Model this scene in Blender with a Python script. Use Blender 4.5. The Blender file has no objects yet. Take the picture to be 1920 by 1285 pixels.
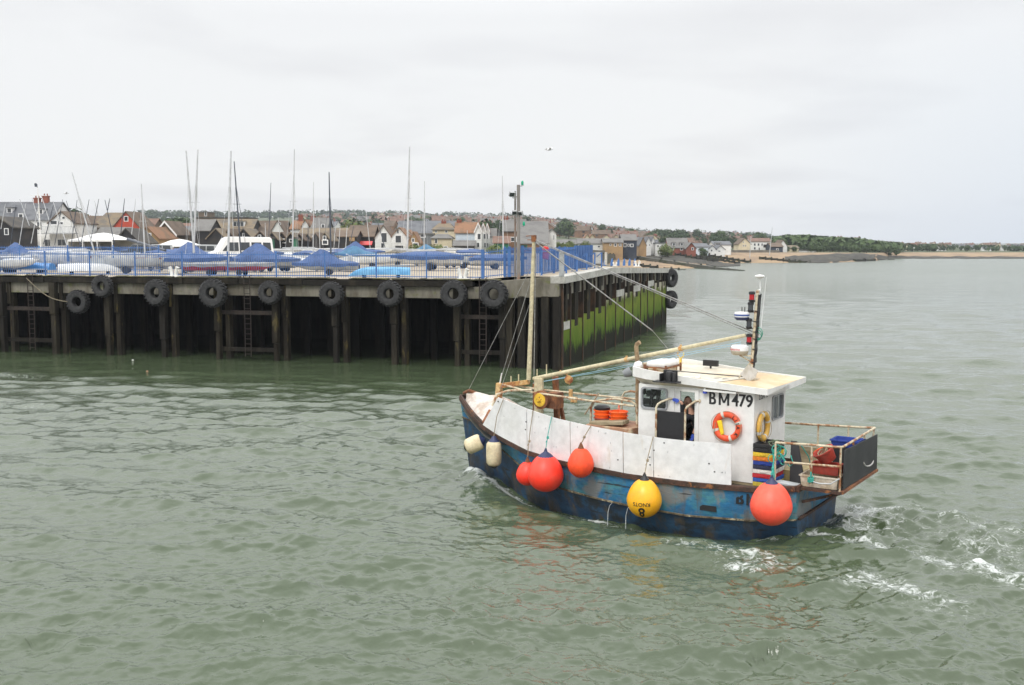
import bpy, bmesh, math, random
import numpy as np
from mathutils import Vector, Matrix
random.seed(7)
R = math.radians
scene = bpy.context.scene
COL = scene.collection
# ------------------------------------------------------------ camera
HC = 6.5                                   # eye height above the water
PITCH = math.atan(186.5 / 2000)
cam_d = bpy.data.cameras.new("camera"); cam = bpy.data.objects.new("camera", cam_d); COL.objects.link(cam)
cam_d.sensor_width = 36; cam_d.lens = 37.5; cam_d.clip_start = 0.3; cam_d.clip_end = 60000
cam.location = (0, 0, HC); cam.rotation_euler = (math.pi/2 - PITCH, 0, 0)
scene.camera = cam
# ------------------------------------------------------------ sky, sun, exposure
SUN_EL, SUN_AZ = R(50), R(205)             # azimuth clockwise from +Y: behind the camera, to its left
world = bpy.data.worlds.new("World"); scene.world = world; world.use_nodes = True
nt = world.node_tree; nt.nodes.clear()
def wn(t, **k):
    n = nt.nodes.new(t)
    for a, b in k.items(): setattr(n, a, b)
    return n
sky = wn('ShaderNodeTexSky', sky_type='NISHITA', sun_disc=False, sun_elevation=SUN_EL, sun_rotation=SUN_AZ, air_density=1.2, dust_density=2.0)
tc = wn('ShaderNodeTexCoord'); sep = wn('ShaderNodeSeparateXYZ'); nt.links.new(tc.outputs['Generated'], sep.inputs[0])
# project the view direction on a cloud deck so that clouds flatten towards the horizon
def wmath(op, a, b=None, clamp=False):
    n = wn('ShaderNodeMath', operation=op, use_clamp=clamp)
    for i, v in enumerate((a, b)):
        if v is None: continue
        if isinstance(v, (int, float)): n.inputs[i].default_value = v
        else: nt.links.new(v, n.inputs[i])
    return n.outputs[0]
zz = wmath('ADD', wmath('MAXIMUM', sep.outputs[2], 0.0), 0.10)
cmb = wn('ShaderNodeCombineXYZ')
nt.links.new(wmath('DIVIDE', sep.outputs[0], zz), cmb.inputs[0]); nt.links.new(wmath('DIVIDE', sep.outputs[1], zz), cmb.inputs[1])
nz = wn('ShaderNodeTexNoise'); nt.links.new(cmb.outputs[0], nz.inputs['Vector'])
nz.inputs['Scale'].default_value = 0.62; nz.inputs['Detail'].default_value = 5; nz.inputs['Roughness'].default_value = 0.45; nz.inputs['Distortion'].default_value = 0.25
cr = wn('ShaderNodeValToRGB'); nt.links.new(nz.outputs['Fac'], cr.inputs[0])
cr.color_ramp.elements[0].position = 0.33; cr.color_ramp.elements[0].color = (0.80, 0.80, 0.815, 1)
cr.color_ramp.elements[1].position = 0.50; cr.color_ramp.elements[1].color = (0.912, 0.917, 0.922, 1)
# clouds thin out to a pale blue low in the east (right of the picture)
vdir = wn('ShaderNodeVectorMath', operation='DOT_PRODUCT'); nt.links.new(tc.outputs['Generated'], vdir.inputs[0]); vdir.inputs[1].default_value = (math.sin(R(42)), math.cos(R(42)), 0.0)
mr = wn('ShaderNodeMapRange', clamp=True); nt.links.new(vdir.outputs['Value'], mr.inputs[0])
mr.inputs[1].default_value = 0.86; mr.inputs[2].default_value = 1.0; mr.inputs[3].default_value = 0; mr.inputs[4].default_value = 1
low = wn('ShaderNodeMapRange', clamp=True); nt.links.new(sep.outputs[2], low.inputs[0]); low.inputs[1].default_value = 0.0; low.inputs[2].default_value = 0.22; low.inputs[3].default_value = 1; low.inputs[4].default_value = 0
blue = wn('ShaderNodeMix', data_type='RGBA'); nt.links.new(wmath('MULTIPLY', mr.outputs[0], low.outputs[0]), blue.inputs[0])
nt.links.new(cr.outputs[0], blue.inputs[6]); blue.inputs[7].default_value = (0.68, 0.76, 0.87, 1)
# an overcast sky is brighter overhead
up = wn('ShaderNodeMapRange', clamp=True); nt.links.new(sep.outputs[2], up.inputs[0]); up.inputs[1].default_value = 0.2; up.inputs[2].default_value = 0.6; up.inputs[3].default_value = 8.7; up.inputs[4].default_value = 19.0
vm = wn('ShaderNodeVectorMath', operation='SCALE'); nt.links.new(blue.outputs[2], vm.inputs[0]); nt.links.new(up.outputs[0], vm.inputs[3])
mx = wn('ShaderNodeMix', data_type='RGBA'); mx.inputs[0].default_value = 0.93; nt.links.new(sky.outputs[0], mx.inputs[6]); nt.links.new(vm.outputs[0], mx.inputs[7])
bg = wn('ShaderNodeBackground'); nt.links.new(mx.outputs[2], bg.inputs[0]); bg.inputs[1].default_value = 0.112
wo = wn('ShaderNodeOutputWorld'); nt.links.new(bg.outputs[0], wo.inputs[0])
sun_d = bpy.data.lights.new("sun", 'SUN'); sun = bpy.data.objects.new("sun", sun_d); COL.objects.link(sun)
sun_d.energy = 1.4; sun_d.angle = R(14); sun_d.color = (1.0, 0.97, 0.93)
sd = Vector((math.sin(SUN_AZ)*math.cos(SUN_EL), math.cos(SUN_AZ)*math.cos(SUN_EL), math.sin(SUN_EL)))
sun.rotation_euler = sd.to_track_quat('Z', 'Y').to_euler()
vs = scene.view_settings; vs.view_transform = 'Standard'; vs.look = 'None'; vs.exposure = 0.09; vs.gamma = 1.0
scene.render.resolution_x = 1024; scene.render.resolution_y = 685
# ------------------------------------------------------------ measuring: a photo point at a known height or depth
def ray(px, py):
    a = (px-960)/2000; b = (642.5-py)/2000
    return Vector((a, math.cos(PITCH)+b*math.sin(PITCH), -math.sin(PITCH)+b*math.cos(PITCH)))
def atz(px, py, z=0.0):
    r = ray(px, py); return Vector((0, 0, HC)) + r*((z-HC)/r.z)
def atY(px, py, Y):
    r = ray(px, py); return Vector((0, 0, HC)) + r*(Y/r.y)
# ------------------------------------------------------------ mesh builder
class MB:
    def __init__(s, M=None): s.v = []; s.f = []; s.m = []; s.M = M; s.mi = 0
    def add(s, vs, fs, mi=None):
        o = len(s.v)
        s.v += [tuple(v) for v in vs]
        s.f += [tuple(i+o for i in f) for f in fs]; s.m += [s.mi if mi is None else mi]*len(fs); return s
    def box(s, c, d, rot=None, mi=None):
        x, y, z = d[0]/2, d[1]/2, d[2]/2; c = Vector(c)
        vs = [Vector(p) for p in ((-x,-y,-z),(x,-y,-z),(x,y,-z),(-x,y,-z),(-x,-y,z),(x,-y,z),(x,y,z),(-x,y,z))]
        if rot is not None:
            m = rot if isinstance(rot, Matrix) else Matrix.Rotation(rot, 3, 'Z'); vs = [m @ v for v in vs]
        return s.add([v+c for v in vs], [(0,3,2,1),(4,5,6,7),(0,1,5,4),(1,2,6,5),(2,3,7,6),(3,0,4,7)], mi)
    def bb(s, a, b, mi=None):
        return s.box([(a[i]+b[i])/2 for i in range(3)], [abs(b[i]-a[i]) for i in range(3)], None, mi)
    def beam(s, p, q, w, h, mi=None, up=(0,0,1)):      # box from p to q
        p = Vector(p); q = Vector(q); d = q-p; L = d.length
        if L < 1e-6: return s
        d.normalize(); u = Vector(up)
        if abs(d.dot(u)) > .98: u = Vector((0,1,0))
        a = d.cross(u).normalized(); b = a.cross(d)
        return s.box((p+q)/2, (L, w, h), Matrix((d, a, b)).transposed(), mi)
    def tube(s, pts, r, n=8, mi=None, cap=True):
        pts = [Vector(p) for p in pts]; rs = r if isinstance(r, (list, tuple)) else [r]*len(pts)
        rings = []; pa = None
        for i, p in enumerate(pts):
            d = (pts[min(i+1, len(pts)-1)] - pts[max(i-1, 0)]).normalized()
            if pa is None: pa = d.cross(Vector((0,0,1)) if abs(d.z) < .95 else Vector((0,1,0))).normalized()
            else: pa = (pa - d*pa.dot(d)).normalized()
            b = d.cross(pa)
            rings.append([p + (pa*math.cos(t) + b*math.sin(t))*rs[i] for t in [2*math.pi*k/n for k in range(n)]])
        return s.loft(rings, True, mi, cap)
    def loft(s, rings, closed=True, mi=None, cap=True):
        n = len(rings[0]); o = [v for r in rings for v in r]; fs = []
        for i in range(len(rings)-1):
            for k in range(n if closed else n-1):
                k2 = (k+1) % n; fs.append((i*n+k, i*n+k2, (i+1)*n+k2, (i+1)*n+k))
        if cap and closed: fs.append(tuple(range(n-1, -1, -1))); fs.append(tuple((len(rings)-1)*n+k for k in range(n)))
        return s.add(o, fs, mi)
    def lathe(s, prof, c=(0,0,0), axis=(0,0,1), n=24, mi=None, x=None):   # prof: (radius, height along the axis)
        c = Vector(c); ax = Vector(axis).normalized()
        a = ax.cross(Vector((0,1,0)) if abs(ax.y) < .9 else Vector((1,0,0))).normalized(); b = ax.cross(a)
        rings = [[c + ax*h + (a*math.cos(2*math.pi*k/n) + b*math.sin(2*math.pi*k/n))*max(r, 1e-4) for k in range(n)] for r, h in prof]
        return s.loft(rings, True, mi, True)
    def torus(s, c, axis, Rr, r, n=28, m=10, mi=None, sy=1.0):
        c = Vector(c); ax = Vector(axis).normalized()
        a = ax.cross(Vector((0,0,1)) if abs(ax.z) < .9 else Vector((1,0,0))).normalized(); b = ax.cross(a)
        rings = []
        for k in range(n):
            t = 2*math.pi*k/n; d = a*math.cos(t)+b*math.sin(t)
            rings.append([c + d*(Rr + r*math.cos(u)) + ax*(r*sy*math.sin(u)) for u in [2*math.pi*j/m for j in range(m)]])
        rings.append(rings[0])
        return s.loft(rings, True, mi, False)
    def prism(s, poly, off, mi=None):                  # polygon of 3D points pushed along off
        off = Vector(off); n = len(poly); p = [Vector(v) for v in poly]
        fs = [tuple(range(n-1, -1, -1)), tuple(range(n, 2*n))] + [(i, (i+1) % n, n+(i+1) % n, n+i) for i in range(n)]
        return s.add(p + [v+off for v in p], fs, mi)
    def build(s, name, mats, parent=None, smooth=None, bevel=0):
        me = bpy.data.meshes.new(name); vs = s.v
        if s.M is not None: vs = [tuple(s.M @ Vector(v)) for v in vs]
        me.from_pydata(vs, [], s.f)
        for m in (mats if isinstance(mats, (list, tuple)) else [mats]): me.materials.append(m)
        if any(s.m): me.polygons.foreach_set('material_index', s.m)
        bm = bmesh.new(); bm.from_mesh(me); bmesh.ops.recalc_face_normals(bm, faces=bm.faces); bm.to_mesh(me); bm.free()
        if smooth is not None:
            me.polygons.foreach_set('use_smooth', [True]*len(me.polygons)); me.set_sharp_from_angle(angle=R(smooth))
        me.update()
        o = bpy.data.objects.new(name, me); COL.objects.link(o)
        if parent is not None: o.parent = parent
        if bevel:
            b = o.modifiers.new('bevel', 'BEVEL'); b.width = bevel; b.segments = 2; b.limit_method = 'ANGLE'; b.angle_limit = R(40)
        return o
def tag(o, label=None, cat=None, group=None, kind=None):
    for k, v in (('label', label), ('category', cat), ('group', group), ('kind', kind)):
        if v: o[k] = v
    return o
def thing(name, label, cat, loc=(0,0,0), rz=0, group=None, M=None):
    o = bpy.data.objects.new(name, None); COL.objects.link(o); o.empty_display_size = .2
    if M is not None: o.matrix_world = M
    else: o.location = loc; o.rotation_euler = (0, 0, rz)
    return tag(o, label, cat, group)
CHILD = {}
def kids(o): return [c for c in COL.objects if c.parent == o]
def dup(root, loc=None, rz=None, label=None, group=None, scale=None, M=None, ch=None):
    r = root.copy(); COL.objects.link(r)
    if M is not None: r.matrix_world = M
    if loc is not None: r.location = loc
    if rz is not None: r.rotation_euler = (0, 0, rz)
    if scale is not None: r.scale = (scale,)*3 if isinstance(scale, (int, float)) else scale
    if label: r['label'] = label
    if group: r['group'] = group
    key = root.name
    if key not in CHILD: CHILD[key] = [(c, kids(c)) for c in kids(root)]
    for c, gs in CHILD[key]:
        d = c.copy(); COL.objects.link(d); d.parent = r
        for g in gs:
            e = g.copy(); COL.objects.link(e); e.parent = d
    return r
def text_mesh(txt, size, bold=0.0, space=1.0, sub=0, ext=0.002):
    cu = bpy.data.curves.new('lettering', 'FONT'); cu.body = txt; cu.size = size; cu.offset = bold; cu.extrude = ext
    cu.space_character = space; cu.resolution_u = 4; cu.align_x = 'CENTER'; cu.align_y = 'CENTER'
    o = bpy.data.objects.new('lettering', cu); COL.objects.link(o)
    bpy.context.view_layer.update()
    me = bpy.data.meshes.new_from_object(o.evaluated_get(bpy.context.evaluated_depsgraph_get()))
    COL.objects.unlink(o); bpy.data.objects.remove(o)
    if sub:
        bm = bmesh.new(); bm.from_mesh(me); bmesh.ops.triangulate(bm, faces=bm.faces)
        for _ in range(sub):
            es = [e for e in bm.edges if e.calc_length() > size*.12]
            if es: bmesh.ops.subdivide_edges(bm, edges=es, cuts=1)
            bmesh.ops.triangulate(bm, faces=bm.faces)
        bm.to_mesh(me); bm.free()
    return me
def lettering(name, txt, size, mat, parent, M, bold=0.0, space=1.0, ext=0.002):
    me = text_mesh(txt, size, bold, space, 0, ext); me.materials.clear(); me.materials.append(mat); me.transform(M)
    o = bpy.data.objects.new(name, me); COL.objects.link(o)
    if parent is not None: o.parent = parent
    return o
# ------------------------------------------------------------ materials
MATS = {}
def mat(name, col, col2=None, scale=3.0, lo=.45, hi=.6, rough=.7, metal=0.0, rust=None, rust_lo=.6, rust_hi=.7, rust_scale=2.0, rust_stretch=(1,1,1),
        bump=0.0, bump_scale=20.0, spec=.5, stretch=(1,1,1), coat=0, dirt=.12, emit=None):
    if name in MATS: return MATS[name]
    m = bpy.data.materials.new(name); m.use_nodes = True; t = m.node_tree; N = t.nodes; L = t.links; b = N['Principled BSDF']
    b.inputs['Roughness'].default_value = rough; b.inputs['Metallic'].default_value = metal; b.inputs['Specular IOR Level'].default_value = spec
    if coat: b.inputs['Coat Weight'].default_value = coat
    tcn = N.new('ShaderNodeTexCoord'); co = tcn.outputs['Object']
    def noise(sc, st=(1,1,1), det=6, dist=0.0, rg=.6):
        mp = N.new('ShaderNodeMapping'); mp.inputs['Scale'].default_value = st; L.new(co, mp.inputs[0])
        n = N.new('ShaderNodeTexNoise'); n.inputs['Scale'].default_value = sc; n.inputs['Detail'].default_value = det; n.inputs['Roughness'].default_value = rg; n.inputs['Distortion'].default_value = dist
        L.new(mp.outputs[0], n.inputs['Vector']); return n.outputs['Fac']
    def rng(v, a, c2):
        n = N.new('ShaderNodeMapRange'); n.clamp = True; n.inputs[1].default_value = a; n.inputs[2].default_value = c2; L.new(v, n.inputs[0]); return n.outputs[0]
    def mixc(f, a, c2, blend='MIX'):
        n = N.new('ShaderNodeMix'); n.data_type = 'RGBA'; n.blend_type = blend
        if isinstance(f, float): n.inputs[0].default_value = f
        else: L.new(f, n.inputs[0])
        for i, v in ((6, a), (7, c2)):
            if isinstance(v, tuple): n.inputs[i].default_value = (*v[:3], 1)
            else: L.new(v, n.inputs[i])
        return n.outputs[2]
    c = tuple(col)
    if col2 is not None: c = mixc(rng(noise(scale, stretch), lo, hi), tuple(col), tuple(col2))
    if dirt:                                            # fine uneven tone of the material itself
        d = rng(noise(scale*4.3+1.7, stretch, 8), .3, .7)
        k = N.new('ShaderNodeMapRange'); k.inputs[3].default_value = 1-dirt; k.inputs[4].default_value = 1+dirt*.5; L.new(d, k.inputs[0])
        hs = N.new('ShaderNodeHueSaturation'); L.new(k.outputs[0], hs.inputs['Value'])
        if isinstance(c, tuple): hs.inputs['Color'].default_value = (*c[:3], 1)
        else: L.new(c, hs.inputs['Color'])
        c = hs.outputs[0]
    if rust is not None: c = mixc(rng(noise(rust_scale, rust_stretch, 8, .3, .65), rust_lo, rust_hi), c, tuple(rust))
    if isinstance(c, tuple): b.inputs['Base Color'].default_value = (*c[:3], 1)
    else: L.new(c, b.inputs['Base Color'])
    if bump:
        bp = N.new('ShaderNodeBump'); bp.inputs['Strength'].default_value = bump; bp.inputs['Distance'].default_value = .02
        L.new(noise(bump_scale, stretch), bp.inputs['Height']); L.new(bp.outputs[0], b.inputs['Normal'])
    if emit:
        b.inputs['Emission Color'].default_value = (*emit[0], 1); b.inputs['Emission Strength'].default_value = emit[1]
    MATS[name] = m; return m
def glassmat(name='window_glass', col=(.03,.035,.04), rough=.06):
    if name in MATS: return MATS[name]
    m = mat(name, col, None, rough=rough, dirt=0, spec=.8); return m
def see_through(name='clear_glass'):
    if name in MATS: return MATS[name]
    m = bpy.data.materials.new(name); m.use_nodes = True; t = m.node_tree; N = t.nodes
    N.remove(N['Principled BSDF']); g = N.new('ShaderNodeBsdfGlossy'); g.inputs['Roughness'].default_value = .03
    tr = N.new('ShaderNodeBsdfTransparent'); tr.inputs[0].default_value = (.78,.82,.82,1); fr = N.new('ShaderNodeFresnel'); fr.inputs[0].default_value = 1.5
    mxs = N.new('ShaderNodeMixShader'); t.links.new(fr.outputs[0], mxs.inputs[0]); t.links.new(tr.outputs[0], mxs.inputs[1]); t.links.new(g.outputs[0], mxs.inputs[2])
    t.links.new(mxs.outputs[0], N['Material Output'].inputs[0]); MATS[name] = m; return m
# ============================================================ WATER
BYAW = R(146.6077)
BF = Vector((math.cos(BYAW), math.sin(BYAW), 0)); BP = Vector((-math.sin(BYAW), math.cos(BYAW), 0)); BO = Vector((7.152, 24.494, 0))
BM = Matrix.Translation(BO) @ Matrix.Rotation(BYAW, 4, 'Z')
QC = atz(1047, 692); QE = atz(1240, 608); QL = atz(0, 659)
QU = (QL-QC).normalized(); QV = (QE-QC).normalized()       # along the front to the left; along the side inland
def Q(s, t, z=0.0): return QC + QU*s + QV*t + Vector((0, 0, z))
def smooth(x, a, b):
    t = np.clip((x-a)/(b-a), 0, 1); return t*t*(3-2*t)
HULLX = [0, 1, 2.5, 4, 6, 7, 8, 8.65, 9.3, 9.9, 10.3]
HULLY = [1.55, 1.72, 1.8, 1.82, 1.68, 1.5, 1.15, .85, .5, .12, 0.0]
def water():
    rng = np.random.default_rng(23)
    az = np.radians(np.concatenate([np.linspace(-52, -33, 240)[:-1], np.linspace(-33, 33, 1900), np.linspace(33, 52, 240)[1:]]))
    rs = [9.0]
    while rs[-1] < 40000:
        r = rs[-1]; d = min(max(r*r/(HC*1067)*.62, .03), r*.06); rs.append(r+d)
    rs = np.array(rs); dr = np.gradient(rs)
    Rr, A = np.meshgrid(rs, az, indexing='ij'); DR = np.repeat(dr[:, None], len(az), 1)
    X = Rr*np.sin(A); Y = Rr*np.cos(A); Z = np.zeros_like(X); DX = np.zeros_like(X); DY = np.zeros_like(X)
    near = rs < 1500; nn = int(near.sum())
    x, y, dd = X[:nn], Y[:nn], DR[:nn]
    step = dd
    # calmer in the lee of the quay and in the harbour, choppier outside it
    qx = (x-QC.x)*QU.x + (y-QC.y)*QU.y; qt = (x-QC.x)*QV.x + (y-QC.y)*QV.y
    open_ = smooth(-qx, -14, 6)
    calm = .78 + .30*open_
    lee = 1 - .72*smooth(qt, -13, -2.5)*(1-smooth(-qx, -2, 3))
    lx0 = (x-BO.x)*BF.x + (y-BO.y)*BF.y; ly0 = (x-BO.x)*BP.x + (y-BO.y)*BP.y   # the boat shelters the water on its near side
    lee2 = 1 - .48*smooth(lx0, -1.5, 1)*(1-smooth(lx0, 8, 10.5))*smooth(ly0, .5, 2)*(1-smooth(ly0, 5, 11))
    calm = calm*lee*lee2
    for k in range(190):
        lam = .15*(44)**(rng.random()**1.2); main = R(262)
        th = main + rng.normal()*R(27) + (R(30)*rng.normal() if lam < 1.0 else 0)
        sl = .036*(1.0 if lam < .9 else (.9/lam)**.5)
        amp = sl*lam/(2*math.pi); kk = 2*math.pi/lam; ph = rng.random()*6.283
        nk = int((dr[:nn] < lam/2.2).sum()); att = np.clip((lam/dd[:nk]-2.2)/2.5, 0, 1)
        p = kk*(x[:nk]*math.cos(th)+y[:nk]*math.sin(th)) + ph
        w_ = att*amp*calm[:nk]; s_ = np.sin(p)*w_*(.40 if lam < .6 else .62)
        Z[:nk] += np.cos(p)*w_; DX[:nk] -= s_*math.cos(th); DY[:nk] -= s_*math.sin(th)
    # gusts: patches of livelier water
    g = np.zeros_like(x)
    for k in range(14):
        lam = 9+26*rng.random(); th = rng.random()*6.283; g += np.sin(2*math.pi/lam*(x*math.cos(th)+y*math.sin(th))+rng.random()*6)
    Z[:nn] *= 1+.07*np.clip(g, -3, 3)
    # boat frame
    lx = (x-BO.x)*BF.x + (y-BO.y)*BF.y; ly = (x-BO.x)*BP.x + (y-BO.y)*BP.y
    hb = np.interp(lx, HULLX, HULLY, left=1.5, right=0.0); d = np.abs(ly)-hb
    trough = -.30*np.exp(-(np.clip(d, 0, 9)/1.0)**2)*smooth(lx, -.6, 1.5)*(1-smooth(lx, 6.2, 8.2))
    dist_b = 10.0-lx; ridge = np.abs(ly) - (hb+.06+.17*dist_b)
    bow = .26*np.exp(-(ridge/.34)**2)*np.exp(-np.clip(dist_b, 0, 40)/3.8)*smooth(dist_b, -.5, .4)
    shoulder = .10*np.sin(ridge*2.6)*np.exp(-(ridge/2.4)**2)*np.exp(-np.clip(dist_b, 0, 40)/9)*smooth(dist_b, 0, 2)
    back = -lx
    vee = np.abs(ly) - (1.5+.20*back); n1 = np.sin(lx*2.3+np.sin(ly*1.7)*1.4)
    wake = (.12*np.exp(-(vee/.45)**2)*(1+.4*n1) + .05*np.sin(back*1.9)*np.exp(-(ly/1.6)**2))*smooth(back, -.3, 1)*np.exp(-np.clip(back, 0, 60)/13)
    out = d > -.25
    Z[:nn] += (trough+bow+shoulder+wake)
    # crossing wavelets behind the stern
    turb = np.zeros_like(x)
    for k in range(26):
        lam = .3+1.1*rng.random(); th = rng.random()*6.283; turb += .010*lam*np.cos(2*math.pi/lam*(x*math.cos(th)+y*math.sin(th))+rng.random()*6)*np.clip(lam/step-2, 0, 1)
    Z[:nn] += turb*2.2*np.exp(-(ly/(2.0+.2*np.clip(back, 0, 50)))**2)*smooth(back, -.5, .5)*np.exp(-np.clip(back, 0, 60)/10)
    # foam
    F = np.zeros_like(X); f = F[:nn]
    side = np.exp(-(np.clip(d-.05, 0, 9)/.22)**2)*(ly > 0)
    f += .75*np.exp(-((d-.12)/.24)**2)*smooth(lx, 3.9, 5.6)*(1-smooth(lx, 9.8, 10.1))
    f += .66*np.exp(-((ridge-.02)/(.38+.08*np.clip(dist_b, 0, 8)))**2)*smooth(dist_b, -.3, .3)*np.exp(-np.clip(dist_b, 0, 40)/4.2)
    f += .46*np.exp(-(ly/(1.5+.22*np.clip(back, 0, 40)))**2)*smooth(back, -.1, .5)*np.exp(-np.clip(back, 0, 60)/9)
    f += .5*np.exp(-((d-.06)/.13)**2)*smooth(lx, -.3, .3)*(1-smooth(lx, 4.0, 6.0))
    def streak(pts, w, a):
        for (x0, y0, w0, a0), (x1, y1, w1, a1) in zip(pts[:-1], pts[1:]):
            P0 = atz(x0, y0); P1 = atz(x1, y1); dx, dy = P1.x-P0.x, P1.y-P0.y; L2 = dx*dx+dy*dy
            t = np.clip(((x-P0.x)*dx+(y-P0.y)*dy)/L2, 0, 1)
            e = np.hypot(x-P0.x-t*dx, y-P0.y-t*dy); ww = w0+(w1-w0)*t; aa = a0+(a1-a0)*t
            np.maximum(f, a*aa*np.exp(-(e/(1.7*ww*w))**2), out=f)
    streak([(1503, 1000, .2, .85), (1600, 1014, .22, .85), (1700, 1040, .25, .8), (1830, 1074, .28, .75), (1960, 1110, .35, .65)], 1, 1)
    streak([(1560, 968, .3, .8), (1640, 960, .4, .55), (1740, 962, .4, .6), (1840, 985, .5, .5), (1980, 1010, .6, .4)], 1, 1)
    streak([(1640, 985, .5, .5), (1760, 1000, .6, .45), (1900, 1040, .7, .4)], 1, 1)
    streak([(1250, 1022, .2, .45), (1340, 1032, .28, .5), (1410, 1046, .30, .56), (1470, 1060, .3, .5)], 1, 1)
    streak([(1380, 1060, .3, .5), (1520, 1078, .25, .42), (1660, 1096, .28, .6), (1800, 1150, .3, .35)], 1, 1)
    streak([(1630, 1085, .35, .55), (1780, 1130, .3, .5)], 1, 1)
    for pts in ([(0, 700, .5, .55), (60, 708, .6, .6), (150, 712, .5, .5)], [(120, 735, .4, .5), (330, 742, .3, .45)], [(330, 715, .5, .42), (620, 752, .4, .4)], [(0, 760, .4, .45), (160, 765, .3, .4)]):
        streak(pts, 1.0, .62)
    f *= np.clip(.92+.32*np.sin(x*1.9+np.sin(y*2.3))*np.sin(y*1.4+x*.7)+.22*np.sin(x*7.1+2*np.sin(y*5.2))*np.sin(y*6.3), 0.4, 1.3)
    for _ in range(4):                                   # no crest may fold over itself
        X2 = X+DX; Y2 = Y+DY
        a_ = (np.gradient(X2[:nn], axis=0)*np.gradient(Y2[:nn], axis=1)-np.gradient(X2[:nn], axis=1)*np.gradient(Y2[:nn], axis=0))
        a0 = (np.gradient(X[:nn], axis=0)*np.gradient(Y[:nn], axis=1)-np.gradient(X[:nn], axis=1)*np.gradient(Y[:nn], axis=0))
        bad = (a_/a0 < .45).astype(np.float32)
        for k in range(5): bad = np.maximum.reduce([bad, np.roll(bad, 1, 0)*.85, np.roll(bad, -1, 0)*.85, np.roll(bad, 1, 1)*.85, np.roll(bad, -1, 1)*.85])
        DX[:nn] *= 1-.6*bad; DY[:nn] *= 1-.6*bad
    X2 = X+DX; Y2 = Y+DY
    nr, na = X.shape; co = np.stack([X2, Y2, Z], -1).reshape(-1, 3).astype(np.float32)
    me = bpy.data.meshes.new('sea'); me.vertices.add(nr*na); me.vertices.foreach_set('co', co.ravel())
    i = np.arange(nr-1)[:, None]*na + np.arange(na-1)[None, :]; quad = np.stack([i, i+1, i+1+na, i+na], -1).reshape(-1, 4)[:, ::-1]
    nf = len(quad); me.loops.add(nf*4); me.polygons.add(nf)
    me.loops.foreach_set('vertex_index', quad.ravel().astype(np.int32)); me.polygons.foreach_set('loop_start', np.arange(0, nf*4, 4, dtype=np.int32))
    me.polygons.foreach_set('use_smooth', np.ones(nf, dtype=bool)); me.update(calc_edges=True)
    at = me.attributes.new('foam', 'FLOAT', 'POINT'); at.data.foreach_set('value', F.ravel().astype(np.float32))
    m = bpy.data.materials.new('sea_water'); m.use_nodes = True; t = m.node_tree; N = t.nodes; L = t.links; b = N['Principled BSDF']
    tcn = N.new('ShaderNodeTexCoord'); at = N.new('ShaderNodeAttribute'); at.attribute_name = 'foam'
    def noise(sc, st=(1,1,1), det=4, dist=0.0, rg=.55):
        mp = N.new('ShaderNodeMapping'); mp.inputs['Scale'].default_value = st; L.new(tcn.outputs['Object'], mp.inputs[0])
        n = N.new('ShaderNodeTexNoise'); n.inputs['Scale'].default_value = sc; n.inputs['Detail'].default_value = det; n.inputs['Distortion'].default_value = dist; n.inputs['Roughness'].default_value = rg
        L.new(mp.outputs[0], n.inputs['Vector']); return n.outputs['Fac']
    def M(op, a, c=None, clamp=False):
        n = N.new('ShaderNodeMath'); n.operation = op; n.use_clamp = clamp
        for k, v in enumerate((a, c)):
            if v is None: continue
            if isinstance(v, (int, float)): n.inputs[k].default_value = v
            else: L.new(v, n.inputs[k])
        return n.outputs[0]
    # foam where the churned-up attribute beats a lacy noise
    ns = noise(5.5, (1, 1, 1), 10, 1.2, .72)
    rg = N.new('ShaderNodeMapRange'); rg.clamp = True; L.new(M('ADD', at.outputs['Fac'], M('MULTIPLY', M('SUBTRACT', ns, .5), 3.4)), rg.inputs[0]); rg.inputs[1].default_value = .46; rg.inputs[2].default_value = 1.05
    ff = M('MULTIPLY', rg.outputs[0], M('MULTIPLY', at.outputs['Fac'], 2.2, True), True)
    big = noise(.05, (1, 1, 1), 3)
    mc = N.new('ShaderNodeMix'); mc.data_type = 'RGBA'; L.new(big, mc.inputs[0]); mc.inputs[6].default_value = (.050, .076, .034, 1); mc.inputs[7].default_value = (.070, .090, .054, 1)
    wf = N.new('ShaderNodeMix'); wf.data_type = 'RGBA'; L.new(ff, wf.inputs[0]); L.new(mc.outputs[2], wf.inputs[6]); wf.inputs[7].default_value = (.56, .59, .57, 1)
    L.new(wf.outputs[2], b.inputs['Base Color'])
    ro = N.new('ShaderNodeMapRange'); L.new(ff, ro.inputs[0]); ro.inputs[4].default_value = .7; L.new(ro.outputs[0], b.inputs['Roughness'])
    # out at sea the ripples are finer than the mesh: fold their slope into the gloss
    vl = N.new('ShaderNodeVectorMath'); vl.operation = 'LENGTH'; L.new(tcn.outputs['Object'], vl.inputs[0]); gl = N.new('ShaderNodeMapRange'); gl.clamp = True; L.new(vl.outputs['Value'], gl.inputs[0])
    gl.inputs[1].default_value = 50; gl.inputs[2].default_value = 260; gl.inputs[3].default_value = .035; gl.inputs[4].default_value = .20; L.new(gl.outputs[0], ro.inputs[3])
    b.inputs['IOR'].default_value = 1.42; b.inputs['Specular IOR Level'].default_value = .72
    fd = N.new('ShaderNodeMapRange'); fd.clamp = True; L.new(vl.outputs['Value'], fd.inputs[0]); fd.inputs[1].default_value = 35; fd.inputs[2].default_value = 160; fd.inputs[3].default_value = .0; fd.inputs[4].default_value = .8
    b1 = N.new('ShaderNodeBump'); b1.inputs['Strength'].default_value = 1.0; b1.inputs['Distance'].default_value = .024; L.new(noise(6.0, (.9, 1.1, 1), 3, .3, .55), b1.inputs['Height'])
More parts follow.
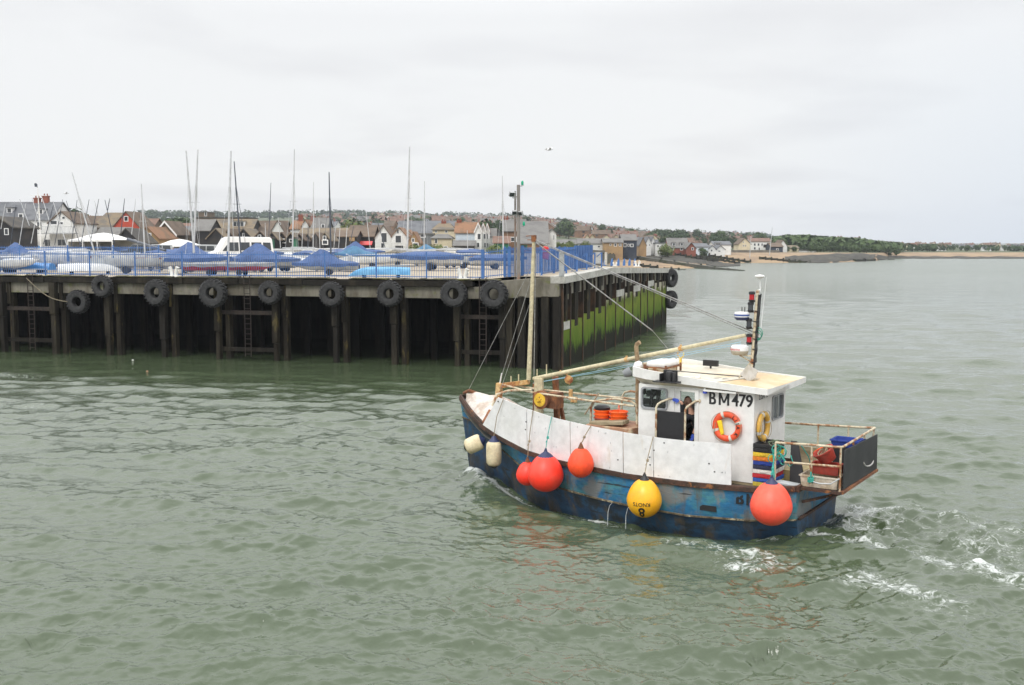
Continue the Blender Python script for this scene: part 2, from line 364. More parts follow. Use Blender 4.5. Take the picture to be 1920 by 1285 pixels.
    b2 = N.new('ShaderNodeBump'); L.new(fd.outputs[0], b2.inputs['Strength']); b2.inputs['Distance'].default_value = .40; L.new(noise(.55, (.8, 1.5, 1), 5, .2, .55), b2.inputs['Height']); L.new(b1.outputs[0], b2.inputs['Normal'])
    b3 = N.new('ShaderNodeBump'); L.new(fd.outputs[0], b3.inputs['Strength']); b3.inputs['Distance'].default_value = .5; L.new(noise(.14, (.7, 1.8, 1), 5, .2, .55), b3.inputs['Height']); L.new(b2.outputs[0], b3.inputs['Normal']); L.new(b3.outputs[0], b.inputs['Normal'])
    me.materials.append(m)
    o = bpy.data.objects.new('sea', me); COL.objects.link(o); tag(o, 'grey green rippled harbour and sea water', None, None, 'structure')
water()
# ============================================================ LAND
TP = [  # photo column: shore depth, beach-top depth, beach-top height, crest row, crest depth
    (-900, 195, 200, 4.5, 412, 1300), (0, 195, 200, 4.5, 410, 1300), (250, 195, 200, 4.5, 409, 1300), (400, 195, 200, 4.5, 409, 1500), (640, 195, 200, 4.5, 407, 1600), (850, 195, 200, 4.5, 409, 1700),
    (960, 195, 200, 4.5, 412, 1700), (1050, 195, 200, 4.5, 421, 1700), (1118, 200, 240, 4.0, 431, 1700), (1135, 262, 318, 3.4, 433, 1700), (1200, 272, 335, 3.3, 440, 1800), (1245, 276, 345, 3.2, 442, 1900),
    (1300, 272, 366, 3.2, 444, 2000), (1330, 318, 372, 3.2, 443, 2200), (1400, 351, 380, 3.1, 444, 2200), (1480, 352, 388, 3.0, 447, 2000), (1560, 353, 392, 2.9, 452, 1500), (1640, 392, 412, 2.6, 457, 1300), (1665, 455, 490, 2.2, 459, 1200),
    (1800, 464, 510, 2.0, 461.5, 1150), (1920, 464, 510, 2.0, 463, 1100), (2900, 470, 520, 2.0, 463, 1100)]
TPa = np.array(TP, dtype=float)
def prof(px):
    return [float(np.interp(px, TPa[:, 0], TPa[:, i])) for i in range(1, 6)]
def crest_z(yc, Dc): return HC - (yc-456)/2000*Dc
def land_z(px, D):
    Ds, Dt, zt, yc, Dc = prof(px)
    cz = crest_z(yc, Dc)
    if D < Ds: return -1.2
    if D < Dt: return -.15+(zt+.15)*((D-Ds)/(Dt-Ds))**.8
    f = min(1, max(0, (D-Dt-90)/(Dc-Dt-90)))
    n = 1.2*math.sin(px*.021+D*.004)*f*(1-f)*4 if cz > 12 else 0
    z = zt+(cz-zt)*(f**1.15)+n
    if D > Dc: z = cz - (D-Dc)*.02
    return z
def land():
    pxs = np.concatenate([np.linspace(-900, 1100, 110), np.linspace(1105, 1700, 170), np.linspace(1720, 2900, 60)])
    fr = [-.02, 0, .15, .3, .45, .6, .8, 1.0]
    ds2 = [0.0, .02, .05, .1, .15, .2, .27, .35, .43, .5, .58, .66, .74, .82, .9, .95, 1.0, 1.03, 1.06, 1.15]
    V = []; C = []
    for px in pxs:
        Ds, Dt, zt, yc, Dc = prof(px); u = (px-960)/2000
        col = [Ds-2]+[Ds+(Dt-Ds)*k for k in fr[1:]]+[Dt+(Dc-Dt)*k for k in ds2[1:]]
        for j, D in enumerate(col):
            z = land_z(px, D) if j else -1.5
            if j == len(col)-1: z = -3
            w = random.uniform(-.08, .08) if 1 < j < 7 else 0
            V.append((u*D, D, z+w))
            C.append(0.0 if D < Dt+8 and px > 1100 else 1.0)
    n = 1+len(fr)-1+len(ds2)-1; Fs = []
    for i in range(len(pxs)-1):
        for j in range(n-1): Fs.append((i*n+j, (i+1)*n+j, (i+1)*n+j+1, i*n+j+1))
    me = bpy.data.meshes.new('land'); me.from_pydata(V, [], Fs)
    at = me.attributes.new('grass', 'FLOAT', 'POINT'); at.data.foreach_set('value', C)
    me.polygons.foreach_set('use_smooth', [True]*len(Fs)); me.update()
    m = mat('land_ground', (.33, .235, .14), (.24, .17, .11), scale=.12, dirt=.25, rough=.95)
    t = m.node_tree; N = t.nodes; b = N['Principled BSDF']; src = b.inputs['Base Color'].links[0].from_socket
    a = N.new('ShaderNodeAttribute'); a.attribute_name = 'grass'
    nn = N.new('ShaderNodeTexNoise'); nn.inputs['Scale'].default_value = .03; nn.inputs['Detail'].default_value = 8
    tc2 = N.new('ShaderNodeTexCoord'); t.links.new(tc2.outputs['Object'], nn.inputs['Vector'])
    g = N.new('ShaderNodeValToRGB'); t.links.new(nn.outputs['Fac'], g.inputs[0]); g.color_ramp.elements[0].position = .4; g.color_ramp.elements[0].color = (.035, .055, .022, 1); g.color_ramp.elements[1].position = .62; g.color_ramp.elements[1].color = (.10, .11, .05, 1)
    mx_ = N.new('ShaderNodeMix'); mx_.data_type = 'RGBA'; t.links.new(a.outputs['Fac'], mx_.inputs[0]); t.links.new(src, mx_.inputs[6]); t.links.new(g.outputs[0], mx_.inputs[7]); t.links.new(mx_.outputs[2], b.inputs['Base Color'])
    me.materials.append(m)
    bm = bmesh.new(); bm.from_mesh(me); bmesh.ops.recalc_face_normals(bm, faces=bm.faces); bm.to_mesh(me); bm.free()
    o = bpy.data.objects.new('hillside', me); COL.objects.link(o); tag(o, 'shingle beach rising to green and built up hillside', None, None, 'structure')
land()
def ground(px, D): return Vector(((px-960)/2000*D, D, land_z(px, D)))
# dark weed covered flats between the groynes
weed = mat('weed_rock', (.03, .028, .022), (.075, .07, .05), scale=.5, dirt=.4, rough=.9, bump=.8, bump_scale=3)
def bp(px, py, dz=0.0):
    """the point of the beach, dz above the ground, that the photo shows in row py"""
    Ds, Dt, zt, yc, Dc = prof(px); D = Ds
    if py >= 456+(HC-dz)*2000/Ds: return atz(px, py, min(dz, .15))
    while D < Dt+160:
        if 456+(HC-(land_z(px, D)+dz))*2000/D <= py: break
        D += .5
    p = ground(px, D); p.z += dz; return p
def flat(label, rows):
    b = MB(); rings = []
    for (x0, y0), (x1, y1), z0, z1 in rows:      # near edge, far edge
        p = bp(x0, y0, .15); q = bp(x1, y1, .15); rg = []
        for k in range(7):
            f = k/6; v = p.lerp(q, f); v.z = land_z(960+v.x/v.y*2000, v.y) + ((.25+random.uniform(-.1, .25)) if 0 < k < 6 else -.35) if v.y > prof(960+v.x/v.y*2000)[0] else .12
            rg.append(v)
        rings.append(rg)
    b.loft(rings, False, None, False); o = b.build('mudflat', weed, None, 60); return tag(o, label, None, None, 'structure')
def rowlist(near, far, n=22, z0=(.1, .1), z1=(2.2, 2.2)):
    out = []
    for k in range(n):
        f = k/(n-1); i = lambda pl: (lambda s: (pl[s][0]+(pl[s+1][0]-pl[s][0])*(f*(len(pl)-1)-s), pl[s][1]+(pl[s+1][1]-pl[s][1])*(f*(len(pl)-1)-s)))(min(int(f*(len(pl)-1)), len(pl)-2))
        a = i(near); c = i(far); out.append(((a[0], a[1]+random.uniform(-.4, .4)), (c[0], c[1]), z0[0]+(z0[1]-z0[0])*f, z1[0]+(z1[1]-z1[0])*f))
    return out
flat('dark weed covered shore between the long groyne and the timber groynes', rowlist([(1170, 480), (1240, 487), (1300, 494.5), (1350, 500), (1388, 498)], [(1170, 476.3), (1240, 476.6), (1290, 479), (1330, 485), (1388, 493.5)], z0=(2.7, .1), z1=(3.45, .2)))
flat('grey wet mud along the far right shore', rowlist([(1664, 484.4), (1750, 484.6), (1850, 484.6), (1990, 484.6)], [(1664, 479), (1750, 480.3), (1850, 480.6), (1990, 480.6)]))
flat('wide dark rocky foreshore below the wooded shore', rowlist([(1470, 489), (1520, 493), (1560, 492.5), (1610, 489), (1662, 487)], [(1470, 481), (1500, 477), (1560, 474), (1620, 474), (1664, 480)], z0=(.25, .25), z1=(1.7, 1.7)))
# ============================================================ QUAY
ZD = 4.55
conc = mat('quay_concrete', (.20, .185, .15), (.115, .102, .075), scale=.9, stretch=(1, 1, .35), dirt=.3, rough=.9, rust=(.12, .13, .04), rust_lo=.56, rust_hi=.68, rust_scale=1.3, bump=.5, bump_scale=6)
conc_l = mat('pale_concrete', (.50, .49, .45), (.38, .37, .33), scale=1.3, dirt=.25, rough=.9, rust=(.20, .18, .12), rust_lo=.62, rust_hi=.75, bump=.5, bump_scale=8)
deckm = mat('deck_surface', (.42, .36, .27), (.33, .28, .21), scale=.35, dirt=.2, rough=.95, bump=.4, bump_scale=10)
shadew = mat('shade_black_timber', (.006, .006, .005), (.014, .012, .009), scale=1.8, stretch=(1, 1, .2), dirt=.3, rough=.9, spec=.08)  # near-black colour stands in for the deep shade under the deck
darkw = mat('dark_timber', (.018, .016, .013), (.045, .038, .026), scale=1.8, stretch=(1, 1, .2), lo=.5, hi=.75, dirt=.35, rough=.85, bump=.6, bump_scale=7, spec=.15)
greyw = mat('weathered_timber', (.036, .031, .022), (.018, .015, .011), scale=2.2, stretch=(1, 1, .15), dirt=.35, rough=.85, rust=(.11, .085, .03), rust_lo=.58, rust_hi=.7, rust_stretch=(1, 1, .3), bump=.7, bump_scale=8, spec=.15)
rustw = mat('rusty_pile', (.045, .032, .024), (.10, .055, .03), scale=2.5, stretch=(1, 1, .3), dirt=.4, rough=.9)
mossm = mat('mossy_edge', (.07, .066, .05), (.17, .16, .05), scale=1.1, lo=.45, hi=.65, dirt=.4, rough=.95, bump=.8, bump_scale=9)
rustm = mat('rusted_steel', (.036, .025, .019), (.022, .017, .014), scale=6, dirt=.35, rough=.85, bump=.5, bump_scale=30)
bluef = mat('blue_paint_fence', (.06, .16, .40), (.045, .12, .31), scale=3, dirt=.2, rough=.5)
def algae_mat():
    m = mat('tidal_wall', (.10, .09, .065), (.06, .055, .04), scale=1.2, dirt=.3, rough=.9, bump=1.0, bump_scale=4, spec=.12)
    t = m.node_tree; N = t.nodes; L = t.links; b = N['Principled BSDF']; src = b.inputs['Base Color'].links[0].from_socket
    g = N.new('ShaderNodeNewGeometry'); sp = N.new('ShaderNodeSeparateXYZ'); L.new(g.outputs['Position'], sp.inputs[0])
    n = N.new('ShaderNodeTexNoise'); n.inputs['Scale'].default_value = 1.1; n.inputs['Detail'].default_value = 9; n.inputs['Roughness'].default_value = .7; mp = N.new('ShaderNodeMapping'); mp.inputs['Scale'].default_value = (1, 1, .45); L.new(g.outputs['Position'], mp.inputs[0]); L.new(mp.outputs[0], n.inputs['Vector'])
    ad = N.new('ShaderNodeMath'); ad.operation = 'MULTIPLY_ADD'; L.new(n.outputs['Fac'], ad.inputs[0]); ad.inputs[1].default_value = 3.4; L.new(sp.outputs[2], ad.inputs[2])
    cr_ = N.new('ShaderNodeValToRGB'); mr_ = N.new('ShaderNodeMapRange'); L.new(ad.outputs[0], mr_.inputs[0]); mr_.inputs[1].default_value = .7; mr_.inputs[2].default_value = 5.7; L.new(mr_.outputs[0], cr_.inputs[0])
    e = cr_.color_ramp.elements; e[0].position = .38; e[0].color = (.018, .019, .012, 1); e[1].position = .45; e[1].color = (.085, .145, .018, 1)
    for p, c in ((.68, (.16, .205, .03, 1)), (.80, (.10, .13, .03, 1)), (.86, (.40, .37, .29, 1))):
        k = e.new(p); k.color = c
    L.new(cr_.outputs[0], b.inputs['Base Color'])
    return m
tidal = algae_mat()
def zside(t): return float(np.interp(t, [0, 11.5, 33.2], [4.80, 5.0, 4.46]))
quay = thing('quay', 'timber and concrete quay on piles with dinghy park on top', 'quay', Q(0, 0, 0))
qinv = Matrix.Translation(-Q(0, 0, 0))
def qb(): return MB(qinv)
# deck: one sheet, front strip plus raised strip along the side
b = qb(); S_ = [0, 2.6, 4.5, 62]; T_ = [0.0, 2.0, 6, 11.5, 18, 25, 33.2]
def zdk(s, t):
    f = min(1, max(0, (4.5-s)/2.2)); return ZD*(1-f) + (zside(t)-.02)*f
top = [[Q(s, t, zdk(s, t)) for s in [-.15, 1.2, 2.6, 4.5, 20, 62]] for t in T_]
b.loft(top, False, None, False)
p = [Q(4.5, 33.2, ZD), Q(-.15, 33.2, zside(33.2)-.02), Vector((8.9, 92, zside(33))), Vector((6.8, 94, ZD))]; b.add(p, [(0, 1, 2, 3)])
b.build('deck', deckm, quay)
# land side of the yard
b = MB(); yg = [Q(4.5, 33.2, ZD), Vector((6.8, 94, ZD)), Vector((8.2, 110, ZD)), Vector((14.2, 194, ZD)), Vector((13, 205, ZD)), Vector((-150, 205, ZD)), Q(75, 60, ZD), Q(62, 33.2, ZD)]; b.add(yg, [tuple(range(8))])
tag(b.build('boat_yard_ground', deckm), 'sandy concrete ground of the boat yard', None, None, 'structure')
b = MB(); b.loft([[v+Vector((0, 0, -6)), v+Vector((0, 0, -.004)), v+Vector((-.5, 0, -.004)), v+Vector((-.5, 0, -6))] for v in (Vector((8.9, 92, ZD)), Vector((8.5, 110, ZD)), Vector((14.5, 196, ZD)))], True); tag(b.build('harbour_wall', conc), 'concrete harbour wall running inland behind the quay', 'harbour wall')
# front edge: dark timber kerb, concrete beam, moss on the lip
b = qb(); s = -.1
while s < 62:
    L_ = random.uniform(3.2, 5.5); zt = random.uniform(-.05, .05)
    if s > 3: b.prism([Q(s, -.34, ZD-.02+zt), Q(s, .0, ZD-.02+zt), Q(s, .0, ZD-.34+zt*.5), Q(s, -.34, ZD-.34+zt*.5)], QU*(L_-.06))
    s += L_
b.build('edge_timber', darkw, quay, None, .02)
b = qb()
for k in range(150):
    s = random.uniform(3, 61); L_ = random.uniform(.3, 1.6); h = random.uniform(.03, .10)
    b.prism([Q(s, -.36, ZD+.01), Q(s, -.36, ZD+.01+h*.6), Q(s, -.1, ZD+.01+h), Q(s, .12, ZD+.01)], QU*L_)
b.build('moss', mossm, quay)
b = qb(); b.prism([Q(3.2, -.12, ZD-.34), Q(3.2, .5, ZD-.34), Q(3.2, .5, ZD-.98), Q(3.2, -.12, ZD-.98)], QU*58.5); b.build('front_beam', conc, quay, None, .03)
# corner block
b = qb(); b.prism([Q(3.2, -.32, ZD-.02), Q(-.1, -.32, 4.82), Q(-.1, -.32, 3.75), Q(3.2, -.32, 3.62)], QV*1.0); b.build('corner_block', conc, quay, None, .04)
# pale cap along the side
b = qb(); ts = [-.33, 3, 7, 11.5, 16, 21, 27, 33.2]
rg = [[Q(-.42, t, zside(t)), Q(.35, t, zside(t)), Q(.35, t, zside(t)-.36), Q(-.42, t, zside(t)-.36)] for t in ts]
b.loft(rg, True); b.build('side_cap', conc_l, quay)
# back wall under the deck, coloured near-black for shade; piles stand in rows before it
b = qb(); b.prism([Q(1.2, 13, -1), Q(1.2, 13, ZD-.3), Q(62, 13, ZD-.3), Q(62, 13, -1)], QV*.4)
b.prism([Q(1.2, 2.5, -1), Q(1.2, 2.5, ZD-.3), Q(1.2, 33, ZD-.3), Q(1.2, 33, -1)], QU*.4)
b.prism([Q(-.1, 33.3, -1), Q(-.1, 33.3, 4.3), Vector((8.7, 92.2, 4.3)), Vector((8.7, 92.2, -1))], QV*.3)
b.build('rear_wall', shadew, quay)
b = qb(); b.prism([Q(-.05, -.1, ZD-.5), Q(62, -.1, ZD-.5), Q(62, 33, ZD-.5), Q(-.05, 33, ZD-.5)], Vector((0, 0, .12))); b.build('soffit', shadew, quay)
def s_of(px, t=-.1):                                    # photo column on the front line
    u = (px-960)/2000; P = QC+QV*t       # (P.x+s*QU.x) = u*(P.y+s*QU.y)
    return (u*P.y-P.x)/(QU.x-u*QU.y)
POSTS = [8, 105, 207, 310, 412, 520, 632, 742, 860, 945]
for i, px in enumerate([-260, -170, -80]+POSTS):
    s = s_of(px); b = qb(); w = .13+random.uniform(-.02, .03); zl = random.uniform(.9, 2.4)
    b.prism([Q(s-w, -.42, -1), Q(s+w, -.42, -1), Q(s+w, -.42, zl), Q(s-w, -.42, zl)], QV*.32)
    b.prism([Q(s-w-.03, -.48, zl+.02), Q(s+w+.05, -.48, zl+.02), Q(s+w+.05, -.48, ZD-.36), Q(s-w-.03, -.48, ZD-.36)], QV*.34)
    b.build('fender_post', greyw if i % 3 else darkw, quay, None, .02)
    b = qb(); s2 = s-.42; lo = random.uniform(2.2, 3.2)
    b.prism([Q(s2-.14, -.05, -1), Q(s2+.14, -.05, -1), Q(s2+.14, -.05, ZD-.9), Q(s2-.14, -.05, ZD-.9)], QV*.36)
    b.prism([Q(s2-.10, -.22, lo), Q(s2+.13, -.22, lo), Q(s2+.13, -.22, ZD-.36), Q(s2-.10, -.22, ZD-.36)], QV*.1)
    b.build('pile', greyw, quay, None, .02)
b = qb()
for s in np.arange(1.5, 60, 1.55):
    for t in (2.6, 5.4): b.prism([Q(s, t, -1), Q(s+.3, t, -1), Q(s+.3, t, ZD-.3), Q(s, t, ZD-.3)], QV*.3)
tag(b.build('inner_piles', shadew, quay), None, None, None, 'stuff')
for x0, x1, zz_ in ((0, 105, 2.62), (0, 105, .75), (412, 520, 2.62), (412, 520, .55), (860, 945, 2.62), (860, 945, .75)):
    b = qb(); b.beam(Q(s_of(x0), 0, zz_), Q(s_of(x1), 0, zz_), .14, .22); b.build('cross_brace', rustm if zz_ > 2 else darkw, quay)
b = qb(); b.beam(Q(s_of(-6), -.2, 1.9), Q(s_of(2), -.6, .2), .25, .25); b.build('leaning_prop', greyw, quay)
# corner piles
for s, t in ((2.6, -.1), (1.9, -.12), (1.25, -.1), (.65, -.12), (.05, -.1)):
    b = qb(); b.prism([Q(s-.2, t-.2, -1), Q(s+.2, t-.2, -1), Q(s+.2, t-.2, 3.8), Q(s-.2, t-.2, 3.8)], QV*.4); b.build('corner_pile', darkw if s < 2 else greyw, quay, None, .03)
b = qb(); b.prism([Q(.1, .35, -1), Q(3.0, .35, -1), Q(3.0, .35, 3.9), Q(.1, .35, 3.9)], QV*.2); b.build('corner_planking', darkw, quay)
# side: piles, concrete infill, low tidal wall
TS = [0, 1.6, 4.4, 7.3, 10.2, 13.2, 16.0, 18.9, 21.8, 24.5, 27.3, 31.0, 33.1]
for i, t in enumerate(TS):
    b = qb()
    b.prism([Q(-.22, t-.04, -1), Q(-.22, t+.04, -1), Q(-.22, t+.04, zside(t)-.37), Q(-.22, t-.04, zside(t)-.37)], QU*.25)
    b.prism([Q(-.25, t-.06, -1), Q(-.25, t+.06, -1), Q(-.25, t+.06, zside(t)-.6), Q(-.25, t-.06, zside(t)-.6)], QU*.03)
    b.build('side_pile', rustw, quay)
    if i == len(TS)-1: break
    t1 = TS[i+1]; L_ = t1-t; b = qb(); z0 = float(np.interp(t, [0, 4.4, 7.3, 12, 20, 33], [2.35, 2.45, 2.7, 3.05, 3.15, 3.5])) + (.0 if i % 2 else .10)
    b.prism([Q(-.20, t+.06, -1), Q(-.20, t1-.06, -1), Q(-.20, t1-.06, z0), Q(-.20, t+.06, z0)], QU*.25); b.build('tidal_wall', tidal, quay)
    b = qb(); m0, m1 = t+L_*.36, t+L_*.62; zb_ = z0-.0
    b.prism([Q(-.22, m0, zb_-.35), Q(-.22, m1, zb_-.35), Q(-.22, m1, zside(t)-.37), Q(-.22, m0, zside(t)-.37)], QU*.3); b.build('wall_post', greyw, quay, None, .02)
    b = qb(); b.prism([Q(-.27, m0-.12, zside(t)-.95), Q(-.27, m1+.1, zside(t)-.95), Q(-.27, m1+.1, zside(t)-.40), Q(-.27, m0-.12, zside(t)-.40)], QU*.1); b.build('steel_waling', darkw, quay)
    for a, c in ((t+.12, m0-.15), (m1+.14, t1-.12)):
        if c-a < .2: continue
        zc = zside(t)-1.0-.25*(i % 3 == 0); b = qb(); b.prism([Q(-.16, a, zc), Q(-.16, c, zc), Q(-.16, c, zside(t)-.37), Q(-.16, a, zside(t)-.37)], QU*.2); b.build('infill_block', conc, quay)
    b = qb(); b.prism([Q(.25, t, -1), Q(.25, t1, -1), Q(.25, t1, 4.3), Q(.25, t, 4.3)], QU*.1); b.build('gap_shade_backing', shadew, quay)  # near-black sheet behind the bays, its colour standing for shade in the gaps
    if i in (0, 5, 7, 9):
        b = qb(); zb = z0-.45 if i == 0 else z0+.02; b.prism([Q(-.24, t+.2, zb), Q(-.24, t1-.2, zb), Q(-.24, t1-.2, zb+.42), Q(-.24, t+.2, zb+.42)], QU*.06); b.build('pale_board', conc_l, quay)
# ------------------------------------------------------------ tyres
rub = mat('tyre_rubber', (.022, .022, .023), (.04, .04, .04), scale=5, dirt=.3, rough=.75, rust=(.10, .10, .04), rust_lo=.66, rust_hi=.8, rust_scale=1.6, bump=.4, bump_scale=25)
def tyre_mesh(seed):
    rnd = random.Random(seed); b = MB()
    prof_ = [(.31, -.16), (.34, -.21), (.50, -.25), (.66, -.22), (.72, -.13), (.735, 0), (.72, .13), (.66, .22), (.50, .25), (.34, .21), (.31, .16), (.30, .0), (.31, -.16)]
    n = 40; rings = []
    for r, h in prof_: rings.append([Vector((r*math.cos(2*math.pi*k/n), h, r*math.sin(2*math.pi*k/n))) for k in range(n)])
    b.loft(rings, True, None, False)
    for k in range(22):
        for sg in (-1, 1):
            a = 2*math.pi*(k+(.5 if sg > 0 else 0))/22; c = Vector((math.cos(a), 0, math.sin(a))); tdir = Vector((-math.sin(a), 0, math.cos(a)))
            b.beam(c*.745+Vector((0, .015*sg, 0)), c*.715+Vector((0, .205*sg, 0))+tdir*.10, .07, .085, None, up=c)
            b.beam(c*.715+Vector((0, .205*sg, 0))+tdir*.10, c*.62+Vector((0, .25*sg, 0))+tdir*.12, .06, .05, None, up=Vector((0, 1, 0)))
    return b
tyre0 = tyre_mesh(1).build('tractor_tyre', rub, None, 40)
TY = [(137, 566, .92, 'tractor tyre hanging low on a long rope, leftmost of the quay tyres'), (194, 537, .86, 'tractor tyre hung high, its top above the quay edge, second from the left'),
      (295, 549, 1.0, 'tractor tyre with yellow lichen patch, third from the left on the quay'), (401, 550, 1.06, 'large knobbly tractor tyre on the quay just left of the middle ladder'),
      (507, 549, .86, 'tractor tyre on the quay just right of the middle ladder'), (623, 552, .9, 'tractor tyre above the post with the pale eaten timber'),
      (732, 551, .92, 'tractor tyre hanging under the pale blue upturned dinghy'), (852, 551, .94, 'tractor tyre under the right hand white bollard'), (927, 552, .98, 'tractor tyre nearest the quay corner, beside the right hand ladder')]
qrot = math.atan2(-QU.y, -QU.x)
for i, (px, py, sc, lab) in enumerate(TY):
    s = s_of(px, -.75); P = Q(s, -.82 if i else -.35); zt = atY(px, py, P.y).z; P.z = zt
    o = tyre0 if i == 0 else tyre0.copy()
    if i: COL.objects.link(o)
    o.location = P; o.rotation_euler = (R(random.uniform(-5, 5)), random.uniform(0, 6), 0); o.rotation_euler = (Matrix.Rotation(qrot+R(random.uniform(-6, 6)), 3, 'Z') @ Matrix.Rotation(random.uniform(0, 6), 3, 'Y')).to_euler()
    o.scale = (sc*.98,)*3; tag(o, lab, 'tyre', 'tyre fenders hung along the quay')
for px, py, dz, lab in ((1240, 522, 0, 'upper tyre on the far end of the quay side'), (1245, 562, 0, 'lower tyre on the far end of the quay side')):
    P = Q(-.55, 33.3); P.z = atY(px, py, P.y).z; o = tyre0.copy(); COL.objects.link(o); o.location = P; o.rotation_euler = (0, 0, math.atan2(QU.y, QU.x)+R(60)); o.scale = (.95,)*3
    tag(o, lab, 'tyre', 'tyre fenders hung along the quay')
rope = mat('old_rope', (.22, .19, .13), (.14, .12, .08), scale=20, rough=.9)
b = MB(); pts = []
a = Q(s_of(60), -.5, ZD-.1); c = Q(s_of(137), -.6); c.z = atY(115, 566, c.y).z
for k in range(9): f = k/8; v = a.lerp(c, f); v.z -= .35*math.sin(math.pi*f); pts.append(v)
b.tube(pts, .03, 6); tag(b.build('mooring_rope', rope, None, 60), 'slack rope from the ladder top to the lowest tyre', 'rope')
# ------------------------------------------------------------ ladders
LD = [(57, 'rusty steel ladder near the left end of the quay'), (463, 'rusty steel ladder between the two middle tyres of the quay'), (905, 'rusty steel ladder beside the tyre nearest the quay corner')]
for px, lab in LD:
    s = s_of(px, -.5); t0 = thing('quay_ladder', lab, 'ladder', Q(s, -.5, .2), qrot, 'ladders down the quay front')
    for sx in (-.18, .18):
        b = MB(); b.tube([(sx, 0, 0), (sx*1.02, .02, 2), (sx, 0, ZD-.05), (sx, .25, ZD-.05)], .028, 6); b.build('rail', rustm, t0)
    for k in range(15):
        b = MB(); b.tube([(-.18, 0, .15+k*.28), (.18, 0, .15+k*.28)], .018, 6); b.build('rung', rustm, t0)
# ------------------------------------------------------------ fences
def fence(label, pts, h, bar=.135, br=.0105, posts=None, topgap=.08, rails=(.15, -.12), mat_=None, pw=.05):
    mat_ = mat_ or bluef; root = thing('railing_fence', label, 'fence', pts[0]); M = Matrix.Translation(-Vector(pts[0]))
    for i in range(len(pts)-1):
        p, q = Vector(pts[i]), Vector(pts[i+1]); L_ = (q-p).length; n = max(1, int(L_/bar)); b = MB(M); d = (q-p)
        for r_ in rails:
            z = h+r_ if r_ < 0 else r_
            b.beam(p+Vector((0, 0, z)), q+Vector((0, 0, z)), .03, .045)
        for k in range(1, n):
            v = p+d*(k/n); b.beam(v+Vector((0, 0, .05)), v+Vector((0, 0, h)), br*1.9, br*1.9)
        b.build('bar_panel', mat_, root)
    for p in pts:
        b = MB(M); p = Vector(p); b.beam(p, p+Vector((0, 0, h+.06)), pw*1.6, pw*1.6); b.box(p+Vector((0, 0, .01)), (.18, .18, .02)); b.build('post', mat_, root)
    return root
FP = [905, 800, 706, 610, 519, 428, 343, 255, 170, 87, 0, -90, -180]
fence('blue bar railing running along the front edge of the quay', [Q(s_of(px, .35), .35, ZD) for px in FP], 1.42)
fence('blue railing across the yard behind the leftmost dinghies', [Q(s_of(px, 9), 9, ZD) for px in (300, 215, 130, 40, -60, -160)], 1.75)
def pal(px, t, dz=0): s = s_of(px, t); return Q(s, t, zdk(s, t)+dz)
# taller blue security fence round the corner, with closer bars
e1 = [pal(905, .3), pal(955, .25), Q(2.1, .5, zdk(2.1, .5))]
fence('tall blue corner fence of close set bars on the quay front', e1, 1.52, bar=.10, br=.014, pw=.10)
side = [Q(1.25, t, zdk(1.25, t)) for t in (1.2, 3.7, 6.1, 8.45)]
fence('tall blue fence of close set bars along the quay side', [Q(2.1, .5, zdk(2.1, .5))]+side, 1.35, bar=.11, br=.012, pw=.06)
fence('tall blue inner fence of close set bars behind the corner fence', [Q(3.4, 1.6, ZD), Q(3.2, 4.4, ZD), Q(3.0, 7.2, ZD), Q(2.6, 10, ZD), Q(2.2, 13, ZD)], 1.7, bar=.10, br=.013, pw=.06)
b = MB(); P0 = Q(1.25, 8.5, zdk(1.25, 8.5)); P1 = Q(1.2, 12.7, zdk(1.2, 12.7)); n = 21
root = thing('blue_panel_fence', 'solid dark blue corrugated panel at the far end of the blue fence', 'fence', P0); bb_ = MB(Matrix.Translation(-P0))
for k in range(n):
    v = P0.lerp(P1, (k+.5)/n); bb_.beam(v+Vector((0, 0, .04)), v+Vector((0, 0, 1.42)), .20, .05 if k % 2 else .11, None, up=QU)
bb_.build('panel', bluef, root)
# raked back struts of the fence
for t in (3.7, 6.1, 8.5, 10.6, 12.5):
    z = zdk(1.0, t); b = MB(); b.beam((0, 0, 0), (0, 0, .95), .09, .06); b.beam((0, 0, .95), Vector((0, 0, .7))+QU*.3, .08, .05); b.beam((0, 0, .02), QU*.35+Vector((0, 0, .02)), .12, .03)
    o = b.build('fence_strut', bluef); o.location = Q(.55, t, z); tag(o, 'short blue raked strut on the quay side, propping the tall blue fence', 'fence strut', 'short blue struts along the tall fence')
# ------------------------------------------------------------ furniture on the quay
grey = mat('galvanised', (.42, .43, .43), (.32, .33, .33), scale=3, metal=.3, rough=.55, dirt=.2)
white = mat('white_paint', (.78, .78, .76), (.68, .67, .62), scale=2, dirt=.12, rough=.55)
redp = mat('red_plastic', (.62, .035, .035), None, rough=.4, dirt=.1)
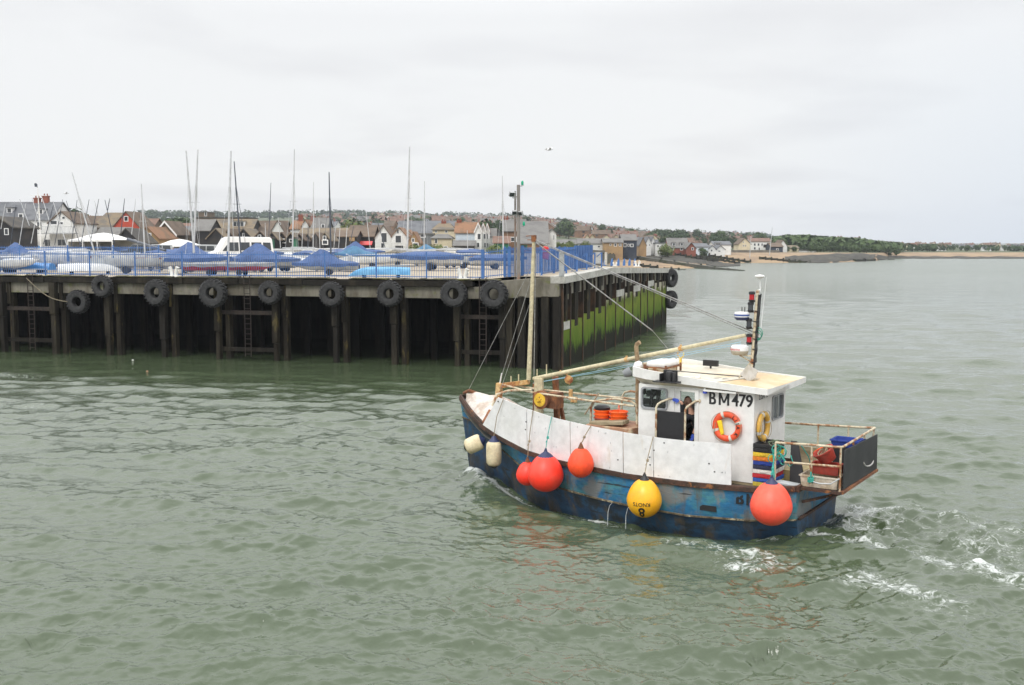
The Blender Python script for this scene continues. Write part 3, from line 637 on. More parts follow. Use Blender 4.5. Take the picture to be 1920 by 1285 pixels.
# floodlight column
P = Q(s_of(972, -.02), -.02, ZD); lp = thing('lamp_column', 'tall rusty lighting column with floodlights near the quay corner', 'lighting column', P)
hgt = atY(972, 347, P.y).z-ZD
rustpole = mat('rusty_pole', (.24, .22, .20), (.27, .13, .06), scale=1.4, stretch=(1, 1, .25), lo=.5, hi=.62, dirt=.3, rough=.8)
b = MB(); b.tube([(0, 0, 0), (0, 0, 1.6), (0, 0, hgt)], [.10, .09, .085], 10); b.box((0, 0, .03), (.34, .34, .06)); b.build('pole', rustpole, lp, 50)
b = MB(); b.tube([(-.17, .3, -.0), (-.17, .3, hgt-.3)], .05, 8); b.tube([(-.17, .3, hgt-.6), (-.02, .0, hgt-.6)], .03, 6); b.tube([(-.17, .3, hgt-1.9), (-.02, .0, hgt-1.9)], .03, 6); b.build('cable_duct', rustpole, lp, 50)
for (dx, dz, rz_, sc) in ((-.32, -.48, .5, 1.0), (-.20, -1.42, .0, .85), (.10, -1.45, -.6, .8)):
    b = MB(); b.box((dx, -.1, hgt+dz), (.30*sc, .16, .24*sc), Matrix.Rotation(rz_, 3, 'Z') @ Matrix.Rotation(R(28), 3, 'X')); b.tube([(dx, 0, hgt+dz-.18), (0, 0, hgt+dz-.2)], .025, 6)
    fl = b.build('floodlight', grey, lp); b = MB(); b.box((dx-.02, -.185, hgt+dz-.02), (.25*sc, .03, .19*sc), Matrix.Rotation(rz_, 3, 'Z') @ Matrix.Rotation(R(28), 3, 'X')); b.build('lens', glassmat(), fl)
green = mat('green_lens', (.0, .30, .16), None, rough=.25, dirt=0)
for dx, z in ((.20, hgt-.02), (.28, atY(983, 424, P.y).z-ZD)):
    b = MB(); b.box((dx*.5, 0, z-.04), (dx, .05, .04)); b.lathe([(.07, -.03), (.07, .0)], (dx, 0, z), n=12); bkt = b.build('lamp_bracket', grey, lp)
    b = MB(); b.lathe([(.055, 0), (.065, .05), (.065, .17), (.03, .22), (.01, .23)], (dx, 0, z+.01), n=14); b.build('green_lamp', green, bkt, 40)
# lifebuoy housing, grey post, cabinet
P = pal(1045, 4.4); P = Q(1.9, 4.4, zdk(1.9, 4.4)); lb = thing('lifebuoy_stand', 'red lifebuoy housing on a post beside the blue fence', 'lifebuoy housing', P)
zc = atY(1043, 473, P.y).z-P.z
b = MB(); b.tube([(0, 0, 0), (0, 0, zc-.2)], .035, 8); b.build('post', grey, lb)
b = MB(); b.prism([(-.22, -.10, zc-.35), (.16, -.10, zc-.45), (.22, -.10, zc+.1), (.12, -.10, zc+.3), (-.12, -.10, zc+.33), (-.24, -.10, zc+.12)], (0, .22, 0)); b.build('housing', redp, lb, None, .05)
P = atz(1053, 519, 4.82); b = MB(); b.bb((-.13, -.1, 0), (.13, .1, 1.22)); o = b.build('grey_post', grey, None, None, .02); o.location = P; tag(o, 'broad grey metal post at the near end of the side fence', 'post')
P = atz(1122, 498.5, 4.93); cb = thing('equipment_cabinet', 'grey metal cabinet on legs past the end of the blue fence', 'cabinet', P)
b = MB(); b.bb((-.24, -.15, .12), (.24, .15, .92)); b.build('body', grey, cb, None, .02); b = MB()
for x in (-.18, .18): b.bb((x-.03, -.1, 0), (x+.03, .1, .118))
b.build('legs', rustm, cb)
b = MB(); b.bb((-.2, -.165, .17), (.2, -.152, .87)); b.build('door', grey, cb)
P = atz(1136, 497, 4.9); b = MB(); b.tube([(0, 0, 0), (0, 0, .85)], .10, 12); b.lathe([(.11, .85), (.11, .9), (.02, .92)]); o = b.build('grey_round_post', conc_l, None, 40); o.location = P; tag(o, 'pale round post beside the grey cabinet', 'post')
bl0 = None
for i, px in enumerate((1134, 1147, 1159, 1170, 1180, 1190)):
    P = atz(px, 498.8-i*.1, 4.78-.03*i)
    if bl0 is None:
        b = MB(); b.prism([(-.09, -.06, 0), (.09, -.06, 0), (.09, -.06, .42), (.03, -.06, .58), (-.03, -.06, .42), (-.08, -.06, .30)], (0, .12, 0)); bl0 = b.build('blue_post', bluef); o = bl0
    else: o = bl0.copy(); COL.objects.link(o)
    o.location = P; o.rotation_euler = (0, 0, R(20)); tag(o, 'short blue post in the row at the far end of the quay', 'post', 'short blue posts at the far quay end')
def bollard(P, sc, rz, label):
    r_ = thing('mooring_bollard', label, 'bollard', P, rz); r_.scale = (sc,)*3
    b = MB(); b.box((0, 0, .04), (.75, .34, .08)); b.build('base', white, r_, None, .02)
    for sx in (-1, 1):
        b = MB(); b.tube([(sx*.12, 0, .08), (sx*.20, 0, .42), (sx*.24, 0, .56)], [.10, .095, .115], 12); b.lathe([(.12, 0), (.13, .03), (.06, .06)], (sx*.245, 0, .56), (sx*.3, 0, 1), 12); b.tube([(sx*.20, -.0, .40), (sx*.36, 0, .36)], .035, 8); b.build('horn', white, r_, 40)
bollard(Q(s_of(327, .05), .05, ZD+.02), .95, qrot, 'white twin horned bollard behind the third tyre from the left')
bollard(Q(s_of(868, .05), .05, ZD+.02), .95, qrot, 'white twin horned bollard just left of the tall blue corner fence')
bollard(atz(1153, 499.6, 4.75), .5, qrot, 'small white bollard between the blue posts at the far quay end')
bollard(atz(1195, 500.4, 4.62), .75, qrot, 'white bollard at the far end of the quay, last in the row')
# bits on the water
for px, py, c, lab in ((249, 676, white, 'small white float drifting before the dark quay'), (276, 697, mat('cork', (.35, .2, .12), None), 'small tan scrap floating left of the middle of the quay')):
    b = MB(); b.lathe([(.01, -.03), (.05, -.015), (.06, .015), (.035, .045), (.005, .055)], n=12); o = b.build('floating_scrap', c, None, 50); o.location = atz(px, py, .03); tag(o, lab, 'flotsam')
# ------------------------------------------------------------ groynes
def groyne(label, pts, w=.5, posts=6.0, mt=None):
    P = [atz(x, y, z) if mt else bp(x, y, .35+.2*z) for x, y, z in pts]; root = thing('groyne', label, 'groyne', P[0]); M = Matrix.Translation(-P[0]); b = MB(M)
    rg = []
    for i, p_ in enumerate(P):
        d = (P[min(i+1, len(P)-1)]-P[max(i-1, 0)]); nrm = Vector((-d.y, d.x, 0)).normalized()*w/2
        rg.append([p_-nrm, p_+nrm, p_+nrm+Vector((0, 0, -2.4)), p_-nrm+Vector((0, 0, -2.4))])
    b.loft(rg, True); b.build('planking', mt or weedw, root)
    b = MB(M)
    for a, c in zip(P[:-1], P[1:]):
        n = max(1, int((c-a).length/posts))
        for k in range(n):
            v = a.lerp(c, k/n); b.box(v+Vector((0, 0, -.6)), (.35, w+.3, 1.5+random.uniform(-.2, .5)))
    b.build('posts', weedw, root); return root
weedw = mat('weedy_timber', (.025, .023, .018), (.05, .055, .025), scale=.4, dirt=.4, rough=.9)
def steps(x0, y0, z0, x1, y1, z1, n):       # stepped boards going down the beach
    out = []
    for k in range(n):
        f0, f1 = k/n, (k+1)/n; zz_ = z0+(z1-z0)*f0
        for f in (f0, f1-.02/n): out.append((x0+(x1-x0)*f, y0+(y1-y0)*f0+(.0), zz_))
    return out
groyne('long grey topped groyne reaching from the quay to the water', [(1118, 475.5, 4.0), (1160, 477, 3.25), (1200, 481, 2.75), (1240, 486.5, 2.0), (1290, 494, 1.15), (1340, 500.5, .6), (1392, 506.5, .2)], 1.3, 7, mat('groyne_deck', (.085, .085, .07), (.05, .06, .035), scale=.5, dirt=.3))
groyne('nearest short stepped groyne beside the end of the quay', steps(1192, 495, 1.3, 1286, 507, .1, 7), .6)
groyne('stepped timber groyne with the leftmost beach foot', steps(1265, 475.5, 3.2, 1345, 490, .7, 8), .5)
groyne('stepped timber groyne left of the cream gabled house', steps(1295, 477, 3.0, 1386, 492.5, .2, 9), .5)
groyne('stepped timber groyne below the cream gabled house', steps(1318, 476, 3.2, 1417, 492.5, .2, 9), .5)
groyne('stepped timber groyne below the dark beach house', steps(1423, 482, 2.0, 1512, 492, .15, 8), .5)
groyne('low dark groyne ending in a thick post in the water', steps(1478, 489.5, .6, 1556, 491, .5, 4), .9)
groyne('low groyne at the end of the rocky foreshore', steps(1600, 486.5, .8, 1657, 487, .7, 3), 1.0)
b = MB(); b.box((0, 0, .1), (2.6, .8, .5)); o = b.build('rock', weed, None, None, .15); o.location = atz(1671, 487.3, 0); tag(o, 'low dark rock awash just off the far groyne', 'rock')
# ============================================================ BOAT YARD
gel = mat('white_gelcoat', (.74, .75, .74), (.62, .63, .61), scale=1.2, rough=.3, dirt=.12)
gelg = mat('grey_gelcoat', (.50, .53, .54), (.40, .42, .43), scale=1.2, rough=.4, dirt=.15)
cvb = mat('blue_tarpaulin', (.055, .105, .25), (.04, .08, .20), scale=1.4, rough=.65, dirt=.35, bump=1.0, bump_scale=3.5)
cvl = mat('pale_blue_cover', (.16, .42, .66), (.10, .32, .56), scale=2, rough=.55, dirt=.15)
cvg = mat('grey_cover', (.30, .30, .29), (.22, .22, .22), scale=2, rough=.8, dirt=.2, bump=.5, bump_scale=6)
cvt = mat('teal_cover', (.06, .17, .29), (.05, .14, .24), scale=2, rough=.7, dirt=.2)
redh = mat('red_hull', (.45, .03, .03), (.35, .03, .03), scale=2, rough=.4, dirt=.15)
woodh = mat('varnished_wood', (.24, .10, .035), (.17, .07, .03), scale=3, rough=.5, dirt=.2)
blk = mat('black_rubber', (.02, .02, .02), None, rough=.8)
alu = mat('mast_alloy', (.55, .56, .57), (.45, .46, .46), scale=2, rough=.45, metal=.2, dirt=.1)
carb = mat('dark_spar', (.055, .065, .085), None, rough=.4, dirt=.1)
def hullrings(L, B, D, z0, top=False, sheer=.06):
    rings = []
    for k in range(11):
        f = k/10; x = L*(f-.5); w = B/2*(1-max(0, (f-.45)/.55)**2.2)*(.86+.14*min(1, f/.4)); w = max(w, .02)
        d = D*(1-.75*max(0, (f-.7)/.3)**1.8); zt = z0+D+sheer*(f-.4)**2*4
        if f == 1: d = .06
        pts = []
        for (a, c) in ((-1, 0), (-.97, .35), (-.78, .78), (-.35, .97), (0, 1), (.35, .97), (.78, .78), (.97, .35), (1, 0)):
            pts.append(Vector((x, a*w, zt - c*d)))
        rings.append(pts)
    return rings
def add_hull(root, L, B, D, z0, m, name='hull'):
    b = MB(); b.loft(hullrings(L, B, D, z0), False, None, False); r0 = hullrings(L, B, D, z0)[0]; b.add(r0, [tuple(range(9))])
    b.add([v for r in hullrings(L, B, D, z0) for v in (r[0]+Vector((0, .06, -.05)), r[-1]+Vector((0, -.06, -.05)))], [(2*i, 2*i+1, 2*i+3, 2*i+2) for i in range(10)])
    b.build(name, m, root, 40)
def trolley(root, L, z):
    b = MB(); b.tube([(-L*.5, 0, z-.08), (L*.62, 0, z-.12)], .03, 6); b.tube([(-.3, -.62, z-.1), (-.3, .62, z-.1)], .03, 6); b.beam((.6, -.4, z-.05), (.6, .4, z-.05), .06, .06); b.build('trolley', grey, root)
    for sy in (-.68, .68):
        b = MB(); b.lathe([(.12, -.06), (.20, -.06), (.22, 0), (.20, .06), (.12, .06)], (-.3, sy, .22), (0, 1, 0), 14); b.build('wheel', blk, root, 40)
def covered(name, hull_m, cov_m, ridge=.35, peak=0, L=4.2, B=1.5):
    r_ = bpy.data.objects.new(name, None); COL.objects.link(r_)
    add_hull(r_, L, B, .48, .32, hull_m); trolley(r_, L, .36)
    b = MB(); rg = []
    for k in range(15):
        f = k/14; x = L*1.02*(f-.5); w = B/2*1.06*(1-max(0, (f-.45)/.55)**2.2)*(.86+.14*min(1, f/.4))+.03; zt = .82+.06*(f-.4)**2*4
        rh = ridge*math.sin(math.pi*min(1, f*1.05+.0))**.6 + (peak*max(0, 1-abs(f-.55)/.3)) + random.uniform(-.02, .02)
        sk = .20+random.uniform(-.04, .06)
        rg.append([Vector((x, -w, zt-sk)), Vector((x, -w-.01, zt)), Vector((x, -w*.5, zt+rh*.55+random.uniform(-.03, .03))), Vector((x, 0, zt+rh)), Vector((x, w*.5, zt+rh*.55+random.uniform(-.03, .03))), Vector((x, w+.01, zt)), Vector((x, w, zt-sk))])
    b.loft(rg, False, None, False); b.add([v for v in rg[0]], [tuple(range(7))]); b.build('cover', cov_m, r_, 50)
    return r_
def open_dinghy(name, hull_m, in_m):
    r_ = bpy.data.objects.new(name, None); COL.objects.link(r_); add_hull(r_, 4.4, 1.6, .55, .32, hull_m); trolley(r_, 4.4, .36)
    b = MB(); b.tube([(-2.1, -.1, 1.05), (1.6, .15, 1.12)], .05, 6); b.build('boom', alu, r_)
    b = MB(); b.box((-.2, 0, .72), (.25, 1.3, .1)); b.box((.9, 0, .86), (1.5, .8, .08)); b.box((-2.2, 0, .75), (.06, .3, .5)); b.build('thwart', in_m, r_)
    return r_
def upturned(name, m):
    r_ = bpy.data.objects.new(name, None); COL.objects.link(r_); b = MB(); rg = [[Vector((v.x, v.y, .85+.18-v.z)) for v in r] for r in hullrings(4.0, 1.4, .5, .32)]
    b.loft(rg, False, None, False); b.add(rg[0], [tuple(range(9))]); b.build('hull', m, r_, 40)
    b = MB(); b.beam((-1.9, 0, .80), (1.2, 0, .70), .04, .06); b.build('keel_band', grey, r_)
    b = MB(); b.box((-1.2, 0, .1), (.2, 1.2, .2)); b.build('chock', darkw, r_); b = MB(); b.box((1.0, 0, .1), (.2, 1.0, .2)); b.build('chock', darkw, r_)
    return r_
def catamaran(name, m):
    r_ = bpy.data.objects.new(name, None); COL.objects.link(r_)
    for sy in (-1.0, 1.0):
        b = MB(); rg = []
        for k in range(11):
            f = k/10; x = 5.0*(f-.5); w = .19*(1-max(0, (f-.6)/.4)**1.8)+.01; zt = .85+.1*f*f; d = .5*(1-.5*max(0, (f-.7)/.3)**2)
            rg.append([Vector((x, sy+math.cos(t)*w, zt-d/2+math.sin(t)*d/2)) for t in [2*math.pi*j/10 for j in range(10)]])
        b.loft(rg, True); b.build('hull', m, r_, 50)
    b = MB(); b.tube([(-1.4, -1.0, .95), (-1.4, 1.0, .95)], .05, 8); b.tube([(1.0, -1.0, .98), (1.0, 1.0, .98)], .05, 8); b.build('crossbeam', alu, r_)
    b = MB(); b.box((-.2, 0, .97), (2.3, 1.7, .02)); b.build('trampoline', carb, r_); trolley(r_, 3, .4)
    return r_
protos = dict(cb=covered('dinghy', gel, cvb, .30), ct=covered('dinghy', gelg, cvb, .25, .85, 4.6, 1.7), cg=covered('dinghy', gel, cvg, .22), cc=covered('dinghy', gel, cvt, .3, .6), cr=covered('dinghy', redh, cvg, .12),
              op=open_dinghy('dinghy', gel, gelg), og=open_dinghy('dinghy', gelg, woodh), up=upturned('dinghy', cvl), uw=upturned('dinghy', gel), ub=upturned('dinghy', mat('mid_blue_hull', (.04, .20, .50), None, rough=.35)), ca=catamaran('catamaran', gel))
used = set()
def place(kind, px, py, rz, label, sc=1.0, mast=None, group=None, z=ZD+.03, mm=None, mr=.05):
    P = atz(px, py, z); pr = protos[kind]
    cat = 'catamaran' if kind == 'ca' else 'dinghy'
    if kind not in used:
        used.add(kind); o = pr; o.location = P; o.rotation_euler = (0, 0, R(rz)); o.scale = (sc,)*3
        CHILD[pr.name] = [(c, kids(c)) for c in kids(pr)]; tag(o, label, cat, group)
    else:
        o = dup(pr, P, R(rz), label, group, sc); o['label'] = label; o['category'] = cat
        if not group and 'group' in o: del o['group']
    if mast:
        for mi in mast:
            tx, ty, bx, by = mi[:4]; m_ = mi[4] if len(mi) > 4 else (mm or alu); r_ = mi[5] if len(mi) > 5 else mr
            d0 = P.y; T = atY(tx, ty, d0); Bt = atY(bx, by, d0)
            zb = P.z+.45
            if Bt.z < zb and abs(T.z-Bt.z) > .1: Bt = T.lerp(Bt, (T.z-zb)/(T.z-Bt.z))
            b = MB(Matrix.Scale(1/sc, 4) @ Matrix.Rotation(-R(rz), 4, 'Z') @ Matrix.Translation(-P)); b.tube([Bt, T.lerp(Bt, .35), T], [r_, r_*.95, r_*.6], 8)
            if T.z-Bt.z > 5:      # shrouds and forestay
                for dx in (-.55, .55, 0):
                    q = Bt + Vector((dx, (-.3 if dx else 1.6), -.1)); b.tube([T.lerp(Bt, .22), q], .008, 4)
                b.beam(T.lerp(Bt, .45)+Vector((-.28, 0, 0)), T.lerp(Bt, .45)+Vector((.28, 0, 0)), .02, .02)
            b.build('mast', m_, o, 50)
    return o
def c1(x, y): return (x/6, 330+y/6)
# front rows, left to right
place('op', 12, 512, 5, 'white dinghy at the left edge of the yard with a blue end', .95)
place('ub', 48, 511, 178, 'mid blue upturned hull under the white dinghy at the left of the yard', .9)
place('uw', 66, 503, 10, 'white upturned hull behind the mid blue upturned hull', 1.1)
place('op', 122, 508, 172, 'white dinghy with pale blue side just left of the white double ender', 1.15)
place('uw', 172, 514, 20, 'small white upturned boat behind the second tyre from the left', .95, [(135, 323, 182, 492)])
place('og', 248, 513, 15, 'grey open dinghy with a long boom beyond the railing above the third tyre', 1.1, [(265, 345, 273, 503)])
place('cg', 300, 508, -12, 'grey covered dinghy just left of the white twin horned bollard', 1.0)
place('cb', 363, 512, 4, 'low blue covered dinghy right of the white twin horned bollard', 1.15, [(349, 283, 366, 500, alu, .07), (371, 281, 362, 500, alu, .07)])
place('cr', 405, 517, 3, 'red dinghy under a grey cover, left of a twin red hull', .85)
place('cr', 462, 517, -4, 'red dinghy under a grey cover, right of its twin', .85, [(433, 283, 427, 505, alu, .07)])
place('ct', 490, 510, 170, 'large peaked blue cover on a dinghy in front of the white minibus', 1.05, [(439, 303, 452, 480, carb)])
place('ca', 542, 509, 25, 'white catamaran with its pale hulls between two peaked blue covers', 1.0, [(552, 280, 548, 500)])
place('ct', 610, 516, 185, 'small peaked blue cover on a dinghy close behind the railing', .85, [(617, 323, 621, 500, carb)])
place('op', 655, 508, 100, 'white open dinghy seen end on beside the small peaked blue cover', 1.0)
place('op', 705, 503, 5, 'white open dinghy on its trolley behind the pale blue upturned hull', .95)
place('up', 712, 521, 185, 'pale blue upturned dinghy close behind the railing', .85)
place('cb', 752, 500, 8, 'dark blue covered dinghy under the tallest white mast', .95, [(768, 275, 763, 495, alu, .075)])
place('cb', 800, 507, 175, 'blue covered white hull right of the tallest white mast', 1.2)
place('og', 838, 502, 160, 'grey hulled dinghy with a blue rim, second from the right of the sandy gap', 1.0)
place('og', 876, 503, 10, 'wooden decked grey dinghy nearest the tall blue corner fence', 1.0)
place('cc', 668, 492, 190, 'teal peaked cover on a dinghy in the middle of the yard', 1.0)
place('cg', 318, 495, 8, 'pale grey covered dinghy behind the one beside the bollard', 1.0)
place('uw', 585, 497, 20, 'white upturned hull behind the small peaked blue cover', 1.1)
place('cb', 630, 489, 15, 'narrow blue covered dinghy left of the teal peaked cover', .9, [(588, 341, 587, 480)])
# boats behind the blue corner fence
place('cb', 935, 505, 10, 'blue covered dinghy seen through the tall blue corner fence', 1.0, [(942, 330, 944, 500)])
# catamarans with slender leaning masts on the left, photo tops and feet in the enlarged view
LM = [((60, 315), (10, 600)), ((180, 325), (115, 790)), ((222, 262), (330, 560)), ((290, 310), (210, 810)), ((360, 255), (450, 560)), ((435, 320), (350, 760)), ((475, 250), (570, 560)),
      ((595, 280), (755, 795)), ((600, 330), (490, 770)), ((705, 265), (615, 780)), ((745, 280), (910, 800)), ((868, 270), (800, 790)), ((1003, 265), (910, 770)), ((1063, 280), (1105, 450)), ((1112, 260), (1015, 760)),
      ((1180, 270), (1290, 770)), ((1235, 255), (1210, 390)), ((1402, 255), (1360, 640)), ((1527, 260), (1480, 660))]
for i, (a, c) in enumerate(LM):
    a = c1(*a); c = c1(*c); k = (474-a[1])/(c[1]-a[1]); foot = a[0]+(c[0]-a[0])*k
    dark = i in (1, 8, 9, 10, 11, 12, 14, 15, 16, 17)
    place('ca' if i % 3 == 0 else ('cb' if i % 3 == 1 else 'cg'), foot, 488+(i*37 % 9)-2, 20+random.uniform(-40, 40), 'small boat with a slender leaning mast in the crowd before the white clubhouse', .9, [(a[0], a[1], c[0], c[1], carb if dark else alu, .045)], 'boats with slender leaning masts at the left')
BM2 = [(508, 343, 503, 465), (796, 340, 795, 482), (598, 408, 600, 470), (686, 395, 694, 465), (704, 402, 722, 465), (497, 418, 499, 465), (522, 408, 526, 465), (568, 418, 566, 465), (578, 418, 577, 465), (629, 420, 626, 465), (638, 420, 635, 465), (651, 424, 648, 466), (663, 424, 655, 466), (876, 432, 877, 470)]
for i, (tx, ty, bx, by) in enumerate(BM2):
    place(('cb', 'op', 'cg', 'cb', 'uw')[i % 5], bx, 482+(i*5 % 7), random.uniform(0, 180), 'masted dinghy in the back rows before the black huts and white houses', .95, [(tx, ty, bx, by, alu if i % 4 else carb, .045 if i > 1 else .055)], 'masted dinghies in the back rows')
rnd = random.Random(5)
G3 = {'cb': ('blue covered dinghy packed in the back rows of the yard', 'blue covered dinghies in the back rows'), 'op': ('open white dinghy packed in the back rows of the yard', 'white dinghies in the back rows'),
      'cg': ('grey covered dinghy packed in the back rows of the yard', 'grey covered dinghies in the back rows'), 'ct': ('peaked blue cover in the back rows of the yard', 'peaked blue covers in the back rows'),
      'uw': ('white upturned hull in the back rows of the yard', 'upturned hulls in the back rows'), 'cc': ('peaked teal cover in the back rows of the yard', 'peaked teal covers in the back rows')}
for py, x0, x1, st in ((478.5, 0, 900, 17), (482.5, 0, 880, 24), (486, 10, 690, 44), (489, 0, 400, 32), (490, 620, 700, 40), (496, 10, 460, 44)):
    x = x0
    while x < x1:
        k = rnd.choice(['cb', 'cb', 'op', 'cg', 'op', 'cg', 'uw', 'op', 'ct' if py > 483 else 'uw', 'cc' if py < 481 else 'op'])
        X = x+rnd.uniform(-6, 6); Yp = py+rnd.uniform(-1.2, 1.2)
        if not (395 < X < 515 and Yp < 494) and not (700 < X < 900 and Yp > 482) and not (225 < X < 305 and Yp < 493):
            place(k, X, Yp, rnd.uniform(-30, 30)+rnd.choice([0, 180]), G3[k][0], rnd.uniform(.9, 1.15), None, G3[k][1])
        x += st
for k in list(protos):
    if k not in used: print('unused', k)
# ------------------------------------------------------------ vehicles
carw = mat('white_car_paint', (.78, .78, .77), None, rough=.25, dirt=.06, coat=.5)
card = mat('dark_car_paint', (.05, .06, .07), None, rough=.25, dirt=.1, coat=.5)
carg = mat('silver_car_paint', (.38, .40, .41), None, rough=.3, dirt=.08, coat=.5)
def vehicle(name, label, cat, P, rz, paint, L, W, side, glass, zr, wheels=(.95, -1.0), wr=.33):
    """side: outline (x, z) of the body; glass: list of side window quads; zr: windscreen quad end points"""
    r_ = thing(name, label, cat, P, rz); b = MB(); n = len(side)
    def tum(z): return W/2*(1 - .10*max(0, (z-1.0)/1.0))
    b.add([(x, -tum(z), z) for x, z in side]+[(x, tum(z), z) for x, z in side], [tuple(range(n-1, -1, -1)), tuple(range(n, 2*n))]+[(i, (i+1) % n, n+(i+1) % n, n+i) for i in range(n)])
    b.build('body', paint, r_, 30, .04)
    for q in glass:
        for sg in (-1, 1):
            b = MB(); b.add([(x, sg*(tum(z)+.008), z) for x, z in q], [tuple(range(len(q)))]); b.build('side_window', glassmat(), r_)
    for (x0, z0, x1, z1), nm in zip(zr, ('windscreen', 'rear_window')):
        d = Vector((z1-z0, 0, x0-x1)).normalized(); d = d if (d.x > 0) == (x0 > 0) else -d; b = MB()
        b.add([Vector((x0, -tum(z0)*.9, z0))+d*.012, Vector((x0, tum(z0)*.9, z0))+d*.012, Vector((x1, tum(z1)*.86, z1))+d*.012, Vector((x1, -tum(z1)*.86, z1))+d*.012], [(0, 1, 2, 3)]); b.build(nm, glassmat(), r_)
    for wx in wheels:
        for sg in (-1, 1):
            b = MB(); b.lathe([(wr*.6, -.1), (wr*.95, -.1), (wr, -.05), (wr, .05), (wr*.95, .1), (wr*.6, .1)], (wx, sg*(W/2-.08), wr), (0, 1, 0), 20); w = b.build('wheel', blk, r_, 40)
            b = MB(); b.lathe([(wr*.58, -.105), (wr*.3, -.12), (.02, -.12), (.02, .12), (wr*.3, .12), (wr*.58, .105)], (wx, sg*(W/2-.08), wr), (0, 1, 0), 16); b.build('hubcap', grey, w, 40)
    xf = max(x for x, z in side); xr = min(x for x, z in side)
    for sg in (-1, 1):
        b = MB(); b.box((xf-.03, sg*W*.36, .78), (.08, .3, .2)); b.build('headlight', grey, r_)
        b = MB(); b.box((xr+.03, sg*W*.42, 1.0), (.08, .14, .4)); b.build('tail_light', redp, r_)
    return r_
van = [(-2.6, .35), (-2.62, 1.1), (-2.5, 2.25), (-2.35, 2.42), (1.1, 2.46), (1.45, 2.32), (2.05, 1.30), (2.65, 1.08), (2.78, .8), (2.78, .35)]
P = atz(452, 498, ZD+.03)
vehicle('minibus', 'white high roofed minibus parked behind the peaked blue cover', 'minibus', P, R(208), carw, 5.4, 2.0, van, [[(-2.4, 1.3), (-2.35, 1.95), (-1.7, 1.97), (-1.7, 1.3)], [(-1.55, 1.3), (-1.55, 1.97), (-.7, 1.98), (-.7, 1.3)], [(-.55, 1.3), (-.55, 1.98), (.25, 1.98), (.25, 1.3)], [(.4, 1.25), (.4, 1.98), (1.2, 1.98), (1.75, 1.3), (1.75, 1.25)]], [(2.02, 1.32, 1.47, 2.25), (-2.58, 1.35, -2.53, 2.05)], (1.75, -1.5), .36)
suv = [(-2.1, .4), (-2.15, 1.0), (-2.0, 1.72), (.4, 1.76), (1.0, 1.15), (2.1, 1.02), (2.2, .7), (2.2, .4)]
sg_ = [[(-1.85, 1.12), (-1.8, 1.6), (-.9, 1.62), (-.9, 1.12)], [(-.8, 1.12), (-.8, 1.62), (.3, 1.62), (.75, 1.12)]]
zr_ = [(.97, 1.18, .45, 1.7), (-2.13, 1.1, -2.03, 1.64)]
vehicle('estate_car', 'dark four wheel drive car parked among the masts left of the grey spar', 'car', atz(262, 489, ZD+.03), R(175), card, 4.4, 1.85, suv, sg_, zr_, (1.35, -1.3))
vehicle('hatchback_car', 'silver car parked just right of the dark four wheel drive car', 'car', atz(292, 485, ZD+.03), R(195), carg, 4.4, 1.8, suv, sg_, zr_, (1.35, -1.3))
vehicle('pickup_car', 'silver car half hidden left of the white minibus', 'car', atz(384, 490, ZD+.03), R(160), carg, 4.4, 1.8, suv, sg_, zr_, (1.35, -1.3))
# long grey spar leaning up across the left of the yard
b = MB(); b.tube([atY(240, 449, 108), atY(310, 470, 100)], [.16, .12], 8); o = b.build('spar', carb, None, 50); tag(o, 'long dark spar sloping over the cars at the left of the yard', 'spar')
# marquees
tent = mat('marquee_canvas', (.78, .78, .76), (.70, .70, .68), scale=.4, rough=.7, dirt=.06)
def marquee(label, px0, px1, ya, ye, yb, D):
    A = atY(px0, yb, D); B = atY(px1, yb, D); za = atY(px0, ya, D).z; ze = atY(px0, ye, D).z; w = B.x-A.x; zb = ZD+.03; h = ze-zb
    r_ = thing('marquee', label, 'marquee', (A.x, D, zb)); b = MB(); rg = []
    for yy, k in ((0, 0), (2.5, .85), (5, 1), (7.5, .85), (10, 0)): rg.append([Vector((w*f, yy, h+(za-ze)*k*(1-abs(2*f-1)**1.6))) for f in [i/10 for i in range(11)]])
    b.loft(rg, False, None, False); b.box((w/2, 0, h-.12), (w, .06, .25)); b.build('canopy', tent, r_, 60)
    b = MB(); b.box((w/2, 9.9, h/2), (w, .05, h)); b.box((0, 5, h/2), (.05, 10, h)); b.build('side_sheet', mat('clear_sheet', (.45, .44, .40), (.35, .34, .3), scale=.6, rough=.4), r_)
    for f in (0, .33, .66, 1): b = MB(); b.box((w*f, .0, h/2), (.1, .1, h)); b.build('pole', white, r_)
marquee('large white marquee in front of the club house', 128, 211, 436, 450, 474, 150)
marquee('small white marquee before the brown gabled house', 290, 343, 448, 460, 474, 150)
# ============================================================ HOUSES
def wallm(name, c, c2=None, **k): return mat(name, c, c2, scale=.5, dirt=.15, rough=.9, **k)
W_ = dict(white=wallm('white_render', (.74, .74, .72), (.66, .66, .63)), cream=wallm('cream_render', (.62, .54, .38), (.54, .47, .33)), blackb=wallm('black_boards', (.022, .022, .025), (.04, .035, .03)), brick=wallm('brown_brick', (.23, .13, .075), (.17, .10, .06)),
          tan=wallm('yellow_brick', (.36, .24, .12), (.30, .20, .11)), red=wallm('red_boards', (.50, .075, .045), (.42, .07, .04)), navy=wallm('navy_boards', (.03, .04, .06), (.045, .055, .075)), pblue=wallm('pale_blue_boards', (.55, .62, .68), (.5, .56, .62)),
          greyb=wallm('grey_boards', (.17, .18, .185), (.13, .135, .14)), greenb=wallm('green_boards', (.03, .14, .08), None), brown=wallm('brown_shingles', (.16, .12, .085), (.12, .09, .06)), redb=wallm('red_brick', (.26, .09, .06), (.2, .07, .05)))
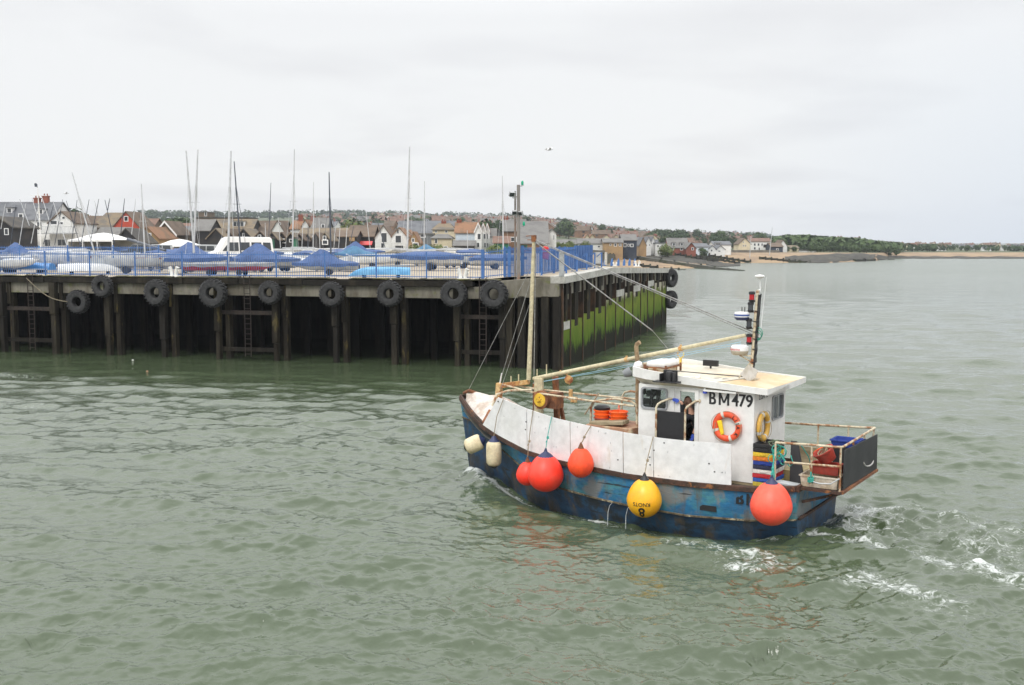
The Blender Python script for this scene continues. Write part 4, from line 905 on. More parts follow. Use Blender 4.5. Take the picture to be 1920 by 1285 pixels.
R_ = dict(slate=wallm('slate_roof', (.145, .15, .16), (.10, .105, .115), bump=.4, bump_scale=3), brown=wallm('brown_tiles', (.145, .105, .075), (.10, .075, .055), bump=.5, bump_scale=3), orange=wallm('orange_tiles', (.25, .13, .07), (.17, .105, .06), bump=.5, bump_scale=3),
          lichen=wallm('lichened_tiles', (.20, .155, .10), (.125, .11, .09), bump=.5, bump_scale=3), dgrey=wallm('grey_tiles', (.17, .165, .155), (.13, .125, .12), bump=.4, bump_scale=3), pink=wallm('red_tiles', (.19, .115, .085), (.13, .085, .065), bump=.4, bump_scale=3), dark=wallm('dark_roof', (.06, .055, .05), (.09, .08, .065), bump=.4, bump_scale=3))
frm = mat('window_frame_white', (.75, .75, .74), None, rough=.5, dirt=.05)
def house(label, px0, px1, yr, ye, D, face, wall, roof, wins=(), chim=(), depth=8.0, zb=None, yb=None, skew=0.0, name='house', cat='house', hip=0.0, barge=False, skyl=(), boards=False):
    """face 'g': gable towards us; 'r': roof slope towards us; 'f': flat roof. wins in photo pixels (x0, y0, x1, y1)."""
    zb = ZD if zb is None else zb
    A = atY(px0, ye, D); B = atY(px1, ye, D); zr = atY(px0, yr, D).z; ze = A.z; w = B.x-A.x; h = ze-zb; rr = zr-ze
    r_ = thing(name, label, cat, (A.x, D, zb)); r_.rotation_euler = (0, 0, skew)
    wm = W_[wall] if isinstance(wall, str) else wall; rm = R_[roof] if isinstance(roof, str) else roof
    b = MB(); o_ = .28
    if face == 'g':
        poly = [(0, 0, -1), (w, 0, -1), (w, 0, h), (w/2, 0, zr-zb), (0, 0, h)]; b.prism(poly, (0, depth, 0)); b.build('wall', wm, r_)
        b = MB(); sl = Vector((w/2, 0, rr)); sl.normalize(); t = .16
        for sg, x0 in ((1, 0), (-1, w)):
            e = Vector((x0-sg*sl.x*o_*1.3, -o_, h-sl.z*o_*1.3)); a = Vector((w/2, -o_, zr-zb)); b.prism([e+Vector((0, 0, .02)), a+Vector((0, 0, .02)), a+Vector((0, 0, t+.05)), e+Vector((0, 0, t+.05))], (0, depth+2*o_, 0))
        rf = b.build('roof', rm, r_)
        if barge:
            b = MB()
            for sg, x0 in ((1, 0), (-1, w)):
                e = Vector((x0-sg*sl.x*o_*1.3, -o_-.06, h-sl.z*o_*1.3)); a = Vector((w/2, -o_-.06, zr-zb)); b.prism([e+Vector((0, 0, -.18)), a+Vector((0, 0, -.18)), a+Vector((0, 0, .22)), e+Vector((0, 0, .22))], (0, .055, 0))
            b.build('barge_board', frm, rf)
    elif face == 'r':
        b.bb((0, 0, -1), (w, depth, h)) ; hp = hip*w
        if not hip: b.prism([(0, 0, h+.001), (0, depth, h+.001), (0, depth/2, zr-zb-.02)], (w, 0, 0))
        b.build('wall', wm, r_); b = MB()
        a0 = Vector((-o_, -o_, h-.1)); a1 = Vector((w+o_, -o_, h-.1)); c0 = Vector((-o_+hp, depth/2, zr-zb)); c1_ = Vector((w+o_-hp, depth/2, zr-zb)); d0 = Vector((-o_, depth+o_, h-.1)); d1 = Vector((w+o_, depth+o_, h-.1)); up_ = Vector((0, 0, .14))
        b.add([a0, a1, c0, c1_, d0, d1, a0+up_, a1+up_, c0+up_, c1_+up_, d0+up_, d1+up_], [(6, 7, 9, 8), (8, 9, 11, 10), (0, 1, 7, 6), (4, 5, 11, 10), (0, 1, 3, 2), (2, 3, 5, 4), (0, 2, 8, 6), (1, 3, 9, 7), (2, 4, 10, 8), (3, 5, 11, 9)])
        rf = b.build('roof', rm, r_)
    else:
        b.bb((0, 0, -1), (w, depth, h)); b.build('wall', wm, r_); b = MB(); b.bb((-.2, -.2, h+.003), (w+.2, depth+.2, h+.3)); rf = b.build('roof', rm, r_)
    def loc(px, py, yy=0): p = atY(px, py, D+yy); return Vector((p.x-A.x, yy, p.z-zb))
    for q in wins:
        p0, p1 = loc(q[0], q[3]), loc(q[2], q[1]); rec = -.03
        dm = q[4] if len(q) > 4 else frm; slope = (face == 'r' and p0.z > h)
        yy = (-.05 if not slope else (p0.z-h)/max(rr, .1)*depth/2-.35)
        fw = min(.14, (p1.x-p0.x)*.14)
        b = MB(); b.bb((p0.x-fw, yy, p0.z-fw), (p1.x+fw, yy+(.049 if not slope else 1.2), p1.z+fw)); f = b.build('window' if not slope else 'dormer', dm, r_)
        b = MB(); nx = max(1, round((p1.x-p0.x)/.75)); wx = (p1.x-p0.x)/nx
        for k in range(nx): b.bb((p0.x+k*wx+.04, yy-.02, p0.z+.03), (p0.x+(k+1)*wx-.04, yy-.003, p1.z-.03))
        b.build('pane', glassmat(), f)
        if slope: b = MB(); b.bb((p0.x-fw-.2, yy-.2, p1.z+fw+.002), (p1.x+fw+.2, yy+1.8, p1.z+fw+.15)); b.build('dormer_roof', rm, f)
    for q in skyl:
        p0, p1 = loc(q[0], q[3]), loc(q[2], q[1]); k0 = (p0.z-h)/rr; k1 = (p1.z-h)/rr; b = MB()
        b.add([(p0.x, k0*depth/2-.2, p0.z+.05), (p1.x, k0*depth/2-.2, p0.z+.05), (p1.x, k1*depth/2-.2, p1.z+.05), (p0.x, k1*depth/2-.2, p1.z+.05)], [(0, 1, 2, 3)]); b.build('skylight', gelg, rf)
    for (cx, cy0) in chim:
        p = loc(cx, cy0, depth/2); b = MB(); top = p.z; b.bb((p.x-.5, depth/2-.4, zr-zb-1.0), (p.x+.5, depth/2+.4, top-.3)); b.bb((p.x-.58, depth/2-.48, top-.298), (p.x+.58, depth/2+.48, top-.12))
        for k in (-.25, .25): b.lathe([(.13, top-.12), (.11, top+.25)], (p.x+k, depth/2, 0), n=8)
        b.build('chimney', W_['redb'], rf)
    return r_
def w5(pts, ox, oy, k): return [(ox+a/k, oy+b_/k, ox+c/k, oy+d/k) + tuple(r_) for a, b_, c, d, *r_ in pts]
X1 = lambda *p: w5(p, 0, 330, 6); X2 = lambda *p: w5(p, 300, 330, 6); X3 = lambda *p: w5(p, 580, 380, 5.647); X4 = lambda *p: w5(p, 820, 380, 5.647); X5 = lambda *p: w5(p, 1080, 400, 5.647); X6 = lambda *p: w5(p, 1300, 400, 5.647)
door = W_['blackb']
house('white club house with grey slate roof and three white dormers', -60, 93, 378, 413, 185, 'r', 'white', 'slate', X1((-200, 360, -140, 410), (22, 362, 66, 410), (382, 378, 430, 425), (215, 430, 255, 505), (270, 575, 310, 620), (420, 520, 470, 610), (345, 530, 368, 550), (170, 720, 250, 790, door), (505, 715, 580, 790)), [(70, 370), (86, 366)], 11, name='club_house')
ch = house('white gabled wing of the club house with a balcony', 92, 139, 398, 418, 184, 'g', 'white', 'brown', X1((700, 458, 732, 485), (570, 505, 640, 545), (650, 715, 745, 785), (665, 520, 710, 545)), (), 10, name='club_wing')
A = atY(92, 430, 183); b = MB(Matrix.Translation(-Vector((ch.location)))); zbal = atY(92, 437, 181.5).z
b.bb((atY(40, 437, 182).x, 181.6, zbal-.15), (atY(138, 437, 182).x, 183.9, zbal)); b.bb((atY(40, 437, 182).x, 181.6, zbal+1.0), (atY(138, 437, 182).x, 181.66, zbal+1.08))
for k in range(40): x = atY(40, 437, 182).x+k*(atY(138, 437, 182).x-atY(40, 437, 182).x)/39; b.bb((x-.02, 181.6, zbal), (x+.02, 181.64, zbal+1.0))
b.build('balcony', grey, ch)
house('black boarded shed with white window at the left edge', -30, 22, 408, 426, 150, 'g', 'blackb', 'dark', X1((55, 595, 92, 660)), (), 8, name='shed', cat='shed')
house('brown tiled roof running back from the red gable', 172, 232, 399, 427, 215, 'r', 'brown', 'lichen', (), (), 9, hip=.25)
house('bright red gabled house with a small white window', 212, 262, 398, 427, 205, 'g', 'red', 'brown', X1((1400, 458, 1438, 508)), (), 9)
house('low grey roofed building right of the large marquee', 176, 232, 427, 444, 190, 'r', 'blackb', 'dgrey', (), (), 8)
house('dark hipped roof just left of the red gabled house', 143, 185, 405, 432, 230, 'r', 'brown', 'brown', (), [(168, 406)], 9, hip=.2)
house('black gabled shed below the red gabled house', 212, 262, 430, 455, 170, 'g', 'blackb', 'dark', (), (), 8, name='shed', cat='shed')
house('orange roofed brick house with a wide white window', 256, 297, 427, 447, 180, 'g', 'tan', 'orange', X1((1632, 650, 1695, 720)), (), 10)
house('long roof with red tiles behind the orange roofed brick house', 236, 284, 410, 430, 220, 'r', 'brown', 'pink', X1((1640, 555, 1685, 580)), (), 9)
house('brown gabled house with white barge boards and two white windows', 290, 330, 416, 440, 190, 'g', 'brown', 'brown', X1((1760, 622, 1798, 700), (1826, 632, 1902, 682)), (), 9, barge=True)
house('cream house with three skylights in a dark roof', 329, 358, 425, 444, 200, 'r', 'cream', 'slate', (), (), 8, skyl=X2((222, 645, 250, 670), (262, 645, 290, 670), (300, 645, 328, 670)))
house('red tiled roof behind the skylights', 322, 350, 419, 436, 225, 'r', 'brown', 'pink', (), (), 8)
house('flat roofed block tower above the brown roofs', 371, 389, 397, 398.5, 330, 'f', 'brown', 'dgrey', X2((505, 410, 525, 450)), (), 8, name='tower_block', cat='building')
house('long flat topped brick building behind the brown roofs', 368, 465, 406, 409, 320, 'f', 'brown', 'dark', (), (), 12, name='brick_block', cat='building')
house('tall black shed with steep roof left of the minibus', 357, 392, 412, 433, 190, 'r', 'blackb', 'dgrey', (), (), 8, name='shed', cat='shed')
house('wide brown roof above the black huts with a strip dormer', 385, 470, 411, 437, 240, 'r', 'blackb', 'lichen', X2((792, 515, 908, 565)), (), 12)
house('wide brown roof behind the middle black huts', 455, 530, 414, 440, 245, 'r', 'blackb', 'brown', (), (), 12)
house('white gabled house rising behind the black huts', 507, 534, 415, 437, 235, 'g', 'white', 'brown', X2((1340, 530, 1358, 548)), (), 9)
house('house with small white gable and orange roof behind the huts', 544, 585, 414, 430, 240, 'r', 'white', 'orange', (), [(564, 403), (587, 404)], 9)
house('second small white gable behind the black huts', 566, 579, 413, 424, 238, 'g', 'white', 'orange', (), (), 6)
house('grey tiled house with white dormers above the huts', 585, 612, 409, 428, 235, 'r', 'greyb', 'dgrey', X2((1820, 545, 1848, 595)), (), 8)
house('long brown roof low behind the right hand huts', 560, 660, 428, 442, 225, 'r', 'brown', 'lichen', (), (), 9)
# row of black fishermen's huts, gables towards the yard
HT = [(388, 422, 430, 447), (417, 440, 431, 449), (440, 474, 430, 448), (474, 502, 435, 449), (500, 520, 437, 449), (519, 538, 437, 449), (536, 554, 438, 449), (553, 570, 440, 450), (568, 585, 440, 450), (584, 600, 438, 450), (600, 618, 438, 450)]
HW = [(), (), ((455, 438, 458, 444),), ((484, 441, 489, 447),), ((504, 449, 510, 455),), ((525, 449, 536, 455),), ((543, 449, 548, 454),), (), ((586, 443, 592, 449), (586, 451, 595, 459)), ((606, 443, 611, 449), (605, 451, 614, 458)), ()]
for i, ((a, c, yr, ye), ws) in enumerate(zip(HT, HW)):
    house(('black boarded hut with a brown roof, number %s of the row from the left' % ('one two three four five six seven eight nine ten eleven'.split()[i])), a, c, yr, ye, 185+(i % 3)*4, 'g', 'blackb', 'brown' if i % 2 else 'lichen', list(ws), (), 9, name='hut', cat='hut')
for x in (505, 549): o = house('green boarded hut panel between black huts, %s one' % ('left' if x == 505 else 'right'), x, x+6, 446, 448, 182, 'f', 'greenb', 'dark', (), (), 1.5, name='hut', cat='hut')
house('black boarded building with a pale board sign', 612, 668, 433, 444, 205, 'r', 'blackb', 'brown', (), (), 8, name='shed', cat='shed')
b = MB(); P = atY(660, 449, 203); b.box((0, 0, 0), (1.0, .06, .7)); o = b.build('sign_board', W_['tan']); o.location = P; tag(o, 'pale tan sign board on the black building', 'sign')
house('black building with red awning before the white gables', 664, 700, 424, 444, 212, 'r', 'blackb', 'brown', (), (), 9, name='shed', cat='shed')
b = MB(); A = atY(673, 460, 209); B = atY(697, 460, 209); b.prism([(0, 0, 0), (0, 1.6, .7), (0, 1.6, .8), (0, 0, .1)], (B.x-A.x, 0, 0)); o = b.build('awning', redp); o.location = A; tag(o, 'faded red awning left of the white gabled house', 'awning')
house('slate roof running back from the left white gable', 653, 712, 423, 447, 222, 'r', 'blackb', 'brown', (), (), 9)
house('white gabled house with tall glazed opening and balcony', 703, 735, 424, 446, 210, 'g', 'white', 'brown', X3((765, 322, 820, 420), (760, 430, 790, 480)), (), 10)
house('white gabled house with square bay window over a garage', 735, 762, 428, 443, 209, 'g', 'white', 'orange', X3((928, 287, 948, 328), (912, 350, 972, 425), (918, 465, 985, 505, door)), (), 10)
house('white cottage tucked behind the bay windowed white gable', 752, 776, 432, 445, 222, 'g', 'white', 'orange', (), (), 8)
house('mustard gabled cottage right of the white gables', 765, 786, 436, 455, 205, 'g', 'tan', 'orange', X3((1085, 380, 1110, 418), (1100, 430, 1150, 470)), (), 8)
house('very long slate roofed hall behind the cream house', 744, 860, 414, 440, 300, 'r', 'greyb', 'slate', (), (), 16, name='hall', cat='building')
house('dark grey building with plain walls under the slate hall', 780, 812, 438, 440, 225, 'f', 'greyb', 'dgrey', X3((1175, 335, 1225, 365)), (), 8)
house('upper cream house with hipped lichen roof', 811, 852, 419, 431, 228, 'r', 'cream', 'lichen', X3((1332, 295, 1352, 318), (1438, 295, 1462, 318)), [(832, 414)], 8, hip=.3)
house('lower cream house with dark hipped roof', 809, 847, 440, 447, 214, 'r', 'cream', 'dgrey', X3((1330, 385, 1355, 430), (1335, 460, 1360, 490), (1425, 465, 1460, 500)), (), 7, hip=.3)
house('pale blue boarded house under a large orange roof', 854, 893, 417, 437, 215, 'r', 'pblue', 'orange', (), [(861, 412)], 9)
house('low dark garage range in front of the pale blue house', 851, 889, 452, 461, 205, 'r', 'blackb', 'dgrey', (), (), 6, name='garage', cat='garage')
for i, (a, c, yr, wn_) in enumerate(((890, 903, 419, ((1780, 330, 1815, 390), (1775, 425, 1800, 475))), (901, 911, 420, ((1845, 330, 1868, 385), (1850, 425, 1870, 475))), (909, 918, 420, ((1880, 330, 1893, 385), (1882, 430, 1896, 470))))):
    house('white gable with bay windows, %s of the group of three' % ('left', 'middle', 'right')[i], a, c, yr, 434, 208+i*2, 'g', 'white', 'orange', X3(*wn_), (), 9, barge=True)
house('grey tiled house right of the three white gables', 912, 929, 429, 444, 214, 'r', 'white', 'dgrey', (), (), 8)
house('white walled chimney house behind the lamp column', 924, 942, 430, 442, 235, 'g', 'greyb', 'dgrey', (), (), 8)
house('low green boarded building left of the great grey roof', 926, 955, 444, 456, 205, 'r', 'greenb', 'pink', (), (), 8)
house('brick building with tall grey roof behind the lamp column', 944, 985, 411, 434, 225, 'r', 'brick', 'dgrey', X4((780, 370, 835, 410)), [(949, 407)], 12, name='warehouse', cat='building')
house('great grey roof sweeping almost to the ground', 974, 1028, 414, 457, 205, 'r', 'brick', 'dgrey', X4((895, 455, 945, 485, W_['greenb'])), (), 20, name='warehouse', cat='building')
house('white gable end beside the great grey roof', 1027, 1043, 430, 438, 212, 'g', 'white', 'dgrey', X4((1228, 345, 1240, 395)), (), 9)
def hz(px, D): return land_z(px, D)
HS = [ # the sea front beyond the quay end
 ('long low white cottage with grey roof left of the dinghy masts', 1043, 1082, 450, 458, 300, 'r', 'white', 'dgrey', ()),
 ('terracotta gabled pair of cream houses, left gable', 1096, 1106, 440, 447, 330, 'g', 'cream', 'orange', ()),
 ('terracotta gabled pair of cream houses, right gable', 1105, 1116, 440, 447, 330, 'g', 'cream', 'orange', ()),
 ('long grey roofed cottage row with pale walls', 1084, 1136, 448, 457, 300, 'r', 'white', 'dgrey', X5((230, 345, 255, 362))),
 ('brown brick house with grey roof and white windows', 1132, 1168, 448, 455, 296, 'r', 'tan', 'dgrey', X5((358, 322, 372, 345), (405, 322, 428, 350), (455, 320, 468, 350), (470, 320, 482, 350))),
 ('navy boarded house with steep grey roof and white windows', 1167, 1194, 440, 451, 300, 'r', 'navy', 'dgrey', X5((507, 322, 530, 355), (548, 328, 565, 350), (578, 328, 605, 355))),
 ('small tan gable between the navy house and the white gables', 1199, 1212, 446, 460, 310, 'g', 'tan', 'slate', ()),
 ('tall white gabled house, left of the stepped white pair', 1211, 1221, 445, 456, 320, 'g', 'white', 'slate', X5((772, 330, 785, 345))),
 ('tall white gabled house, right of the stepped white pair', 1220, 1229, 445, 456, 324, 'g', 'white', 'slate', ()),
 ('plain white flat fronted house above the beach bushes', 1229, 1247, 455, 457, 320, 'f', 'white', 'slate', X5((855, 340, 880, 355))),
 ('red brick house with steep grey roof and two arched dormers', 1254, 1291, 447, 465, 330, 'r', 'redb', 'dgrey', X5((1028, 318, 1052, 342), (1112, 318, 1136, 342), (1005, 370, 1030, 390), (1105, 370, 1130, 390))),
 ('red brick gabled wing right of the arched dormers', 1287, 1305, 456, 466, 326, 'g', 'redb', 'dgrey', X5((1225, 365, 1245, 390))),
 ('pale blue bungalow with slate roof', 1303, 1328, 457, 463, 345, 'r', 'pblue', 'slate', ()),
 ('white low gabled bungalow, left of the white pair', 1328, 1343, 461, 468, 350, 'g', 'white', 'slate', X5((1428, 385, 1445, 405))),
 ('white low gabled bungalow, right of the white pair', 1343, 1359, 461, 468, 350, 'g', 'white', 'slate', X5((1505, 395, 1530, 408))),
 ('taller white house behind the pair of white bungalows', 1338, 1371, 453, 459, 365, 'r', 'white', 'slate', X5((1480, 320, 1530, 330))),
 ('cream gabled house by the beach', 1385, 1408, 447, 458, 400, 'g', 'cream', 'brown', X6((525, 300, 535, 315), (548, 335, 558, 355), (525, 335, 535, 355))),
 ('long white terrace of tall houses with red roofs', 1407, 1446, 447, 453, 415, 'r', 'white', 'pink', X6((640, 320, 660, 345), (680, 320, 700, 345), (720, 320, 735, 345), (745, 335, 770, 360, door), (640, 360, 660, 385), (690, 365, 705, 390), (785, 330, 800, 350))),
 ('dark roofed black house at the top of the beach', 1446, 1468, 456, 463, 405, 'r', 'navy', 'brown', X6((880, 375, 900, 390))),
 ('pointed brown roofed white house beside the black beach house', 1460, 1476, 451, 462, 410, 'g', 'white', 'brown', ()),
 ('low bungalow half hidden in the trees', 1478, 1498, 461, 465, 420, 'r', 'cream', 'lichen', ()),
 ('long pale low building at the foot of the wood', 1498, 1532, 469.5, 470.5, 420, 'f', 'white', 'dgrey', ())]
for lab, a, c, yr, ye, D, fc, wl, rf, ws in HS:
    zb = hz((a+c)/2, D); house(lab, a, c, yr, ye, D, fc, wl, rf, ws, (), 9, zb=min(zb, atY(a, ye, D).z-1.8))
# small houses, one mould per kind; copies stand on the slope
def mould(wm, rm, w=9, d=8, h=5, r=3, gab=False):
    e = bpy.data.objects.new('small_house', None); COL.objects.link(e); b = MB(); b.bb((-w/2, -d/2, -3), (w/2, d/2, h))
    if gab: b.prism([(-w/2, -d/2, h), (w/2, -d/2, h), (0, -d/2, h+r)], (0, d, 0))
    else: b.prism([(-w/2, -d/2, h), (-w/2, d/2, h), (-w/2, 0, h+r)], (w, 0, 0))
    b.build('wall', wm, e); b = MB(); o_ = .4; u = .22
    if gab:
        for sg in (-1, 1): b.prism([(sg*(w/2+o_), -d/2-o_, h-.3), (0, -d/2-o_, h+r), (0, -d/2-o_, h+r+u), (sg*(w/2+o_), -d/2-o_, h-.3+u)], (0, d+2*o_, 0))
    else:
        for sg in (-1, 1): b.prism([(-w/2-o_, sg*(d/2+o_), h-.3), (-w/2-o_, 0, h+r), (-w/2-o_, 0, h+r+u), (-w/2-o_, sg*(d/2+o_), h-.3+u)], (w+2*o_, 0, 0))
    rf = b.build('roof', rm, e); b = MB(); b.box((w*.3, 0, h+r), (.9, .9, 2.2)); b.build('chimney', W_['redb'], rf)
    for x in (-w*.28, w*.25):
        for z in ((1.4, 3.9) if h > 4 else (1.5,)):
            b = MB(); b.bb((x-.8, -d/2-.05, z-.6), (x+.8, -d/2-.003, z+.6)); b.build('window', glassmat(), e)
    return e
MO = [(mould(W_['white'], R_['pink']), 'white walled house with a red tiled roof on the distant hillside', 'white walled red roofed houses on the hillside'),
      (mould(W_['brick'], R_['pink']), 'brick house with a red tiled roof on the distant hillside', 'brick houses with red roofs on the hillside'),
      (mould(W_['brick'], R_['brown'], 14), 'broad brick house with a brown roof on the distant hillside', 'broad brick houses on the hillside'),
      (mould(W_['cream'], R_['brown'], 8, 9, 5, 3.2, True), 'cream gabled house with a brown roof on the distant hillside', 'cream gabled houses on the hillside'),
      (mould(W_['white'], R_['slate'], 12, 8, 3, 3), 'white bungalow with a slate roof on the distant hillside', 'white slate roofed bungalows on the hillside'),
      (mould(W_['tan'], R_['dgrey'], 10, 8, 5, 3.4), 'yellow brick house with a grey roof on the distant hillside', 'yellow brick grey roofed houses on the hillside')]
mu = set(); rh = random.Random(21)
def put(mi, px, D, rz, sc, label=None, group=None):
    e, lab, grp = MO[mi]; P = ground(px, D)
    if mi not in mu: mu.add(mi); o = e; CHILD[e.name] = [(c, kids(c)) for c in kids(e)]; o.location = P; o.rotation_euler = (0, 0, rz); o.scale = (sc,)*3
    else: o = dup(e, P, rz, None, None, sc)
    tag(o, label or lab, 'house', group or grp); return o
n = 0
for row in range(17):                               # rows of streets following the contours
    f = (row+.5)/17
    px = 560+rh.uniform(0, 20) if row > 3 else 620
    while px < 1380:
        Ds, Dt, zt, yc, Dc = prof(px); D = 620+(Dc-620)*f**1.1
        ok = crest_z(yc, Dc) > 10 and n < 268 and rh.random() < (.80 if px > 850 else .62)
        if ok:
            put(rh.choice([0, 1, 1, 2, 2, 3, 4, 5, 1]), px, D+rh.uniform(-12, 12), rh.choice([0, 0, .25, -.3, 1.4]), rh.uniform(.72, 1.0)); n += 1
        px += 13*rh.uniform(.7, 2.3)*(1.3 if row < 5 else 1.0)*1250/D
print('hill houses', n)
b = MB(); rq_ = random.Random(77)          # the houses beyond the largest few hundred
for i in range(330):
    px = rq_.uniform(640, 1400) if i % 4 == 0 else rq_.uniform(860, 1330); Ds, Dt, zt, yc, Dc = prof(px)
    if crest_z(yc, Dc) < 14: continue
    D = rq_.uniform(.38, .97)*Dc; c = ground(px, D); w = rq_.uniform(6, 11); d = 7; h = rq_.uniform(3.2, 5); r_ = rq_.uniform(2, 3.2); m_ = rq_.choice([0, 0, 1, 2, 0]); rm_ = rq_.choice([3, 3, 4, 5])
    A = Matrix.Rotation(rq_.choice([0, .3, -.35, 1.5]), 3, 'Z'); v = lambda x, y, z: c+A @ Vector((x, y, z))
    b.add([v(-w/2, -d/2, -3), v(w/2, -d/2, -3), v(w/2, d/2, -3), v(-w/2, d/2, -3), v(-w/2, -d/2, h), v(w/2, -d/2, h), v(w/2, d/2, h), v(-w/2, d/2, h), v(-w/2, 0, h+r_), v(w/2, 0, h+r_)], [(0, 1, 5, 4), (1, 2, 6, 9, 5), (2, 3, 7, 6), (3, 0, 4, 8, 7)], m_)
    b.add([v(-w/2-.3, -d/2-.3, h-.1), v(w/2+.3, -d/2-.3, h-.1), v(w/2+.3, 0, h+r_+.15), v(-w/2-.3, 0, h+r_+.15), v(-w/2-.3, d/2+.3, h-.1), v(w/2+.3, d/2+.3, h-.1)], [(0, 1, 2, 3), (3, 2, 5, 4)], rm_)
    for x in (-w*.28, w*.22): b.add([v(x-.8, -d/2-.04, .8), v(x+.8, -d/2-.04, .8), v(x+.8, -d/2-.04, 2.2), v(x-.8, -d/2-.04, 2.2)], [(0, 1, 2, 3)], 6)
tag(b.build('distant_houses', [W_['white'], W_['brick'], W_['cream'], R_['pink'], R_['brown'], R_['dgrey'], glassmat()]), 'countless small houses covering the far hillside', None, None, 'stuff')
LG = [(1120, 1230, 14, 350, 520), (1235, 1330, 16, 400, 700), (1330, 1470, 18, 450, 800)]
for x0, x1, k, d0, d1 in LG:
    for i in range(k):
        put(rh.choice([0, 1, 2, 3, 4, 5]), rh.uniform(x0, x1), rh.uniform(d0+90, d1+150), rh.choice([0, .3, -.3]), rh.uniform(.55, .75), 'house low in the town behind the sea front', 'town houses behind the sea front')
for i in range(60):                                  # far shore on the right
    px = rh.uniform(1640, 1935); D = rh.uniform(600, 1020); lab = 'small pale house on the far low shore at the right'
    put(rh.choice([0, 4, 4, 3, 4, 0]), px, D, rh.uniform(-.4, .4), rh.uniform(.40, .55), lab, 'pale houses along the far low shore')
for i in range(14):
    put(rh.choice([0, 3, 4]), rh.uniform(1550, 1615), rh.uniform(660, 760), rh.uniform(-.4, .4), rh.uniform(.6, .8), 'white house among the trees above the wooded shore', 'white houses above the wooded shore')
# ============================================================ TREES
leafs = [mat('leaf_dark', (.030, .055, .020), (.055, .085, .030), scale=.5, dirt=.3, rough=.9), mat('leaf_mid', (.050, .085, .028), (.085, .125, .045), scale=.5, dirt=.3, rough=.9), mat('leaf_light', (.10, .14, .04), (.16, .18, .06), scale=.6, dirt=.3, rough=.9)]
bark = mat('bark', (.09, .07, .05), None, rough=.9)
def tree_mould(seed, w, h, leaf, n=620, tall=False):
    rn = random.Random(seed); e = bpy.data.objects.new('tree', None); COL.objects.link(e); b = MB(); b.tube([(0, 0, -2), (.1, 0, h*.3), (0, .1, h*.75)], [.35, .25, .1], 7)
    for k in range(5):
        a = rn.uniform(0, 6.28); b.tube([(0, 0, h*rn.uniform(.25, .45)), (math.cos(a)*w*.3, math.sin(a)*w*.3, h*rn.uniform(.55, .75))], [.14, .05], 5)
    b.build('trunk', bark, e); b = MB(); lobes = []
    for k in range(11):
        a = rn.uniform(0, 6.28); q = rn.uniform(0, .30)*w; zz_ = rn.uniform(.35, .82)*h; rad = (w*.24)*(1.15-abs(zz_/h-.5)*.7)*rn.uniform(.7, 1.2)
        if tall: q *= .35; rad *= 1.0*(1.3-zz_/h)
        lobes.append((Vector((math.cos(a)*q, math.sin(a)*q, zz_)), rad))
    lobes.append((Vector((0, 0, h*.85)), w*.16 if tall else w*.2))
    for k in range(n):
        c, rad = rn.choice(lobes); d = Vector((rn.gauss(0, 1), rn.gauss(0, 1), rn.gauss(0, 1))).normalized(); p = c+Vector((d.x*rad, d.y*rad, d.z*rad*.85))*rn.uniform(.55, 1.08)
        s = rn.uniform(.25, .62)*w/9; u = Vector((rn.gauss(0, 1), rn.gauss(0, 1), rn.gauss(0, 1))).normalized(); v = d.cross(u).normalized(); u = v.cross(d+Vector((0, 0, .3))).normalized()
        b.add([p-u*s, p-v*s*.7, p+u*s, p+v*s*.8+d*s*.4], [(0, 1, 2, 3)])
    b.build('crown', leaf, e); return e
TM = [tree_mould(1, 9, 9, leafs[0]), tree_mould(2, 11, 8.5, leafs[1]), tree_mould(3, 6, 12, leafs[0], 420, True), tree_mould(4, 9, 7, leafs[2]), tree_mould(5, 12, 10, leafs[0], 760)]
tu = set()
def tree(ti, px, D, hpx=None, label='', group=None, z=None, sc=1.0):
    e = TM[ti]; P = ground(px, D)
    if z is not None: P.z = z
    if hpx is not None: ztop = atY(px, hpx, D).z; sc = max(.25, (ztop-P.z)/(9, 8.5, 12, 7, 10)[ti]*1.02)
    if ti not in tu: tu.add(ti); o = e; CHILD[e.name] = [(c, kids(c)) for c in kids(e)]; o.location = P; o.scale = (sc,)*3
    else: o = dup(e, P, random.uniform(0, 6), None, None, sc)
    o['label'] = label; o['category'] = 'tree'
    if group: o['group'] = group
    elif 'group' in o: del o['group']
    return o
tree(0, 143, 240, 392, 'dark evergreen tree between the club house and the brown roofs'); tree(0, 133, 245, 398, 'smaller dark tree just left of the dark evergreen behind the club house')
for x, y in ((276, 411), (284, 408), (291, 406), (300, 408), (309, 406), (318, 409), (327, 408), (336, 407), (346, 408), (355, 410)): tree(random.choice([0, 1, 4]), x, random.uniform(900, 1100), y, 'tree on the skyline between the red house and the leaning white masts', 'skyline trees left of the white masts')
for x, y in ((322, 414), (332, 411), (343, 411), (351, 412), (312, 418), (303, 421)): tree(1, x, 330, y, 'green tree behind the brown gabled house', 'trees behind the brown gabled house')
for x in range(468, 640, 13): tree(random.choice([0, 1, 4]), x+random.uniform(-3, 3), random.uniform(1250, 1500), 406+random.uniform(-3, 2), 'tree on the skyline behind the black huts', 'skyline trees behind the huts')
for x in range(640, 1000, 17): tree(random.choice([0, 1, 4]), x+random.uniform(-5, 5), random.uniform(1400, 1650), 406+abs(x-760)*.012+random.uniform(-2.5, 2.5), 'tree on the ridge above the hillside houses', 'ridge trees above the hillside houses')
for x in range(1000, 1240, 19): tree(random.choice([0, 1, 4]), x+random.uniform(-5, 5), random.uniform(1450, 1650), float(np.interp(x, TPa[:, 0], TPa[:, 4]))-3+random.uniform(-2, 2), 'tree on the descending ridge behind the town', 'ridge trees behind the town')
